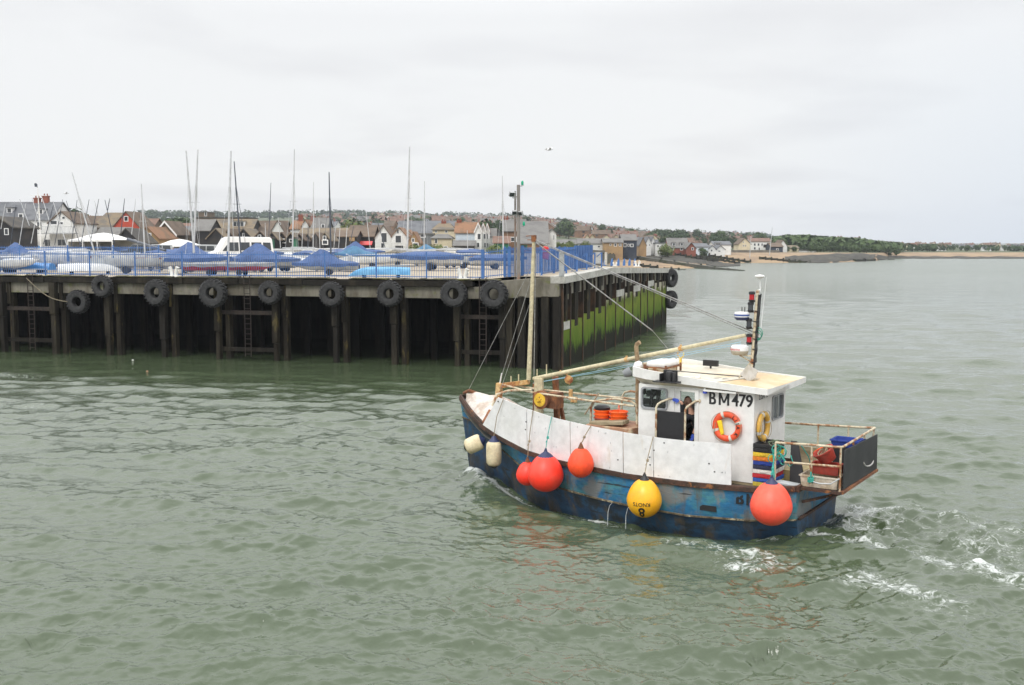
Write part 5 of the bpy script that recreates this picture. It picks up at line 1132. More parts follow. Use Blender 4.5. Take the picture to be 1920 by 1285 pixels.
tree(2, 701, 700, 400, 'slim dark poplar above the roofs left of the white gables'); tree(2, 478, 1300, 403, 'slim dark tree like a tower on the skyline')
tree(0, 911, 300, 413, 'dark tree right of the three white gables'); tree(0, 917, 310, 416, 'smaller dark tree beside the one right of the three white gables')
tree(3, 655, 300, 415, 'green tree behind the black hut roofs')
for x, y, l in ((1229, 431, 'left'), (1238, 432, 'middle'), (1247, 432, 'right')): tree(4, x, 620, y, 'large rounded tree, %s of the skyline group of three' % l)
for x, y, l in ((1268, 432, 'left'), (1278, 432, 'right')): tree(4, x, 640, y, 'rounded tree, %s of the skyline pair' % l)
tree(0, 1270, 420, 441, 'dark tree behind the arched dormers'); tree(0, 1245, 430, 441, 'dark tree over the plain white house'); tree(3, 1247, 318, 459, 'bright green bush tree left of the arched dormers'); tree(3, 1252, 316, 464, 'low bright bush left of the red brick house')
tree(1, 1315, 335, 466, 'green bush before the pale blue bungalow')
for x, y, d in ((1305, 444, 500), (1335, 438, 620), (1350, 445, 480), (1362, 445, 470), (1342, 442, 560), (1386, 448, 470), (1378, 450, 470), (1392, 443, 500), (1374, 444, 560), (1318, 447, 520)): tree(random.choice([0, 4]), x, d, y, 'dark tree among the town roofs behind the beach houses', 'town trees behind the beach')
tree(2, 1418, 560, 432, 'tall pointed conifer above the white terrace'); tree(1, 1427, 560, 438, 'rounded tree beside the tall pointed conifer'); tree(2, 1609, 620, 442, 'dark pointed conifer above the wooded shore')
for i in range(52):
    x = random.uniform(1448, 1640); D = random.uniform(430, 640); y = float(np.interp(x, [1448, 1460, 1500, 1560, 1600, 1640], [444, 442, 441, 446, 447, 455])) + (640-D)/210*9
    tree(random.choice([0, 1, 4, 4]), x, D, y+random.uniform(-1, 2), 'tree in the belt along the wooded shore', 'trees of the wooded shore')
for i in range(26):
    x = random.uniform(1462, 1640); tree(random.choice([0, 1]), x, 405+random.uniform(0, 20), float(np.interp(x, [1480, 1560, 1640], [463, 461, 465]))+random.uniform(-2, 2), 'bushy tree along the front of the wooded shore', 'bushes along the wooded shore')
for i in range(46):
    x = random.uniform(1625, 1940); tree(random.choice([0, 1, 4]), x, random.uniform(540, 1000), float(np.interp(x, [1630, 1700, 1760, 1940], [454, 456, 459, 462]))+random.uniform(-.8, 1.8), 'small tree on the far low shore at the right', 'trees on the far low shore')
for i in range(56):
    x = random.uniform(700, 1400) if i % 3 else random.uniform(1050, 1400); tree(random.choice([0, 1, 4]), x, random.uniform(480, 1400), None, 'tree among the hillside houses', 'trees among the hillside houses', sc=random.uniform(.7, 1.1))
for i in range(18):
    x = random.uniform(1040, 1240); tree(3, x, random.uniform(285, 300) if x < 1110 else random.uniform(322, 345), None, 'low green bush along the top of the beach', 'bushes along the top of the beach', sc=random.uniform(.25, .42))
for i, (x, y) in enumerate(((775, 463), (782, 466), (812, 464), (820, 466), (826, 464), (930, 464), (936, 466))): tree(3, x, 198, y-3, 'small green garden bush before the houses', 'garden bushes before the houses')
def woods(label, spots, leaf, seed, per=26, s0=.5):
    rn = random.Random(seed); b = MB()
    for px, D, w, h in spots:
        c = ground(px, D)
        if px > 1440: h = max(2.5, min(h, atY(px, float(np.interp(px, [1440, 1480, 1540, 1600, 1650, 1720, 1900], [446, 442, 444, 448, 454, 458, 461])), D).z-c.z))
        for k in range(per):
            d = Vector((rn.gauss(0, 1), rn.gauss(0, 1), rn.gauss(0, 1))).normalized(); p = c+Vector((d.x*w*.5, d.y*w*.5, h*.55+d.z*h*.42))*1.0; p = c+(p-c)*rn.uniform(.75, 1.1); s = rn.uniform(.7, 1.4)*s0*w/8
            u = Vector((rn.gauss(0, 1), rn.gauss(0, 1), rn.gauss(0, 1))).normalized(); v = d.cross(u).normalized(); u = v.cross(d+Vector((0, 0, .3))).normalized(); b.add([p-u*s, p-v*s*.8, p+u*s, p+v*s*.8+d*s*.4], [(0, 1, 2, 3)])
    tag(b.build('distant_wood', leaf), label, None, None, 'stuff')
rw = random.Random(3)
woods('dense green wood behind the rocky foreshore', [(rw.uniform(1450, 1680), rw.uniform(440, 700), 10, rw.uniform(6, 11)) for _ in range(260)], leafs[1], 4, 60, .8)
woods('dark green copses scattered between the hillside houses', [(rw.uniform(560, 1420), rw.uniform(650, 1650), 12, rw.uniform(5, 9)) for _ in range(190)], leafs[0], 5, 30, 1.0)
woods('hazy tree line along the top of the hill', [(x_, prof(x_)[4]-rw.uniform(0, 60), 16, rw.uniform(6, 11)) for x_ in [rw.uniform(260, 1480) for _ in range(240)]], leafs[0], 6, 30, 1.0)
woods('low trees among the houses on the far shore', [(rw.uniform(1640, 1980), rw.uniform(560, 1080), 9, rw.uniform(4, 6.5)) for _ in range(170)], leafs[0], 7, 36, .8)
# low gardens and sea wall beyond the quay
b = MB(); rg = []
for px in range(1060, 1480, 20): 
    q = ground(px, prof(px)[1]+3); rg.append([q+Vector((0, 0, -1)), q+Vector((0, 0, .9)), q+Vector((0, .8, .9)), q+Vector((0, .8, -1))])
b.loft(rg, True); tag(b.build('sea_wall', mat('sea_wall_stone', (.13, .12, .10), (.18, .17, .14), scale=.5, dirt=.3)), 'low stone sea wall along the top of the beach', 'sea wall')
# flagstaff, poles in the sea, gulls
fp = thing('flagstaff', 'white flagstaff with a cross yard and small flag before the club house', 'flagpole', Vector((atY(77, 470, 170).x, 170, ZD+.03))); hh = atY(75, 353, 170).z-ZD
b = MB(); b.tube([(0, 0, 0), (-.05, 0, hh*.62), (-.15, 0, hh)], [.14, .11, .05], 8); b.build('pole', white, fp, 50)
zy = atY(75, 367, 170).z-ZD; b = MB(); b.tube([(-1.4, 0, zy), (1.3, 0, zy-.05)], .035, 6); b.build('yard', white, fp)
b = MB(); b.add([(-.15, 0, hh-.05), (-.15, 0, hh+.55), (-.4, .1, hh+.75), (-.65, 0, hh+.7), (-.62, .05, hh+.15), (-.35, .1, hh+.2)], [(0, 1, 2, 5), (2, 3, 4, 5)]); b.build('flag', carb, fp)
for x0, y0, x1, y1, lab in ((1448, 427, 1441, 491, 'thin white withy pole standing in the water, right of the pair'), (1408, 443, 1405, 492, 'thin white withy pole standing in the water, left of the pair')):
    P = atz(x1, y1, 0); T = atY(x0, y0, P.y); b = MB(Matrix.Translation(-P)); b.tube([P+Vector((0, 0, -1)), T], [.14, .09], 6); o = b.build('withy_pole', gelg); o.location = P; tag(o, lab, 'pole')
gull = mat('gull_feather', (.72, .72, .72), (.5, .51, .53), scale=8, rough=.8)
for px, py, D, s, lab in ((1030, 281, 62, .85, 'gull gliding above the quay in the open sky'), (124, 363, 120, 1.2, 'gull gliding over the club house')):
    P = atY(px, py, D); g = thing('gull', lab, 'gull', P, R(20)); g.scale = (s,)*3; b = MB()
    b.lathe([(.005, -.24), (.035, -.18), (.065, -.05), (.06, .05), (.03, .14), (.035, .18), (.025, .22), (.004, .27)], (0, 0, 0), (1, 0, .1), 10)
    for sg in (-1, 1):
        b.add([(.10, sg*.03, .03), (-.08, sg*.03, .03), (.10, sg*.30, .13), (-.05, sg*.30, .12), (-.02, sg*.62, .04), (-.09, sg*.60, .03), (.10, sg*.03, .045), (-.08, sg*.03, .04), (.10, sg*.30, .145), (-.05, sg*.30, .13)], [(0, 1, 3, 2), (2, 3, 5, 4), (6, 7, 9, 8), (8, 9, 5, 4)])
    b.add([(-.2, -.05, 0), (-.2, .05, 0), (-.34, .08, 0), (-.34, -.08, 0)], [(0, 1, 2, 3)])
    b.build('body', gull, g, 60)
# ============================================================ FISHING BOAT (local: x forward, y to port, z up)
BMat = BM; BI = BMat.inverted()
def bly(px, py, y):
    o = BI @ Vector((0, 0, HC)); d = BI.to_3x3() @ ray(px, py); return o + d*((y-o.y)/d.y)
def blx(px, py, x):
    o = BI @ Vector((0, 0, HC)); d = BI.to_3x3() @ ray(px, py); return o + d*((x-o.x)/d.x)
def blz(px, py, z):
    o = BI @ Vector((0, 0, HC)); d = BI.to_3x3() @ ray(px, py); return o + d*((z-o.z)/d.z)
def T(x, y, z): return Matrix.Translation((x, y, z))
def onboat(name, label, cat, loc=(0, 0, 0), rz=0, group=None, tilt=None):
    M_ = BMat @ Matrix.Translation(loc) @ Matrix.Rotation(rz, 4, 'Z')
    if tilt is not None: M_ = M_ @ tilt
    return thing(name, label, cat, M=M_, group=group)
# paints
def hullmat(name, a, b_, c, rustc, stretch=(1, 1, 1)):
    m = mat(name, a, b_, scale=1.6, lo=.44, hi=.60, stretch=(.7, .7, 1.3), dirt=.3, rough=.55, rust=c, rust_lo=.51, rust_hi=.60, rust_scale=1.3, bump=.5, bump_scale=14)
    t = m.node_tree; N = t.nodes; L = t.links; b = N['Principled BSDF']; src = b.inputs['Base Color'].links[0].from_socket
    g = N.new('ShaderNodeTexCoord')
    def lay(src, st, sc, lo, hi, col):
        mp = N.new('ShaderNodeMapping'); mp.inputs['Scale'].default_value = st; mp.inputs['Location'].default_value = (sc, 3.1, sc*.7); L.new(g.outputs['Object'], mp.inputs[0])
        n = N.new('ShaderNodeTexNoise'); n.inputs['Scale'].default_value = sc; n.inputs['Detail'].default_value = 9; n.inputs['Roughness'].default_value = .65; L.new(mp.outputs[0], n.inputs['Vector'])
        r = N.new('ShaderNodeMapRange'); r.clamp = True; r.inputs[1].default_value = lo; r.inputs[2].default_value = hi; L.new(n.outputs['Fac'], r.inputs[0])
        x = N.new('ShaderNodeMix'); x.data_type = 'RGBA'; L.new(r.outputs[0], x.inputs[0]); L.new(src, x.inputs[6]); x.inputs[7].default_value = (*col, 1); return x.outputs[2]
    s = lay(src, (1, 1, .16), 2.6, .53, .68, rustc); s = lay(s, (.25, 1, 2.6), 3.1, .60, .66, (.02, .022, .025)); s = lay(s, (1, 1, 1), 9.0, .68, .73, (.03, .025, .02))
    L.new(s, b.inputs['Base Color']); return m
topside = hullmat('hull_blue', (.026, .165, .34), (.07, .25, .29), (.19, .205, .21), (.115, .095, .07))
lowside = hullmat('hull_navy', (.015, .046, .098), (.024, .080, .155), (.02, .026, .032), (.085, .065, .04))
ruststrip = mat('rust_rail', (.085, .042, .028), (.045, .03, .022), scale=5, dirt=.4, rough=.85, rust=(.28, .11, .035), rust_lo=.60, rust_hi=.68, rust_scale=4, bump=.8, bump_scale=20)
strake = mat('strake', (.17, .14, .09), (.07, .055, .035), scale=5, stretch=(1, 1, 1), dirt=.4, rough=.85, rust=(.42, .37, .24), rust_lo=.55, rust_hi=.62, rust_scale=6, bump=.7)
bwhite = mat('boat_white', (.76, .755, .73), (.70, .69, .65), scale=1.1, dirt=.10, rough=.5, rust=(.52, .42, .28), rust_lo=.68, rust_hi=.82, rust_scale=1.6, rust_stretch=(1, 1, .22), bump=.15, bump_scale=4)
panelw = mat('panel_white', (.80, .80, .80), (.70, .70, .68), scale=.9, lo=.42, hi=.68, dirt=.12, rough=.42, rust=(.55, .44, .30), rust_lo=.60, rust_hi=.78, rust_scale=1.8, rust_stretch=(1, 1, .22), bump=.8, bump_scale=1.7)
roofm = mat('roof_paint', (.64, .60, .50), (.58, .52, .41), scale=1.2, dirt=.15, rough=.6, rust=(.62, .42, .16), rust_lo=.52, rust_hi=.74, rust_scale=.9, bump=.3, bump_scale=10)
roofo = mat('roof_stained', (.60, .43, .24), (.60, .52, .36), scale=1.0, dirt=.15, rough=.6, rust=(.45, .18, .04), rust_lo=.62, rust_hi=.80, rust_scale=1.4, bump=.3, bump_scale=10)
creamp = mat('cream_spar', (.58, .52, .34), (.50, .43, .27), scale=3, dirt=.3, rough=.5, rust=(.40, .16, .05), rust_lo=.62, rust_hi=.70, rust_scale=5)
creamr = mat('cream_rusty_pipe', (.62, .55, .40), (.50, .42, .28), scale=4, dirt=.25, rough=.65, rust=(.28, .12, .05), rust_lo=.50, rust_hi=.60, rust_scale=5, bump=.5, bump_scale=30)
rustyo = mat('orange_rust', (.60, .42, .20), (.50, .26, .08), scale=4, dirt=.3, rough=.8, rust=(.26, .085, .03), rust_lo=.50, rust_hi=.62, rust_scale=5, bump=.6, bump_scale=25)
rustd = mat('deep_rust', (.17, .07, .035), (.30, .12, .045), scale=5, dirt=.35, rough=.9, bump=.7, bump_scale=25)
orangeb = mat('buoy_orange', (1.0, .085, .018), (.85, .07, .02), scale=1.5, dirt=.16, rough=.45, rust=(.45, .12, .06), rust_lo=.62, rust_hi=.78, rust_scale=3, bump=.8, bump_scale=55)
pinkb = mat('buoy_red', (1.0, .10, .055), (.92, .13, .075), scale=1.6, dirt=.10, rough=.46, rust=(.62, .16, .10), rust_lo=.62, rust_hi=.80, rust_scale=4, rust_stretch=(1, 1, .4))
redb_ = mat('buoy_bright_red', (1.0, .045, .02), (.9, .065, .035), scale=1.6, dirt=.10, rough=.44, rust=(.55, .09, .05), rust_lo=.62, rust_hi=.80, rust_scale=4, rust_stretch=(1, 1, .4))
yelb = mat('buoy_yellow', (.90, .46, .015), (.86, .40, .015), scale=1.5, dirt=.08, rough=.38, rust=(.62, .38, .10), rust_lo=.66, rust_hi=.75, rust_scale=2.5)
fendm = mat('fender_cream', (.72, .63, .42), (.62, .52, .33), scale=3, dirt=.2, rough=.55, rust=(.40, .30, .16), rust_lo=.62, rust_hi=.75, rust_scale=5)
navyp = mat('navy_rubber', (.025, .035, .10), None, rough=.5, dirt=.2)
blackp = mat('black_plastic', (.018, .018, .02), None, rough=.5, dirt=.2)
blacks = mat('letter_black', (.015, .015, .016), None, rough=.5, dirt=.1)
blackw = mat('worn_letter', (.012, .013, .015), (.06, .12, .16), scale=11, lo=.62, hi=.66, rough=.6)
greyl = mat('faded_letter', (.36, .36, .35), (.52, .50, .45), scale=6, rough=.6)
steel = mat('stainless', (.5, .5, .5), None, rough=.3, metal=.7, dirt=.1)
orangep = mat('basket_orange', (.95, .13, .012), (.85, .11, .01), scale=3, rough=.45, dirt=.1)
crimson = mat('red_tub', (.42, .05, .03), (.30, .05, .035), scale=3, rough=.6, dirt=.25)
teal = mat('teal_rope', (.06, .42, .34), (.04, .32, .27), scale=15, rough=.9, dirt=.3)
ropet = mat('tan_rope', (.36, .30, .20), (.26, .20, .13), scale=15, rough=.9, dirt=.3)
lblue = mat('light_blue_rope', (.30, .50, .62), None, rough=.9)
wire = mat('wire', (.30, .30, .29), (.18, .17, .15), scale=8, rough=.5, dirt=.2)
wood = mat('bare_wood', (.34, .28, .18), (.24, .19, .11), scale=4, stretch=(.3, 1, 1), dirt=.3, rough=.85)
tarp = mat('dirty_tarp', (.64, .58, .53), (.46, .38, .31), scale=2.5, dirt=.25, rough=.8, rust=(.72, .16, .06), rust_lo=.62, rust_hi=.66, rust_scale=1.3, bump=.8, bump_scale=5)
insidew = mat('inside_white', (.45, .45, .43), None, rough=.6, dirt=.15)

boat = thing('fishing_boat', 'blue and white fishing boat marked BM479 under way with buoys hung along its side', 'fishing boat', M=BMat)
SX = [0, .5, 1, 2, 2.5, 3.3, 4, 5, 6, 7, 7.6, 8.2, 8.65, 9.1, 9.5, 9.9, 10.15, 10.32]
def ip(x, xs, ys): return float(np.interp(x, xs, ys))
RX = [0, 1, 2.5, 4, 6, 7, 8, 8.65, 9.3, 9.9, 10.32]
RY = [1.6, 1.8, 1.87, 1.89, 1.80, 1.68, 1.47, 1.26, .90, .42, .03]
RZ = [1.13, 1.03, .98, .985, 1.08, 1.20, 1.44, 1.63, 1.86, 2.04, 2.14]
CX = [0, 1, 2.5, 4, 5, 6, 7, 8, 8.65, 9.3, 9.9, 10.32]
CY = [1.50, 1.70, 1.80, 1.83, 1.80, 1.69, 1.48, 1.12, .80, .46, .14, .02]
CZ = [.37, .26, .18, .22, .28, .36, .55, .93, 1.16, 1.38, 1.50, 1.56]
def ry(x): return ip(x, RX, RY)
def rz_(x): return ip(x, RX, RZ)
def cy(x): return ip(x, CX, CY)
def cz(x): return ip(x, CX, CZ)
def hb(x, z):                                        # half breadth at height z
    c = cz(x)
    if z >= c: f = (z-c)/max(.01, rz_(x)-c); return cy(x)+(ry(x)-cy(x))*f
    f = (c-z)/(c+.75); return cy(x)*(1-.16*f)-(.10+.35*max(0, (x-6)/4))*f if cy(x) > .3 else max(.012, cy(x)*(1-f))
def stem(x, z): return x - (.36*max(0, (1-(z+.3)/2.4)))*max(0, (x-8.6)/1.7)   # the stem rakes
b = MB(); rings = []
for x in SX:
    pts = []
    zs = [rz_(x), cz(x)+(rz_(x)-cz(x))*.5, cz(x)+.001, (cz(x)-.75)/2+.05, -.75]
    for z in zs: pts.append(Vector((stem(x, z), max(.012, hb(x, z)), z)))
    pts.append(Vector((stem(x, -.95), .0, -.95)))
    rings.append(pts+[Vector((p.x, -p.y, p.z)) for p in pts[-2::-1]])
npt = len(rings[0]); o_ = [v for r in rings for v in r]; fs = []; mi = []
for i in range(len(rings)-1):
    for k in range(npt-1):
        fs.append((i*npt+k, i*npt+k+1, (i+1)*npt+k+1, (i+1)*npt+k)); mi.append(0 if k < 2 or k >= npt-3 else 1)
b.v = [tuple(v) for v in o_]; b.f = fs; b.m = mi
tr = [r for r in rings[0]]; n_ = len(tr)
top_ = [0, 1, 2, n_-3, n_-2, n_-1]; b.add([tr[i] for i in top_], [(0, 1, 2, 3, 4, 5)], 0); b.add([tr[i] for i in range(2, n_-2)], [tuple(range(n_-4))], 1)
hull = b.build('hull', [topside, lowside], boat, 22)
# strake along the chine and rubbing rail
def rail_run(fn, xs, w, h):
    rings = []
    for x in xs:
        p = fn(x); rings.append([p+Vector((0, -.02, -h/2)), p+Vector((0, w, -h/2*.7)), p+Vector((0, w, h/2*.7)), p+Vector((0, -.02, h/2))])
    return rings
for sg in (1, -1):
    b = MB(); rg = rail_run(lambda x: Vector((stem(x, cz(x)), cy(x), cz(x))), SX, .035, .05); b.loft([[Vector((v.x, sg*v.y, v.z)) for v in r] for r in rg]); b.build('strake', strake, boat)
    b = MB(); rg = rail_run(lambda x: Vector((x, ry(x), rz_(x)-.04)), SX, .05, .15); b.loft([[Vector((v.x, sg*v.y, v.z)) for v in r] for r in rg]); b.build('rubbing_rail', ruststrip, boat)
    b = MB(); rg = []
    for x in [q for q in SX if q > 7.5]:
        rg.append([Vector((x, sg*(ry(x)+.02), rz_(x)+.035)), Vector((x, sg*(ry(x)+.01), rz_(x)+.065)), Vector((x, sg*max(0, ry(x)-.07), rz_(x)+.065)), Vector((x, sg*max(0, ry(x)-.07), rz_(x)+.035))])
    b.loft(rg); b.build('gunwale_cap', ruststrip, boat)
b = MB(); b.box((-.045, 0, .385), (.06, 2.95, .05)); b.box((-.04, 0, 1.09), (.07, 3.2, .14)); b.build('transom_rail', ruststrip, boat)
b = MB(); rg = [[Vector((x, s*(ry(x)-.04), rz_(x)-.10 if x < 8 else rz_(x)-.28)) for s in (1, -1)] for x in SX[:-1]]; b.loft(rg, False, None, False); b.build('deck', mat('deck_paint', (.22, .20, .16), (.16, .15, .12), scale=2, rust=(.2, .1, .05), dirt=.3), boat)
# discharge slot and worn mark on the port side
b = MB(); b.bb((1.78, 1.74, .36), (2.18, hb(2, .45)+.012, .49)); b.build('scupper', blackp, boat)
lettering('transom_name', 'LISA K', .2, blackw, boat, T(-.02, -.25, .80) @ Matrix(((0, 0, -1, 0), (-1, 0, 0, 0), (0, 1, 0, 0), (0, 0, 0, 1))), .006, 1.05)
# tall white spray panels along the port side
PX = [8.65, 8.0, 7.1, 6.1, 5.55, 4.98, 3.9, 3.11, 2.2, 1.40]
PZT = [2.42, 2.49, 2.33, 2.165, 2.11, 2.06, 2.00, 1.965, 1.97, 1.99]
ptop = lambda x: ip(-x, [-v for v in PX], PZT)
bp = bly(905, 800, 1.3)
segs = [(8.66, 6.98), (6.96, 5.62), (5.60, 4.12), (4.10, 3.32), (3.30, 1.41)]
for i, (xa, xb) in enumerate(segs):
    b = MB(); rg = []
    for k in range(7):
        x = xa+(xb-xa)*k/6; y0 = ry(x)+.03; zt = ptop(x); xt = x
        if i == 0: xt = 7.98+(x-6.98)*(8.0-6.98)/(8.66-6.98)*.0 + (x-6.98)/(8.66-6.98)*0; xt = 6.98+(x-6.98)*(7.99-6.98)/(8.66-6.98); zt = ptop(xt)
        yt = ry(xt)+.07; n_ = .018
        rg.append([Vector((x, y0, rz_(x)+.03)), Vector((xt, yt, zt)), Vector((xt, yt-n_, zt)), Vector((x, y0-n_, rz_(x)+.03))])
    b.loft(rg); b.build('spray_panel', panelw, boat, 30)
b = MB(); rnp = random.Random(4)
for k in range(34):
    x = rnp.uniform(1.5, 8.0); f = rnp.choice([.05, .93, .95, .5, .3, .7, .6, .96]); zt = ptop(x); z = rz_(x)+.04+(zt-rz_(x)-.08)*f; y = ry(x)+.03+.04*f+.004; a = rnp.choice([0, 1.57, 1.57, .6])
    b.box((x, y, z), (.04*abs(math.cos(a))+.004, .004, .04*abs(math.sin(a))+.004), None)
b.build('fixing_marks', blackp, boat)
# wheelhouse
def wall(mb, o, u, v, n, us, vs, holes, t):
    """grid wall: origin o, axes u, v, inward normal n; holes as (u0, v0, u1, v1)"""
    us = sorted(set(us+[h[0] for h in holes]+[h[2] for h in holes])); vs = sorted(set(vs+[h[1] for h in holes]+[h[3] for h in holes]))
    P = lambda a, c, d: Vector(o)+Vector(u)*a+Vector(v)*c+Vector(n)*d
    solid = {}
    for i in range(len(us)-1):
        for j in range(len(vs)-1):
            cu, cv = (us[i]+us[i+1])/2, (vs[j]+vs[j+1])/2; solid[i, j] = not any(h[0] < cu < h[2] and h[1] < cv < h[3] for h in holes)
    for (i, j), s in solid.items():
        if not s: continue
        a0, a1, c0, c1_ = us[i], us[i+1], vs[j], vs[j+1]
        for d in (0, t): mb.add([P(a0, c0, d), P(a1, c0, d), P(a1, c1_, d), P(a0, c1_, d)], [(0, 1, 2, 3)])
        for (di, dj, e) in ((-1, 0, (a0, c0, a0, c1_)), (1, 0, (a1, c0, a1, c1_)), (0, -1, (a0, c0, a1, c0)), (0, 1, (a0, c1_, a1, c1_))):
            if not solid.get((i+di, j+dj), False): mb.add([P(e[0], e[1], 0), P(e[2], e[3], 0), P(e[2], e[3], t), P(e[0], e[1], t)], [(0, 1, 2, 3)])
X0, X1_, Y0, Y1, Z0, Z1 = 1.15, 4.08, -.92, 1.2, 1.0, 3.10
wz0, wz1 = 2.50, 2.98
b = MB()
wall(b, (0, Y1, 0), (1, 0, 0), (0, 0, 1), (0, -1, 0), [X0, X1_], [Z0, Z1], [(3.33, wz0+.02, 3.99, wz1+.03), (2.60, Z0+.0, 3.12, 3.01)], .05)
wall(b, (0, Y0, 0), (1, 0, 0), (0, 0, 1), (0, 1, 0), [X0, X1_], [Z0, Z1], [(3.0, 2.4, 3.95, wz1), (1.9, 2.4, 2.8, wz1)], .05)
wall(b, (X1_, 0, 0), (0, 1, 0), (0, 0, 1), (-1, 0, 0), [Y0+.05, Y1-.05], [Z0, Z1], [(-.78, 2.42, .08, wz1), (.2, 2.42, 1.06, wz1)], .05)
wall(b, (X0, 0, 0), (0, 1, 0), (0, 0, 1), (1, 0, 0), [Y0+.05, Y1-.05], [Z0, Z1], [(-.72, 2.30, .02, 2.86)], .05)
wh = b.build('wheelhouse', bwhite, boat)
b = MB(); b.bb((X0-.02, Y0-.02, .93), (X1_+.02, Y1-.02, .999)); b.build('plinth', wood, wh)
def frame(name, o, u, v, n, a0, c0, a1, c1_, w, m, d=.03, glass=True, gm=None):
    P = lambda a, c, q: Vector(o)+Vector(u)*a+Vector(v)*c-Vector(n)*q
    b = MB(); rad = .07
    def rr(a0, c0, a1, c1_, r):
        out = []
        for cx_, cy_, t0 in ((a1-r, c1_-r, 0), (a0+r, c1_-r, 90), (a0+r, c0+r, 180), (a1-r, c0+r, 270)):
            for k in range(5): t = R(t0+22.5*k); out.append((cx_+r*math.cos(t), cy_+r*math.sin(t)))
        return out
    outer = rr(a0-w*.6, c0-w*.6, a1+w*.6, c1_+w*.6, rad+w*.5); inner = rr(a0+w*.4, c0+w*.4, a1-w*.4, c1_-w*.4, rad)
    b.loft([[P(*q, .002) for q in outer], [P(*q, d) for q in outer], [P(*q, d) for q in inner], [P(*q, -.045) for q in inner]], True, None, False); f = b.build(name, m, wh, 40)
    if glass: b = MB(); b.add([P(*q, -.02) for q in inner], [tuple(range(len(inner)))]); b.build('glass', gm or see_through(), f)
    return f
gfr = mat('grey_rubber_frame', (.32, .33, .34), None, rough=.5)
frame('window', (0, Y1, 0), (1, 0, 0), (0, 0, 1), (0, -1, 0), 3.33, wz0+.02, 3.99, wz1+.03, .04, gfr)
frame('window', (0, Y0, 0), (1, 0, 0), (0, 0, 1), (0, 1, 0), 3.0, 2.4, 3.95, wz1, .04, gfr)
frame('window', (0, Y0, 0), (1, 0, 0), (0, 0, 1), (0, 1, 0), 1.9, 2.4, 2.8, wz1, .04, gfr)
frame('window', (X1_, 0, 0), (0, 1, 0), (0, 0, 1), (-1, 0, 0), -.78, 2.42, .08, wz1, .04, gfr); frame('window', (X1_, 0, 0), (0, 1, 0), (0, 0, 1), (-1, 0, 0), .2, 2.42, 1.06, wz1, .04, gfr)
af = frame('window', (X0, 0, 0), (0, 1, 0), (0, 0, 1), (1, 0, 0), -.72, 2.30, .02, 2.86, .03, gfr, gm=glassmat('smoky_glass', (.10, .11, .12), .15)); b = MB(); b.bb((X0-.02, -.37, 2.30), (X0-.004, -.34, 2.86)); b.build('mullion', steel, af)
# door frame (white, proud), top rail shadow board, sliding door edge
b = MB(); dfx0, dfx1 = 2.50, 3.24
b.bb((dfx0, Y1+.002, 1.0), (2.60, Y1+.035, 3.06)); b.bb((3.12, Y1+.002, 1.0), (dfx1, Y1+.035, 3.06)); b.bb((2.602, Y1+.002, 2.995), (3.118, Y1+.035, 3.06)); b.build('door_frame', bwhite, wh, None, .006)
b = MB(); b.bb((2.98, Y1-.02, 1.02), (3.118, Y1+.01, 2.99)); sl = b.build('sliding_door', bwhite, wh)
# black boarded half door with curved pipe rails outside
b = MB(); b.bb((2.77, 1.44, 1.66), (3.48, 1.47, 2.53)); b.build('black_board', blackp, boat, None, .01)
for xx, dx in ((3.47, -.30), (2.72, -.22)):
    b = MB(); b.tube([(xx, 1.49, 1.3), (xx, 1.49, 2.48), (xx, 1.49, 2.60), (xx-.03, 1.46, 2.68), (xx-.09, 1.40, 2.73), (xx+dx+.06, 1.27, 2.80), (xx+dx, 1.21, 2.80)], .026, 10); b.lathe([(.05, 0), (.05, .02)], (xx+dx, 1.2, 2.80), (0, 1, 0), 12); b.build('grab_rail', creamr, boat, 60)
# inside: helm seat, console, rear panel, overhead
b = MB(); b.bb((3.35, Y0+.06, 1.0), (4.02, .7, 2.12)); b.bb((3.55, -.2, 2.121), (3.95, .25, 2.38)); b.bb((3.6, .35, 2.121), (3.9, .62, 2.33)); b.build('console', blackp, wh)
b = MB(); b.lathe([(.18, 0), (.05, .05), (.05, .6)], (3.2, .25, 1.0), n=12); b.box((3.2, .25, 1.65), (.42, .42, .1)); b.box((2.98, .25, 2.05), (.1, .42, .7)); b.build('helm_seat', blackp, wh)
b = MB(); b.tube([(3.62, 1.0, 2.98), (3.60, 1.0, 2.72), (3.55, .98, 2.64), (3.62, .96, 2.60), (3.68, .98, 2.66), (3.63, 1.0, 2.76)], .008, 6); b.box((3.86, .7, 2.88), (.22, .1, .22)); b.build('hanging_cable', blackp, wh)
b = MB(); b.tube([(3.83, 1.05, 2.1), (3.80, 1.05, 2.82)], .05, 8); b.box((3.84, 1.02, 2.85), (.2, .1, .14)); b.build('instrument_post', blackp, wh)
b = MB(); b.bb((1.22, Y0+.06, 1.02), (1.9, .4, 2.0)); b.build('locker', insidew, wh)
# roof: slab with raised coaming towards the bow
b = MB(); RX0, RX1, RY0, RY1 = .80, 4.36, -1.36, 1.34
zr0 = lambda x: 3.195+.052*(x-RX0)
def outline(e=0.0):
    xa, xb, ya, yb = RX0-e, RX1+e, RY0-e, RY1+e; fw = .35
    return [(xa, yb-.0), (xa+1.2, yb), (xb-fw-.2, yb), (xb-.1, yb-.18), (xb, yb-.5), (xb+.06, 0), (xb, ya+.5), (xb-.1, ya+.18), (xb-fw-.2, ya), (xa+1.2, ya), (xa, ya), (xa-.05, 0)]
ou = outline()
b.loft([[Vector((x, y, 3.09)) for x, y in outline(-.16)], [Vector((x, y, zr0(x)-.11)) for x, y in ou], [Vector((x, y, zr0(x))) for x, y in ou]], True)
roof = b.build('roof', roofm, wh)
b = MB(); ch_ = lambda x: .025+.10*max(0, min(1, (x-1.9)/2.2))**.9
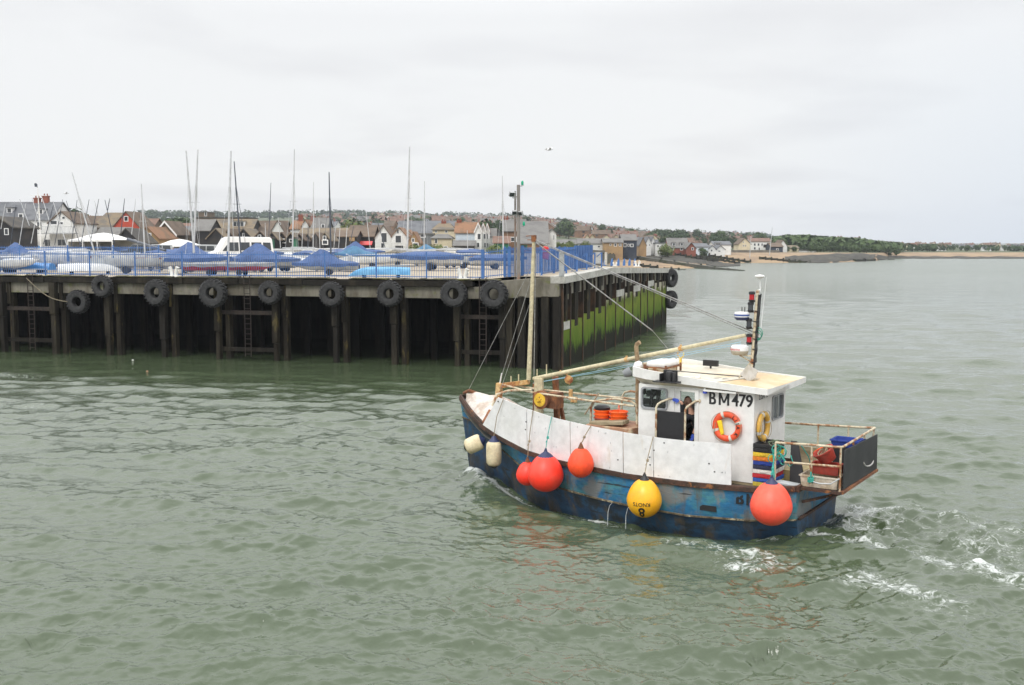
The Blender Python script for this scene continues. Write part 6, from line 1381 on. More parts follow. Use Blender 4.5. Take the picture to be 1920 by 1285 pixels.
rg = [[Vector((x, y, zr0(x)-.115)), Vector((x*1.0, y, zr0(x)+ch_(x))), Vector((x-(.05 if x > 4 else 0), y*.965, zr0(x)+ch_(x))), Vector((x-(.07 if x > 4 else 0), y*.96, zr0(x)+.001))] for x, y in outline(.006)]
rg.append(rg[0]); b.loft(rg, True, None, False); b.build('roof_coaming', bwhite, roof, 40)
b = MB(); pl = [(RX0+.02, RY1-.06), (2.1, RY1-.06), (1.75, -.2), (2.0, RY0+.08), (RX0+.02, RY0+.08)]; b.prism([Vector((x, y, zr0(x)+.004)) for x, y in pl], (0, 0, .003)); b.build('stained_patch', roofo, roof)
b = MB(); b.tube([(2.1, RY1-.06, zr0(2.1)+.008), (1.75, -.2, zr0(1.8)+.008), (2.0, RY0+.1, zr0(2)+.008)], .008, 5); b.tube([(4.2, .4, zr0(4)+.01), (1.75, -.2, zr0(2)+.01)], .012, 5); b.build('roof_seam', blackp, roof)
lettering('roof_mark', '479', .42, greyl, roof, T(2.35, .45, zr0(2.3)+.010) @ Matrix.Rotation(0, 4, 'Z'), -.006)
b = MB(); b.bb((1.55, RY1-.2, 3.055), (2.35, RY1-.02, 3.10)); b.build('name_batten', bwhite, roof)
def mark(name, chars, cap, wide, thick, m, par, M_, bd=.007):
    """painted letters: font glyphs, M from four straight strokes"""
    for ch_c, cx in chars:
        if ch_c == 'M':
            b = MB(); w = wide*1.12/2; h = cap/2; t = thick
            for sx in (-1, 1): b.bb((sx*w-t/2, -h, 0), (sx*w+t/2, h, .004)); b.prism([(sx*(w-t*.45), h, .0005), (sx*(w+t*.5), h, .0005), (sx*t*.5, -h*.62, .0005), (-sx*t*.42, -h*.62, .0005)], (0, 0, .003))
            o = b.build(name, m, par); o.data.transform(M_ @ T(cx, 0, 0)); continue
        for dd in (-1, 1):
            me = text_mesh(ch_c, cap/.70, .004, 1, 0, .001); me.materials.clear(); me.materials.append(m)
            xs = [v.co.x for v in me.vertices]; ys = [v.co.y for v in me.vertices]; k = (wide*.86)/(max(xs)-min(xs)); ky = cap/(max(ys)-min(ys)); mx_, my_ = (max(xs)+min(xs))/2, (max(ys)+min(ys))/2
            for v in me.vertices: v.co = Vector(((v.co.x-mx_)*k+dd*bd, (v.co.y-my_)*ky, v.co.z+.002+dd*.0004))
            me.transform(M_ @ T(cx, 0, 0)); o = bpy.data.objects.new(name, me); COL.objects.link(o); o.parent = par
FLIP = Matrix(((-1, 0, 0, 0), (0, 0, 1, 0), (0, 1, 0, 0), (0, 0, 0, 1)))
mark('registration_mark', [('B', -.44), ('M', -.16), ('4', .115), ('7', .29), ('9', .455)], .29, .185, .052, blacks, wh, T(1.72, Y1+.004, 2.895) @ FLIP)
mark('registration_mark', [('B', -.52), ('M', -.24), ('4', .06), ('7', .27), ('9', .46)], .26, .18, .055, blackw, boat, T(.70, hb(1, .72)+.022, .75) @ FLIP, .016)
lettering('name', 'LISA K', .20, blacks, wh, T(X0-.004, .62, 2.955) @ Matrix(((0, 0, -1, 0), (-1, 0, 0, 0), (0, 1, 0, 0), (0, 0, 0, 1))), .0, 1.05)
# bits on the roof
def P3(px, py, z=3.16): v = blz(px, py, z); return v
b = MB(T(0, 0, .19)); p = Vector((3.75, .55, 3.17)); b.bb((p.x-.26, p.y-.40, 3.30), (p.x+.26, p.y+.42, 3.44)); rb = b.build('raft_case', bwhite, roof, None, .05)
b = MB(T(0, 0, .19)); b.bb((p.x-.23, p.y-.36, 3.17), (p.x+.23, p.y+.38, 3.299)); b.build('raft_base', creamr, rb, None, .02)
b = MB(T(0, 0, .19))
for sx in (-.28, .28):
    for sy in (-.42, .44): b.bb((p.x+sx-.02, p.y+sy-.02, 3.16), (p.x+sx+.02, p.y+sy+.02, 3.36))
    b.bb((p.x+sx-.02, p.y-.42, 3.28), (p.x+sx+.02, p.y+.44, 3.31))
for sy in (-.43, .45): b.bb((p.x-.28, p.y+sy-.012, 3.285), (p.x+.28, p.y+sy+.012, 3.315))
b.build('cradle', rustd, rb)
b = MB(); b.lathe([(.01, -.2), (.09, -.16), (.10, 0), (.09, .16), (.01, .2)], (4.15, .55, 3.46), (.5, 1, 0), 14); b.build('small_drum', ropet, roof, 40)
b = MB(T(0, 0, .15)); b.bb((2.98, 1.36, 3.11), (3.34, 1.40, 3.36)); b.bb((2.90, 1.30, 3.07), (3.52, 1.62, 3.10)); b.bb((3.0, 1.36, 3.1), (3.03, 1.58, 3.33)); b.bb((3.33, 1.36, 3.10), (3.36, 1.58, 3.28)); b.build('black_bracket', blackp, roof, None, .01)
b = MB(T(0, 0, .15)); b.lathe([(.085, 0), (.09, .2), (.07, .24)], (3.14, 1.47, 3.10), n=14); b.build('black_lamp', blackp, roof, 40)
p = bly(1331, 681, -.9); b = MB(); b.bb((p.x-.2, -1.0, 3.38), (p.x+.2, -.92, 3.53)); b.bb((p.x-.02, -.98, 3.2), (p.x+.02, -.94, 3.38)); b.build('deck_flood', blackp, roof)
p = bly(1222, 716, 1.0)
b = MB(T(0, 0, .12)); b.tube([(3.3, .95, 3.20), (2.75, .92, 3.20)], .012, 6); b.lathe([(.02, 0), (.03, .05), (.055, .11), (.06, .12)], (2.73, .92, 3.19), (-1, -.2, 0), 12); b.build('horn', bwhite, roof, 40)
# spotlight on the front, cream exhaust, yellow stem lamp
b = MB(); b.lathe([(.05, 0), (.11, .05), (.12, .16), (.07, .22)], (4.42, .80, 3.44), (-.6, -.3, .2), 16); b.build('search_light', panelw, roof, 40)
b = MB(); b.lathe([(.12, 0), (.11, .12), (.07, .2)], (4.40, 1.0, 3.36), (.7, .4, -.35), 16); b.build('bow_lamp', mat('grey_plastic', (.22, .23, .24), None), roof, 40)
q = bly(1193, 643, .2); q2 = bly(1196, 690, .2); b = MB(); b.tube([(q2.x, .2, 2.2), (q2.x, .2, q2.z+.0), (q.x, .2, q.z-.10), (q.x-.02, .2, q.z-.03), (q.x-.10, .2, q.z+.02)], .055, 12); b.build('exhaust_pipe', mat('lagged_pipe', (.36, .26, .15), (.24, .16, .09), scale=6, dirt=.3, rough=.9, bump=.6, bump_scale=20), boat, 60)
q = bly(1276, 687, -.6); b = MB(T(0, 0, .14)); b.tube([(q.x, -.6, 3.15), (q.x, -.6, 3.42)], .035, 8); b.tube([(q.x, -.6, 3.42), (q.x+.08, -.6, 3.5), (q.x+.08, -.6, 3.58)], .015, 6); b.tube([(q.x, -.6, 3.42), (q.x-.08, -.6, 3.5), (q.x-.08, -.6, 3.58)], .015, 6); b.build('yellow_crutch', mat('yellow_paint', (.75, .55, .10), (.5, .3, .1), scale=6), roof)
# ---- aft mast with lights and radars
mb_ = bly(1409, 703, 0); mt_ = bly(1421, 541, 0); MX = lambda f: Vector((mb_.x+(mt_.x-mb_.x)*f, 0, mb_.z+(mt_.z-mb_.z)*f))
base = Vector((mb_.x, 0, 3.235)); mast = MB(); mast.tube([base, MX(.5), MX(.98)], [.055, .05, .04], 10); mast.tube([base+Vector((.02, .03, 0)), base+Vector((.32, .12, 0))], .02, 6); mast.tube([MX(.18), base+Vector((.30, .1, .0))], .02, 6); mast.box(base+Vector((0, 0, .01)), (.3, .3, .03))
mast = mast.build('mast', creamr, boat, 50)
b = MB(); pts = [MX(f)+Vector((-.055+.01*math.sin(f*40), .03, 0)) for f in [i/14 for i in range(14)]]; b.tube(pts, .022, 6); b.tube([p_+Vector((-.03, -.03, .02)) for p_ in pts[2:]], .016, 6)
for f in (.15, .3, .42, .5, .62, .74): p_ = MX(f); b.torus(p_+Vector((-.03, .0, 0)), (0, 0, 1), .06, .012, 12, 6)
b.build('cable_loom', blackp, mast, 60)
b = MB(); g_ = MX(.45)+Vector((-.10, .02, 0))
for k in range(3): b.torus(g_+Vector((0, 0, .04*k)), (.3, 1, 0), .09+.02*k, .01, 18, 6)
b.build('coiled_cable', mat('green_cable', (.04, .22, .15), None), mast, 60)
redl = mat('red_lens', (.40, .01, .015), None, rough=.25)
def navlamp(f, dx, red=True):
    p_ = MX(f)+Vector((dx, .05, 0)); b = MB(); b.lathe([(.075, -.02), (.075, .03), (.05, .05)], p_+Vector((0, 0, .17)), n=14); b.lathe([(.05, -.04), (.075, 0), (.075, .02)], p_, n=14); b.tube([p_+Vector((0, 0, -.02)), MX(f)+Vector((0, 0, -.03))], .015, 6); l = b.build('lamp_body', blackp, mast, 40)
    b = MB(); b.lathe([(.06, .021), (.06, .149)], p_, n=14); b.build('lens', redl if red else glassmat(), l, 40)
navlamp(.86, .11); navlamp(.74, .12, False); navlamp(.37, .10); navlamp(.55, .13, False)
b = MB(); b.tube([MX(.97), MX(.97)+Vector((-.05, -.05, .03))], .02, 6); p_ = bly(1424, 519, 0); b.tube([MX(.95)+Vector((-.05, -.05, .02)), Vector((p_.x, -.02, p_.z-.04))], .014, 6); b.lathe([(.02, -.05), (.10, -.02), (.12, .01), (.09, .035), (.01, .05)], (p_.x, -.02, p_.z), n=18); b.build('gps_antenna', panelw, mast, 50)
b = MB(); p_ = bly(1425, 631, 0); q = bly(1437, 520, 0); b.tube([MX(.45), Vector((p_.x, 0, p_.z))], .01, 6); b.tube([Vector((p_.x, 0, p_.z)), Vector((q.x, 0, q.z))], [.010, .004], 6); b.build('whip_aerial', panelw, mast)
def radar(px, py, r, h, name_):
    p_ = bly(px, py, .12); c = Vector((p_.x, .12, p_.z)); b = MB(); b.lathe([(r*.72, -h*.5), (r*.8, -h*.42), (r*.97, -h*.1), (r, .05*h), (r*.97, h*.35), (r*.8, h*.5), (.01, h*.52)], c, n=26); o = b.build(name_, panelw, mast, 35)
    b = MB(); b.beam(c+Vector((0, 0, -h*.52)), Vector((MX(.2).x, 0, c.z-h*.7)), .10, .03); b.tube([c+Vector((0, 0, -h*.6)), Vector((MX(.2).x, 0, c.z-h*1.4))], .018, 6); b.build('bracket', creamr if h < .3 else blackp, o); return o, c
o1, c1_ = radar(1387, 656, .215, .22, 'radar_dome')
b = MB(); b.lathe([(.165, -.07), (.20, -.03), (.212, .03)], c1_+Vector((0, 0, -.05)), n=26); b.build('band', mat('taupe', (.40, .36, .28), None), o1, 50)
def wrap(o, c, r):
    for v in o.data.vertices:
        x = v.co.x; z = v.co.z; rr_ = r+(v.co.y); a = x/r; v.co = Vector((c.x-math.sin(a)*0 + rr_*math.sin(a), c.y+rr_*math.cos(a), c.z+z))
def wrapped(name, txt, size, m, par, c, r, a0, bold=0):
    me = text_mesh(txt, size, bold, 1, 1, .001); me.materials.clear(); me.materials.append(m)
    for v in me.vertices:
        a = a0 - v.co.x/r; rr_ = r+.003+v.co.z; v.co = Vector((c.x+rr_*math.sin(a), c.y+rr_*math.cos(a), c.z+v.co.y))
    o = bpy.data.objects.new(name, me); COL.objects.link(o); o.parent = par
wrapped('maker_name', 'Raymarine', .075, redp, o1, c1_+Vector((0, 0, .02)), .216, .35)
p_ = bly(1391, 592, .12); c = Vector((p_.x, .12, p_.z)); b = MB(); b.lathe([(.12, -.10), (.165, -.06), (.18, .04), (.17, .08), (.01, .10)], c, n=24); o2 = b.build('upper_dome', panelw, mast, 35)
b = MB(); b.lathe([(.125, -.105), (.172, -.058), (.176, -.03)], c+Vector((0, 0, -.004)), n=24); b.build('band', navyp, o2, 40)
b = MB(); b.lathe([(.1815, .0), (.1795, .035)], c, n=24); b.build('stripe', mat('blue_stripe', (.03, .07, .28), None), o2, 40)
b = MB(); b.beam(c+Vector((-.1, 0, -.11)), MX(.62), .06, .02); b.tube([c+Vector((.0, 0, .09)), c+Vector((.0, 0, .20))], .012, 6); b.tube([c+Vector((-.07, 0, .09)), c+Vector((-.07, 0, .21))], .012, 6); b.build('bracket', blackp, o2)
# grey wedge cone at the mast foot
b = MB(); q = base+Vector((-.02, .22, .14)); b.add([q+Vector(v) for v in ((.22, .02, .0), (0, .05, .25), (-.22, 0, .12), (-.18, .02, -.05), (-.04, .10, -.16), (0, -.16, .02))], [(0, 1, 4), (1, 2, 4), (2, 3, 4), (0, 4, 5), (4, 3, 5), (3, 2, 5), (2, 1, 5), (1, 0, 5)]); b.build('radar_reflector', mat('reflector_grey', (.50, .49, .46), (.40, .38, .33), rough=.4, scale=5), mast)
# ---- foremast, boom, gallows and hauler
fb = Vector((8.02, 0, 2.78)); ft = bly(1001, 450, 0)
b = MB(); b.tube([fb, fb.lerp(ft, .5), ft], [.064, .058, .044], 12); fm = b.build('foremast', creamp, boat, 50)
b = MB(); b.lathe([(.07, -.05), (.075, .12)], ft+Vector((0, 0, .0)), n=12); b.tube([ft+Vector((.25, 0, .1)), ft+Vector((-.05, 0, .12))], .012, 6); b.tube([ft+Vector((.2, 0, .0)), ft], .012, 6); b.build('masthead_fitting', rustd, fm, 40)
bm1 = Vector((7.86, 0, 2.82)); bm2 = bly(1398, 629, 0)
b = MB(); b.tube([bm1, bm1.lerp(bm2, .5), bm2], [.058, .055, .045], 12); bo = b.build('boom', creamp, boat, 50)
b = MB()
for f in (.47, .72): p_ = bm1.lerp(bm2, f); b.lathe([(.068, -.04), (.068, .04)], p_, (bm2-bm1), 12); b.lathe([(.03, 0), (.03, .1)], p_, (0, 0, 1), 8)
b.build('boom_band', rustyo, bo, 40)
b = MB()
for off in (.16, .21): b.tube([bm1+Vector((0, .02, -.12)), bm1.lerp(bm2, .4)+Vector((0, .02, -off*.9)), bm2+Vector((.1, .02, -off))], .007, 5)
b.build('running_rope', lblue, bo)
g0 = Vector((8.98, 0, 2.60)); g1 = Vector((8.1, 0, 2.76)); sgy = .35
b = MB()
b.beam((8.95, .0, 2.55), (8.02, .0, 2.72), .15, .13); b.beam((8.98, .0, 2.62), (9.05, .0, 1.75), .16, .14); gal = b.build('gallows', rustyo, boat, None, .01)
b = MB()
for k, (x, h) in enumerate(((8.6, .16), (8.35, .18), (7.75, .25), (7.45, .35))): z = 2.62+(8.95-x)*.18; b.tube([(x, .0, z), (x, .0, z+h)], .018, 6)
b.build('pin', creamp, gal)
b = MB(); b.tube([(8.85, .05, 2.60), (7.8, .3, 2.50), (5.6, .95, 2.52), (4.3, 1.0, 2.50)], .028, 8); b.tube([(8.75, -.02, 2.62), (7.7, .0, 2.54), (5.6, -.2, 2.48), (4.2, -.35, 2.46)], .028, 8); b.tube([(7.75, .3, 2.56), (8.1, .9, 2.58), (8.28, 1.18, 2.50), (8.33, 1.3, 2.2)], .032, 8); b.build('fore_rails', creamr, boat, 60)
b = MB(); b.beam((7.85, -.15, 1.2), (7.85, -.15, 2.7), .2, .14); b.beam((7.30, -.35, 1.2), (7.38, -.35, 2.88), .14, .14); b.beam((7.12, -.5, 1.3), (7.40, -.5, 2.5), .09, .10); hp_ = b.build('hauler_posts', rustd, boat, None, .02)
b = MB(); b.beam((7.66, .05, 1.9), (7.66, .05, 2.86), .26, .10); b.build('hauler_plate', creamp, hp_, None, .02)
hc = bly(1013, 750, .42); c = Vector((hc.x, .42, hc.z)); b = MB(); b.lathe([(.20, -.16), (.245, -.12), (.25, 0), (.20, .02)], c, (.1, 1, 0), 28); b.lathe([(.14, -.5), (.14, -.16)], c, (.1, 1, 0), 16); b.box(c+Vector((-.28, -.3, -.02)), (.30, .4, .42)); b.build('winch_drum', rustd, hp_, 40)
b = MB(); b.lathe([(.185, .018), (.18, .04), (.05, .05), (.045, .09), (.01, .095)], c, (.1, 1, 0), 28); yw = b.build('yellow_sheave', mat('sheave_yellow', (.78, .50, .04), (.6, .36, .03), scale=6, dirt=.2), hp_, 40)
b = MB()
for k in range(5): a = 2*math.pi*k/5+.3; b.beam(c+Vector((math.cos(a)*.03, .053, math.sin(a)*.03)), c+Vector((math.cos(a)*.09, .048, math.sin(a)*.09)), .02, .012, None, up=(0, 1, 0))
b.build('hub', rustd, yw)
p_ = bly(1068, 712, 0); q = bly(1070, 742, 0); b = MB(); b.lathe([(.05, -.04), (.11, 0), (.11, .08), (.05, .11)], (p_.x, 0, p_.z), (0, 1, 0), 14); b.tube([(p_.x, 0, p_.z), (p_.x, 0, p_.z-.14)], .022, 6); b.box((q.x, 0, q.z+.03), (.08, .07, .28)); b.box((q.x-.10, 0, q.z-.10), (.16, .08, .14)); b.tube([(p_.x, 0, p_.z+.08), (p_.x+.3, 0, p_.z+.22)], .02, 6); b.build('hook_block', rustyo, bo, 40)
# rail hoops aft of the hauler
def hoop(name, pts, r=.028): b = MB(); b.tube(pts, r, 8); return b.build(name, creamr, boat, 60)
hoop('rail_hoop', [(5.62, .85, 1.2), (5.60, .85, 2.32), (5.50, .85, 2.50), (5.3, .85, 2.55), (4.9, .85, 2.62), (4.45, .85, 2.58), (4.33, .85, 2.52), (4.30, .85, 2.40), (4.30, .85, 1.2)])
hoop('rail_hoop', [(5.45, -.55, 1.6), (5.45, -.55, 2.45), (5.36, -.55, 2.58), (5.2, -.55, 2.62), (4.25, -.55, 2.56)])
hoop('rail_hoop', [(4.20, .85, 1.2), (4.20, .85, 2.2), (4.12, .85, 2.25)], .018)
b = MB(); b.tube([(5.75, .9, 2.15), (5.35, .9, 2.72)], .02, 6); b.build('boat_hook', ropet, boat)
b = MB(); b.bb((4.22, .2, 1.1), (5.5, 1.3, 1.98)); b.build('deck_casing', mat('casing', (.40, .22, .13), (.30, .15, .09), scale=3, dirt=.3, rust=(.5, .42, .28), rust_lo=.55), boat, None, .02)
b = MB(); b.box((4.95, 1.08, 2.04), (.95, .36, .10), Matrix.Rotation(R(6), 3, 'Y')); o = b.build('loose_board', wood, None, None, .02); o.matrix_world = BMat; tag(o, 'bare wooden plank lying in front of the orange baskets', 'plank')
# baskets
def basket_mesh(r, h, layers):
    b = MB(); prof_ = []
    for k in range(layers):
        z = h*k; prof_ += [(r*.86, z), (r*.93, z+h*.75), (r*1.03, z+h*.76), (r*1.03, z+h*.93)]
    prof_ += [(r*.96, h*layers*.99), (r*.92, h*layers-.04), (.02, h*layers-.10)]
    b.lathe([(.02, 0)]+prof_, n=28); return b
for (px, py, r, lay, lab, mm_) in ((1129, 792, .215, 3, 'stack of orange baskets with a black tub in the top, nearer the bow', orangep), (1160, 790, .235, 3, 'stack of three bright orange round baskets, nearer the wheelhouse', orangep)):
    q = bly(px, py, .75); t_ = onboat('basket_stack', lab, 'basket', (q.x, .75, 1.985))
    for k in range(lay):
        b = basket_mesh(r, .105, 1); 
        for v in range(len(b.v)): b.v[v] = (b.v[v][0], b.v[v][1], b.v[v][2]+k*.098+.01)
        b.build('basket', mm_ if k or px > 1140 else crimson, t_, 40)
    if px < 1140: b = MB(); b.lathe([(r*.9, .31), (r*.98, .37), (r*.6, .42), (.01, .42)], n=20); b.build('black_tub', blackp, t_, 40)
    else: b = MB(); b.torus((.0, 0, .36), (1, .3, 0), .09, .008, 18, 6); b.build('handle', orangep, t_, 60)
# bow: heaped tarpaulin and net
b = MB(); rg = []
for i in range(9):
    x = 8.35+i*.21; rgk = []
    for k in range(9):
        y = (k/8*2-1)*(max(.1, ry(x)-.10)); z = rz_(x)+.02+(.42-.2*max(0, (x-9)/1.2)+random.uniform(-.13, .13))*math.sin(math.pi*k/8)**.7*(.6+.4*math.sin(math.pi*(i+.6)/9.5)); rgk.append(Vector((x+random.uniform(-.03, .03), y, z)))
    rg.append(rgk)
b.loft(rg, False, None, False); o = b.build('tarpaulin', tarp, None, 60); sub = o.modifiers.new('sub', 'SUBSURF'); sub.levels = 1; sub.render_levels = 2; o.matrix_world = BMat; tag(o, 'crumpled pale tarpaulin with orange edge heaped in the bow', 'tarpaulin')
b = MB(); b.beam((8.66, 1.25, 1.72), (8.98, .25, 2.12), .07, .05); b.tube([(10.2, 0, 2.25), (9.95, .1, 2.35), (9.8, -.1, 2.25)], .05, 8); b.build('bow_stay_bar', rustd, boat)
# ---- aft rails, overhanging gantry with black board
z1_, z2_ = 2.09, 1.68
b = MB(); b.tube([(.52, 1.5, z1_-.03), (-.2, 1.5, z1_), (-.80, 1.5, z1_+.01), (-.93, 1.44, z1_+.01), (-.95, 1.30, z1_+.01), (-.90, -1.36, z1_+.02), (-.84, -1.48, z1_), (-.6, -1.5, z1_-.02), (1.38, -1.5, z1_-.09)], .028, 8); b.build('aft_rail', creamr, boat, 60)
b = MB(); b.tube([(.30, 1.5, z2_-.04), (-.92, 1.5, z2_)], .025, 8); b.tube([(-.93, .9, 1.62), (-.92, -1.3, 1.62)], .02, 8); b.build('mid_rail', creamr, boat, 60)
for x, y, zb_, zt_ in ((-.30, 1.5, 1.2, z1_), (-.92, 1.46, 1.12, z1_), (.50, -1.5, 1.0, 2.03), (-.24, -1.5, 1.1, 2.05), (1.38, -1.5, 1.0, 2.0), (.52, 1.5, 1.0, 2.06), (-.86, -1.42, 1.1, 2.1), (-.93, .55, 2.0, 2.1), (-.92, -.4, 2.0, 2.1)):
    b = MB(); b.tube([(x, y, zb_), (x, y, zt_)], .024, 8); b.build('stanchion', creamr, boat, 60)
b = MB(); b.prism([(-.985, 1.42, 1.16), (-.985, 1.42, 2.03), (-.985, -1.30, 1.98), (-.985, -1.34, 1.14)], (.02, 0, 0)); bbd = b.build('stern_board', mat('black_sheet', (.014, .014, .016), (.028, .028, .03), scale=2, rough=.6, dirt=.3), boat, None, .006)
b = MB(); pts = [(-.992, -.55+.42*math.cos(a), 1.46+.12*math.sin(a)+.05*math.cos(a)) for a in [math.pi*(1+k/10) for k in range(11)]]; b.tube(pts, [.004]+[.018]*9+[.004], 5); b.build('pale_scuff', greyl, bbd)
b = MB(); b.bb((-.97, -1.4, 1.06), (.02, 1.5, 1.12)); b.beam((-.9, 1.3, 1.05), (-.05, 1.3, .75), .06, .06); b.beam((-.9, -1.2, 1.05), (-.05, -1.2, .75), .06, .06); b.build('stern_shelf', ruststrip, boat)
b = MB(); b.beam((-.97, 1.48, 1.10), (-.97, -1.38, 1.10), .07, .06); b.build('shelf_edge', rustd, boat)
# starboard inner side, hatch and black mat on the after deck
b = MB(); b.bb((-.1, -1.58, .95), (1.1, -1.52, 1.45)); b.build('bulwark_board', wood, boat); b = MB(); b.bb((.15, -.3, .95), (.75, .5, 1.25)); b.build('hatch', mat('mustard', (.34, .27, .12), (.25, .2, .1), scale=3, dirt=.3), boat)
b = MB(); b.add([(.42, .75, 1.0), (.12, .75, 1.0), (.36, .5, 1.95), (.48, .55, 1.95)], [(0, 1, 2, 3)]); 
b.prism([(.44, .74, 1.0), (.08, .74, 1.0), (.34, .5, 1.92), (.5, .52, 1.95)], (0, -.04, 0)); o = b.build('oilskin', blackp, None, 40); o.matrix_world = BMat; tag(o, 'long black oilskin hanging behind the stacked fish boxes', 'oilskin')
b = MB(); b.beam((.55, 1.30, 1.14), (.0, 1.45, 1.14), .30, .03); b.build('side_plank', gelg, boat)
# fish box stack against the after wall
cols = [('black', blackp), ('black', blackp), ('yellow', mat('box_yellow', (.75, .52, .03), (.6, .4, .03), scale=4, dirt=.25)), ('orange', mat('box_orange', (.65, .20, .02), None, dirt=.25)), ('royal blue', mat('box_blue', (.02, .05, .28), None, dirt=.25)), ('dark blue', mat('box_dark', (.02, .025, .06), None, dirt=.25)),
        ('white', mat('box_white', (.68, .66, .62), (.55, .52, .48), scale=4, dirt=.25)), ('red', mat('box_red', (.45, .02, .03), None, dirt=.25)), ('bright blue', mat('box_bblue', (.03, .10, .40), None, dirt=.25)), ('dull yellow', mat('box_yellow2', (.55, .42, .05), None, dirt=.25))]
zt = 1.96; hs = .098
oa = blx(1416, 900, 1.05)
for i, (cn, cm) in enumerate(cols):
    zc = zt-hs*(i+1); x0, x1, y0, y1 = .62, 1.10, .62, 1.34; j = random.uniform(-.012, .012)
    lab = {0: 'topmost black fish box of the stack behind the wheelhouse', 1: 'black fish box second from the top of the stack'}.get(i, '%s fish box in the stack behind the wheelhouse' % cn)
    b = MB(); t_ = .025; z0 = zc+.003
    for (a, c) in (((x0, y0), (x1, y0+t_)), ((x0, y1-t_), (x1, y1)), ((x0, y0+t_+.0005), (x0+t_, y1-t_-.0005)), ((x1-t_, y0+t_+.0005), (x1, y1-t_-.0005))): b.bb((a[0]+j, a[1]+j, z0), (c[0]+j, c[1]+j, zc+hs-.004))
    b.bb((x0+t_+j, y0+t_+j, z0), (x1-t_+j, y1-t_+j, z0+.02))
    for xx in (x0+.02, x0+.12, (x0+x1)/2, x1-.12): b.bb((xx+j, y1+j+.0005, z0+.01), (xx+j+.02, y1+j+.012, zc+hs-.02))
    for yy in (y0+.05, (y0+y1)/2, y1-.1): b.bb((x0+j-.012, yy+j, z0+.01), (x0+j-.0005, yy+j+.03, zc+hs-.02))
    b.bb((x0+j-.01, y0+j-.01, zc+hs-.022), (x1+j+.01, y0+j-.0005, zc+hs-.006)); b.bb((x0+j+.17, y1+j+.0005, zc+.03), (x0+j+.31, y1+j+.018, zc+.062), None)
    o = b.build('fish_box', cm, None, None, .004); o.matrix_world = BMat; tag(o, lab, 'fish box', 'fish boxes stacked behind the wheelhouse')
# tangled ropes and gloves on the stack
b = MB(); rq = random.Random(9); 
for k in range(9):
    c = Vector((.52+rq.uniform(-.12, .12), 1.40+rq.uniform(-.05, .05), 1.93-k*.035)); b.torus(c, (rq.uniform(-1, 1), 1, rq.uniform(-.4, .4)), .06+rq.uniform(0, .07), .011, 20, 6)
for k in range(4): b.tube([(.60-k*.02, 1.45, 1.9), (.56, 1.5, 1.6), (.60-k*.03, 1.52+.01*k, 1.3), (.50, 1.7, 1.18)], .010, 5)
b.tube([(.35, 1.46, 1.72), (.2, 1.47, 1.55), (.12, 1.46, 1.62), (.18, 1.46, 1.8)], .012, 6); o = b.build('rope_tangle', teal, None, 60); o.matrix_world = BMat; tag(o, 'tangle of teal rope hanging over the stacked fish boxes', 'rope')
b = MB(); 
for k in range(5): b.torus((.62+rq.uniform(-.06, .06), 1.30+rq.uniform(-.1, .06), 2.0+rq.uniform(-.02, .05)), (rq.uniform(-.5, .5), rq.uniform(-.5, .5), 1), .10, .014, 20, 6)
o = b.build('rope_coil', mat('olive_rope', (.16, .20, .13), (.10, .12, .08), scale=15, rough=.9), None, 60); o.matrix_world = BMat; tag(o, 'dull green rope coil on top of the black fish boxes', 'rope')
b = MB(); b.tube([(-.02, 1.35, 2.02), (-.10, 1.1, 1.75), (-.16, .9, 1.35), (-.18, .85, 1.15)], .012, 6); b.tube([(-.30, 1.52, 1.5), (-.31, 1.54, 1.3), (-.26, 1.5, 1.24), (-.34, 1.5, 1.26), (-.30, 1.53, 1.33)], .02, 6)
for k in range(3): b.torus((-.30, 1.53, 1.30+k*.03), (.2, .3, 1), .06, .014, 16, 6)
o = b.build('lashing', teal, None, 60); o.matrix_world = BMat; tag(o, 'teal lashing on the stern rail post', 'rope')
b = MB(); b.tube([(-.28, 1.54, 1.30), (-.5, 1.56, 1.27), (-.75, 1.56, 1.29), (-.93, 1.53, 1.42)], .016, 6); o = b.build('slack_rope', gelg, None, 60); o.matrix_world = BMat; tag(o, 'pale slack rope across the front of the white tub', 'rope')
# white tub, red tubs, baskets, blue box on the shelf
def tub(name, label, x0, x1, y0, y1, z0, h, m, flare=.03):
    b = MB(); b.loft([[Vector((x0+flare, y0+flare, z0)), Vector((x1-flare, y0+flare, z0)), Vector((x1-flare, y1-flare, z0)), Vector((x0+flare, y1-flare, z0))], [Vector((x0, y0, z0+h)), Vector((x1, y0, z0+h)), Vector((x1, y1, z0+h)), Vector((x0, y1, z0+h))], [Vector((x0+.02, y0+.02, z0+h)), Vector((x1-.02, y0+.02, z0+h)), Vector((x1-.02, y1-.02, z0+h)), Vector((x0+.02, y1-.02, z0+h))], [Vector((x0+.04, y0+.04, z0+.03)), Vector((x1-.04, y0+.04, z0+.03)), Vector((x1-.04, y1-.04, z0+.03)), Vector((x0+.04, y1-.04, z0+.03))]])
    b.loft([[Vector((x0-.02, y0-.02, z0+h-.03)), Vector((x1+.02, y0-.02, z0+h-.03)), Vector((x1+.02, y1+.02, z0+h-.03)), Vector((x0-.02, y1+.02, z0+h-.03))], [Vector((x0-.02, y0-.02, z0+h-.005)), Vector((x1+.02, y0-.02, z0+h-.005)), Vector((x1+.02, y1+.02, z0+h-.005)), Vector((x0-.02, y1+.02, z0+h-.005))]], True, None, False)
    o = b.build(name, m, None, None, .008); o.matrix_world = BMat; return tag(o, label, 'tub')
tub('fish_tub', 'dirty white plastic tub on the stern shelf', -.86, -.02, .80, 1.42, 1.125, .27, mat('tub_white', (.60, .55, .45), (.46, .38, .26), scale=4, dirt=.3))
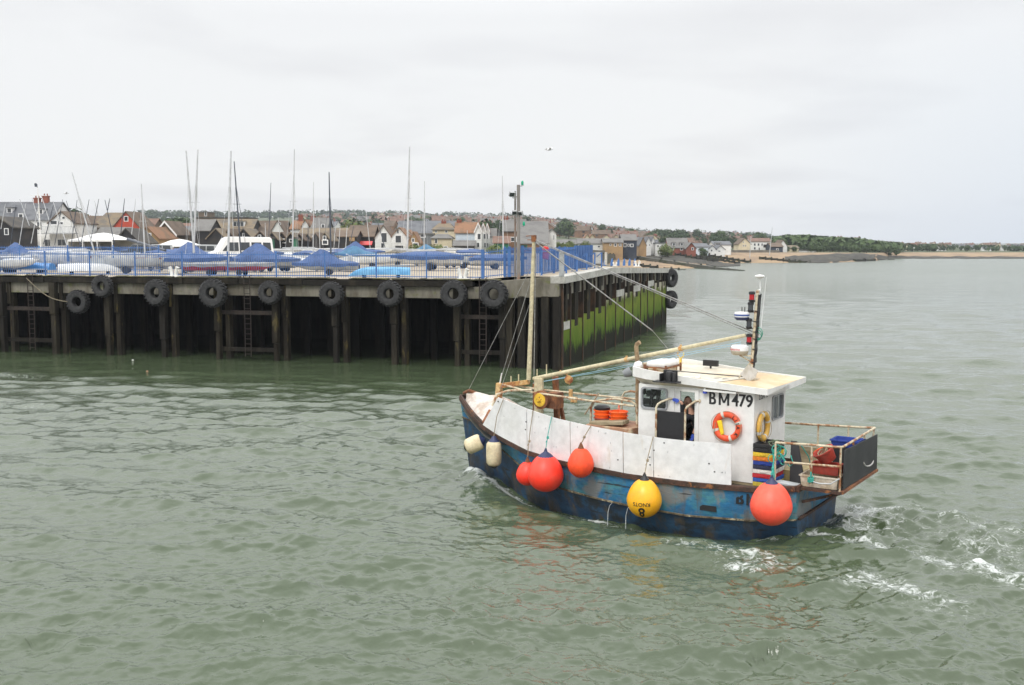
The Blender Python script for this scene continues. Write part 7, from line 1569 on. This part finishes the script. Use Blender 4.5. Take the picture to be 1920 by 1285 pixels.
tub('fish_tub', 'dull red plastic tub standing on the white tub', -.84, -.18, .84, 1.30, 1.41, .22, crimson)
tub('fish_tub', 'royal blue plastic box at the far side of the stern rail', -.80, -.15, -.9, -.35, 1.75, .17, mat('box_blue', (.02, .05, .28), None))
b = MB(); b.bb((-.78, -.88, 1.125), (-.2, -.40, 1.74)); o = b.build('fish_tub', blackp, None, None, .02); o.matrix_world = BMat; tag(o, 'black bin under the royal blue box on the stern', 'bin')
tl = Matrix.Rotation(R(28), 4, 'Y') @ Matrix.Rotation(R(-18), 4, 'X')
t_ = onboat('red_basket', 'red round basket lying tilted on the red tub at the stern', 'basket', (-.55, 1.05, 1.70), 0, None, tl); b = MB(); b.lathe([(.02, 0), (.17, 0), (.225, .24), (.245, .245), (.245, .275), (.215, .275), (.17, .06), (.02, .05)], n=28); b.build('body', crimson, t_, 40)
b = MB(); b.tube([(.23*math.cos(a), .23*math.sin(a)*.4, .27+.10*math.sin(a)) for a in [math.pi*k/10 for k in range(11)]], .008, 6); b.build('handle', orangep, t_, 60)
b = MB(); 
for k in range(4): b.torus((.02, 0, .2+.02*k), (rq.uniform(-.3, .3), .2, 1), .12, .012, 20, 6)
b.build('rope', ropet, t_, 60)
# ---- lifebuoys
def ring(label, c, n, Rr, r, m, tape, lt=None, extra=None):
    n = Vector(n); rt = n.to_track_quat('Z', 'Y').to_matrix().to_4x4(); M_ = BMat @ Matrix.Translation(c) @ rt; t_ = thing('lifebuoy', label, 'lifebuoy', M=M_)
    b = MB(); b.torus((0, 0, 0), (0, 0, 1), Rr, r, 48, 14, None, .75); b.build('ring', m, t_, 60)
    for k in range(4):
        a = math.pi/2*k+.35; rings = []
        for j in range(3):
            t = a+(j-1)*.11; d = Vector((math.cos(t), math.sin(t), 0)); rings.append([d*(Rr+(r+.004)*math.cos(u))+Vector((0, 0, (r+.004)*.76*math.sin(u))) for u in [2*math.pi*q/14 for q in range(14)]])
        b = MB(); b.loft(rings, True, None, False); b.build('tape', tape, t_, 60)
    b = MB(); pts = []
    for k in range(33):
        a = 2*math.pi*k/32; rr_ = Rr+r*.75+.03*abs(math.sin(2*(a-.35))); pts.append((rr_*math.cos(a), rr_*math.sin(a), .02+.05*abs(math.sin(2*(a-.35)))))
    b.tube(pts, .007, 5, None, False); b.tube([(-Rr*.9, Rr*.3, r), (-Rr*.95, -Rr*.2, r), (-Rr*1.05, -Rr*.75, r*.6)], .007, 5); b.build('grab_line', ropet, t_, 60)
    if lt:
        for i, chv in enumerate(lt[0]):
            if chv == ' ': continue
            a = lt[1]-i*lt[2]; me = text_mesh(chv, lt[3], .003, 1, 0, .002); me.materials.clear(); me.materials.append(blacks)
            me.transform(Matrix.Translation((math.cos(a)*Rr, math.sin(a)*Rr, r*.76)) @ Matrix.Rotation(a-math.pi/2, 4, 'Z')); o = bpy.data.objects.new('letter', me); COL.objects.link(o); o.parent = t_
    return t_
rc = bly(1363, 800, Y1+.07); tp = mat('ring_tape', (.60, .56, .50), None)
lo_ = mat('lifebuoy_orange', (.80, .10, .03), (.72, .085, .03), scale=3, dirt=.12, rough=.5); ly_ = mat('lifebuoy_yellow', (.72, .42, .06), (.62, .36, .06), scale=3, dirt=.15, rough=.5)
rg1 = ring('orange lifebuoy with white tapes below the big black registration letters', (rc.x, Y1+.065, rc.z), (0, 1, 0), .285, .075, lo_, tp, ('LISA K', R(52), .30, .11))
q = blx(1432, 800, X0-.07); ring('yellow lifebuoy on the after wall of the wheelhouse beside the window', (X0-.065, q.y, q.z), (-1, 0, 0), .285, .075, ly_, tp, None)
q1 = bly(1345, 792, Y1+.10); b = MB(); b.prism([(rc.x+.24, Y1+.06, rc.z+.12), (rc.x+.12, Y1+.06, rc.z+.14), (rc.x+.06, Y1+.06, rc.z-.18), (rc.x+.13, Y1+.06, rc.z-.22)], (0, .06, 0)); o = b.build('throw_bag', mat('bag_yellow', (.85, .60, .02), None, dirt=.15), None, None, .02); o.matrix_world = BMat; tag(o, 'small yellow throw line bag inside the orange lifebuoy', 'throw bag')
q = bly(1322, 730, Y1+.06); b = MB(); b.lathe([(.02, .13), (.03, .02), (.05, 0)], (q.x, Y1+.06, q.z-.04), n=12); b.tube([(q.x, Y1+.06, q.z+.08), (q.x, Y1+.06, q.z+.16)], .006, 5); dl = b.build('bulkhead_lamp', bwhite, wh, 40); b = MB(); b.lathe([(.05, 0), (.055, -.05), (.03, -.06)], (q.x, Y1+.06, q.z-.045), n=12); b.build('blue_cap', mat('cap_blue', (.05, .08, .45), None), dl, 40)
# ---- buoys and fenders hung outside
def buoy(label, px, py, r, m, y, stretch=1.12, top=navyp, rope=ropet, up=None, spin=0, net=False, coll=.3, group='round buoys hung along the port side'):
    q = bly(px, py, y); t_ = onboat('hanging_buoy', label, 'buoy', (q.x, y, q.z), 0, group); b = MB(); pr = []; n = 22
    for k in range(n+1):
        th = math.pi*k/n; z = -math.cos(th); rad = math.sin(th)
        if z > 0: z2 = z*(stretch+.10); rad = rad*(1-.10*z*z)+.10*r*0; rad = math.sqrt(max(0, 1-z*z))*(1-.22*z) + .10*z*(1 if z < .95 else 0)
        else: z2 = z*stretch*.93
        pr.append((max(rad, .005)*r, z2*r))
    b.lathe(pr, n=40); o = b.build('float', m, t_, 60)
    zt_ = (stretch+.10)*r; b = MB(); b.lathe([(r*(.30+coll*.6), zt_*.86), (r*(.22+coll*.3), zt_*1.0), (.05, zt_*1.13), (.035, zt_*1.22), (.01, zt_*1.23)], n=18)
    b.torus((0, 0, zt_*1.22), (1, 0, 0), .035, .013, 14, 6); b.build('collar', top, t_, 50)
    if up is not None:
        e = Vector((up[0]-q.x, up[1]-y, up[2]-q.z)); s_ = Vector((0, 0, zt_*1.22)); b = MB(); b.tube([s_, s_.lerp(e, .5)+Vector((.01, .01, 0)), e], .011, 6); kx = s_.lerp(e, .35); b.torus(kx, (0, 0, 1), .02, .015, 10, 6); b.torus(kx+Vector((0, 0, .03)), (0, .4, 1), .02, .014, 10, 6); b.tube([kx, kx+Vector((.03, .04, -.1))], .009, 5); b.build('hanging_rope', rope, t_, 60)
    return t_, r, stretch
tx = lambda x: (x, ry(x)+.085, ptop(x)+.01)
buoy('salmon red round buoy nearest the stern', 1446, 948, .455, pinkb, 2.22, 1.04, navyp, teal, (.52, 1.56, 1.75), coll=.12)
ty, ryel, st_ = buoy('yellow round buoy marked 8 KNOTS upside down', 1208, 937, .41, yelb, 2.28, 1.10, blackp, ropet, tx(3.31), coll=.05)
buoy('netted orange buoy below the white panels, right of the big red one', 1089, 870, .32, orangeb, 2.20, 1.14, rustd, ropet, tx(5.0), coll=.0)
buoy('biggest bright red round buoy, second from the left', 1023, 890, .45, redb_, 2.15, 1.03, navyp, teal, tx(6.15), coll=.32)
buoy('small bright red buoy half hidden behind the biggest red one', 989, 890, .29, redb_, 1.92, 1.05, rustd, ropet, tx(6.75), coll=.0)
# letters on the yellow buoy, upside down, wrapped on its surface
def onball(par, txt, size, r, st, lon, lat, bold):
    me = text_mesh(txt, size, bold, 1.0, 2, .001); me.materials.clear(); me.materials.append(blacks)
    for v in me.vertices:
        u_, w_, e_ = -v.co.x, -v.co.y, v.co.z; a = u_/r; z = lat + w_
        rr_ = r*math.sqrt(max(.05, 1-(z/(r*st*.93))**2)) if z < 0 else r*math.sqrt(max(.05, 1-(z/(r*(st+.1)))**2))*(1-.22*z/(r*(st+.1)))+.10*z/(st+.1)
        rr_ += .006+e_; v.co = Vector((-rr_*math.sin(a+lon), rr_*math.cos(a+lon), z))
    o = bpy.data.objects.new('lettering', me); COL.objects.link(o); o.parent = par
onball(ty, '8', .34, ryel, st_, .30, -.215, .008); onball(ty, 'KNOTS', .125, ryel, st_, .30, -.025, .001)
def fender(label, c, ax, r, h, tilt_=0):
    t_ = onboat('hanging_fender', label, 'fender', c, 0, 'cream fenders at the bow', tilt_ if tilt_ else None); b = MB()
    b.lathe([(.03, -h*.5), (r*.7, -h*.46), (r*.95, -h*.36), (r, -h*.1), (r, h*.2), (r*.95, h*.36), (r*.7, h*.46), (.04, h*.5)], n=26); b.build('body', fendm, t_, 60)
    b = MB(); b.lathe([(r*.74, h*.452), (r*.4, h*.55), (.05, h*.64), (.01, h*.65)], n=20); b.build('cap', navyp, t_, 50); b = MB(); b.lathe([(r*.55, -h*.485), (.06, -h*.56), (.01, -h*.6)], n=20); b.build('end_cap', blackp, t_, 50)
    return t_
q = bly(926, 850, 1.55); fender('upright cream fender with navy top hanging at the bow', (q.x, 1.55, q.z), None, .205, .70)
e = tx(7.72); b = MB(); b.tube([(q.x, 1.55, q.z+.45), (e[0]+.25, e[1]+.01, 2.0), (e[0]+.05, e[1], e[2]+.02)], .011, 6); o = b.build('hanging_rope', ropet, None, 60); o.matrix_world = BMat; tag(o, 'thin tan rope holding the upright cream fender', 'rope')
q = bly(889, 833, 1.50); tl = Matrix.Rotation(R(-62), 4, 'Y') @ Matrix.Rotation(R(25), 4, 'X'); fender('cream fender swung sideways right at the bow', (q.x, 1.50, q.z), None, .22, .50, tl)
# ---- standing rigging
def stay(name, a, c, r=.012, sag=0, label=''):
    a = Vector(a); c = Vector(c); pts = []
    for k in range(9): f = k/8; v = a.lerp(c, f); v.z -= sag*math.sin(math.pi*f); pts.append(v)
    b = MB(); b.tube(pts, r, 6); return b.build(name, wire, boat, 60)
ftp = ft+Vector((-.03, 0, .0)); p1 = MX(.50)+Vector((.05, 0, 0)); stay('backstay', ftp, p1, .016); stay('backstay', ftp+Vector((0, 0, -.03)), p1+Vector((0, 0, -.06)), .010)
e = bly(1225, 622, -1.4); e2 = bly(1272, 655, -.6); stay('backstay', ftp+Vector((0, 0, -.05)), Vector((e.x-.0, -.65, bly(1225, 622, -.65).z)) if False else bly(1224, 621, -.7), .018); stay('backstay', bly(1224, 621, -.7), Vector((e2.x, -.6, 3.5)), .007)
stay('forestay', ft+Vector((0, 0, -.8)), (8.98, 0, 2.62), .010); stay('forestay', ft+Vector((0, 0, -.6)), (10.1, 0, 2.25), .008); stay('forestay', ft+Vector((0, 0, -1.4)), (8.60, .5, 2.55), .007)
stay('halyard', ft+Vector((-.06, .0, 0)), (7.9, -.08, 2.9), .012)
b = MB(); b.tube([bly(941, 700, 0), (8.97, 0, 2.62)], .022, 6); b.build('rigging_screw', panelw, boat)
# ---- the man at the helm: one continuous body, clothes and hair as children
skin = mat('skin', (.62, .35, .25), None, rough=.5, dirt=.1); cloth_b = mat('dark_clothes', (.02, .021, .025), (.03, .03, .036), scale=6, rough=.85, bump=.5, bump_scale=30); glove = mat('blue_glove', (.06, .12, .58), None, rough=.45, dirt=.1); hairm = mat('short_hair', (.38, .21, .15), (.30, .17, .12), scale=20, rough=.9)
hd = bly(1291, 755, .80); g1_ = bly(1270, 751, 1.26); g2_ = bly(1299, 817, 1.12)
man = onboat('person', 'man in dark clothes and blue gloves leaning in the wheelhouse doorway', 'person')
def skinmesh(name, J, E, m, par, root=0, lv=2):
    me = bpy.data.meshes.new(name); me.from_pydata([j[:3] for j in J], E, []); o = bpy.data.objects.new(name, me); COL.objects.link(o); o.parent = par; me.materials.append(m)
    o.modifiers.new('skin', 'SKIN'); 
    for i, j in enumerate(J): r_ = j[3]; me.skin_vertices[0].data[i].radius = (r_, j[4] if len(j) > 4 else r_)
    me.skin_vertices[0].data[root].use_root = True
    s_ = o.modifiers.new('sub', 'SUBSURF'); s_.levels = lv; s_.render_levels = lv; me.polygons.foreach_set('use_smooth', [True]*len(me.polygons)); o.modifiers['skin'].use_smooth_shade = True; return o
hx, hy, hz_ = hd.x, .80, hd.z
sh = Vector((hx-.12, hy-.02, hz_-.27)); pel = Vector((hx-.30, hy-.08, hz_-.80))
J = [(*pel, .16, .13), (pel.x+.08, pel.y, pel.z+.25, .15, .12), (sh.x-.02, sh.y, sh.z-.06, .17, .12), (hx-.05, hy, hz_-.16, .06), (hx-.01, hy, hz_-.08, .06),      # 0-4
     (sh.x, sh.y+.19, sh.z-.02, .07), (sh.x+.16, sh.y+.30, sh.z-.12, .055), (g1_.x-.10, 1.20, g1_.z-.06, .038), (g1_.x-.04, 1.24, g1_.z-.02, .033),          # 5-8 near arm to the raised glove
     (sh.x, sh.y-.19, sh.z-.02, .07), (sh.x+.10, sh.y-.22, sh.z-.3, .055), (sh.x+.35, sh.y-.2, sh.z-.42, .04),                                         # 9-11 far arm on the helm
     (pel.x, pel.y+.10, pel.z-.06, .10), (pel.x+.06, pel.y+.12, pel.z-.48, .07), (pel.x+.0, pel.y+.12, 1.10, .05), (pel.x+.14, pel.y+.13, 1.04, .04),
     (pel.x, pel.y-.10, pel.z-.06, .10), (pel.x+.05, pel.y-.12, pel.z-.48, .07), (pel.x-.06, pel.y-.12, 1.10, .05), (pel.x+.08, pel.y-.13, 1.04, .04)]
E_ = [(0, 1), (1, 2), (2, 3), (3, 4), (2, 5), (5, 6), (6, 7), (7, 8), (2, 9), (9, 10), (10, 11), (0, 12), (12, 13), (13, 14), (14, 15), (0, 16), (16, 17), (17, 18), (18, 19)]
body = skinmesh('body', J, E_, skin, man)
# dark smock and trousers over it
Jc = [(j[0], j[1], j[2], j[3]*1.12+.006, (j[4] if len(j) > 4 else j[3])*1.12+.006) for j in J]
sel = [0, 1, 2, 5, 6, 7, 9, 10, 11, 12, 13, 14, 16, 17, 18]; mp_ = {k: i for i, k in enumerate(sel)}
Ec = [(mp_[a], mp_[c]) for a, c in E_ if a in mp_ and c in mp_]; skinmesh('clothing', [Jc[k] for k in sel], Ec, cloth_b, man)
# head with face: shaped sphere
b = MB(); rings = []; n = 24; hr = .115
for i in range(17):
    th = math.pi*i/16; z = math.cos(th)*1.22; rr_ = math.sin(th); ring_ = []
    for k in range(n):
        a = 2*math.pi*k/n; x = math.cos(a)*rr_*.88; y = math.sin(a)*rr_*.70
        if z < -.2: x = x*(1+.30*z*.5) + (.10*(-z) if x > 0 else .05*z); y *= (1+.28*z)
        if x > .3 and abs(y) < .18 and -.30 < z < .18: x += .20*(1-abs(y)/.18)*(1-abs(z+.12)/.32 if abs(z+.12) < .32 else 0)      # nose
        if x > .5 and .02 < z < .22 and .12 < abs(y) < .45: x -= .06                                                             # eye sockets
        if x > .5 and -.58 < z < -.48 and abs(y) < .28: x += .03                                                                # lips
        ring_.append(Vector((x*hr, y*hr, z*hr)))
    rings.append(ring_)
tlt = Matrix.Rotation(R(14), 3, 'Y'); hc_ = Vector((hx+.01, hy, hz_+.01))
b.loft([[hc_+tlt @ v for v in r] for r in rings], True); hd_ = b.build('head', skin, man, 80)
b = MB()
for sg in (-1, 1): b.add([hc_+tlt @ Vector(v) for v in ((-.015, sg*.082, .02), (.018, sg*.080, .012), (.012, sg*.078, -.045), (-.022, sg*.098, .028), (-.018, sg*.094, -.03))], [(0, 1, 2), (0, 3, 4, 2), (0, 2, 4), (3, 0, 4)])
b.build('ear', skin, hd_, 60)
b = MB()
for sg in (-1, 1): b.lathe([(.001, -.01), (.010, -.004), (.011, .004), (.001, .010)], hc_+tlt @ Vector((.088, sg*.032, .014)), n=10)
b.build('eye', blackp, hd_, 60)
b = MB(); b.loft([[hc_+tlt @ (v*1.03+Vector((-.004, 0, .004))) for v in r] for r in rings[:5]], True); hm_ = [v for v in b.v]; b.build('hair', hairm, hd_, 80)
def hand(c, d, side, m):                                # palm with five curled fingers, pointing along d
    c = Vector(c); d = Vector(d).normalized(); s_ = Vector(side).normalized(); nrm = d.cross(s_)
    b = MB(); b.loft([[c-d*.05+s_*a*.026+nrm*q*.016 for a, q in ((-1, -1), (1, -1), (1, 1), (-1, 1))], [c+s_*a*.042+nrm*q*.017 for a, q in ((-1, -1), (1, -1), (1, 1), (-1, 1))], [c+d*.048+s_*a*.041+nrm*q*.013 for a, q in ((-1, -1), (1, -1), (1, 1), (-1, 1))]]); o = b.build('hand', m, man, 80, .01)
    for k, L_ in zip((-1.5, -.5, .5, 1.5), (.062, .078, .075, .060)):
        p0 = c+d*.044+s_*k*.0205; p1 = p0+d*L_*.45-nrm*.012; p2 = p1+d*L_*.25-nrm*L_*.35; p3 = p2-nrm*L_*.30-d*L_*.10; b = MB(); b.tube([p0-d*.01, p1, p2, p3], [.0105, .010, .009, .0075], 8); b.build('finger', m, o, 60)
    p0 = c-d*.02-s_*.038; b = MB(); b.tube([p0, p0-s_*.025+d*.025-nrm*.008, p0-s_*.03+d*.055-nrm*.02], [.013, .011, .0085], 8); b.build('thumb', m, o, 60); return o
hand((g1_.x+.01, 1.26, g1_.z), (1, .1, .15), (0, 0, 1), glove)
# second man just inside, only forearm and glove seen
man2 = None
Ja = [(sh.x+.05, sh.y+.20, sh.z-.25, .06), (g2_.x-.01, 1.02, g2_.z+.33, .055), (g2_.x-.0, 1.08, g2_.z+.08, .035)]
b = MB(); b.tube([(sh.x-.25, .95, sh.z-.35), (g2_.x-.08, 1.0, g2_.z+.40), (g2_.x-.03, 1.06, g2_.z+.16)], [.07, .06, .052], 12); man2 = onboat('person', 'person behind the helmsman, only bare forearm and blue glove low in the doorway', 'person')
b.build('sleeve', cloth_b, man2, 60); b = MB(); b.tube([(g2_.x-.05, 1.05, g2_.z+.20), (g2_.x-.0, 1.09, g2_.z+.05)], [.042, .03], 12); b.build('forearm', skin, man2, 60)
Jm = [(2.25, .75, 1.75, .16, .13), (2.30, .78, 2.0, .15), (2.38, .80, 2.22, .15), (2.42, .8, 2.36, .06), (2.46, .8, 2.46, .09), (2.30, .95, 1.25, .08), (2.15, .95, 1.05, .06)]
skinmesh('body', Jm, [(0, 1), (1, 2), (2, 3), (3, 4), (0, 5), (5, 6)], cloth_b, man2)
_m = man; man = man2; hand((g2_.x+.01, 1.11, g2_.z-.02), (.1, .1, -1), (1, 0, 0), glove); man = _m
# discharge water from the side
b = MB(); 
jets = [(4.45, .22), (3.95, .22)]
wj = mat('spill_water', (.45, .48, .48), (.30, .33, .33), scale=20, rough=.2)
for x, z in jets:
    y = hb(x, z); b = MB(); b.tube([(x, y+.02, z), (x+.03, y+.10, z-.06), (x+.05, y+.14, z-.22), (x+.05, y+.15, -.32)], [.005, .006, .009, .014], 6); o = b.build('spill_jet', wj, boat, 60)
# ============================================================ AIR
hm = bpy.data.materials.new('haze'); hm.use_nodes = True; N = hm.node_tree.nodes; N.remove(N['Principled BSDF']); pv = N.new('ShaderNodeVolumePrincipled'); pv.inputs['Color'].default_value = (.86, .92, 1, 1); pv.inputs['Density'].default_value = .00016; pv.inputs['Anisotropy'].default_value = .2
hm.node_tree.links.new(pv.outputs[0], N['Material Output'].inputs['Volume'])
b = MB(); b.bb((-1700, -60, -7.5), (1900, 2700, 75)); o = b.build('haze', hm); tag(o, 'thin pale haze in the sea air over the town and bay', None, None, 'stuff')
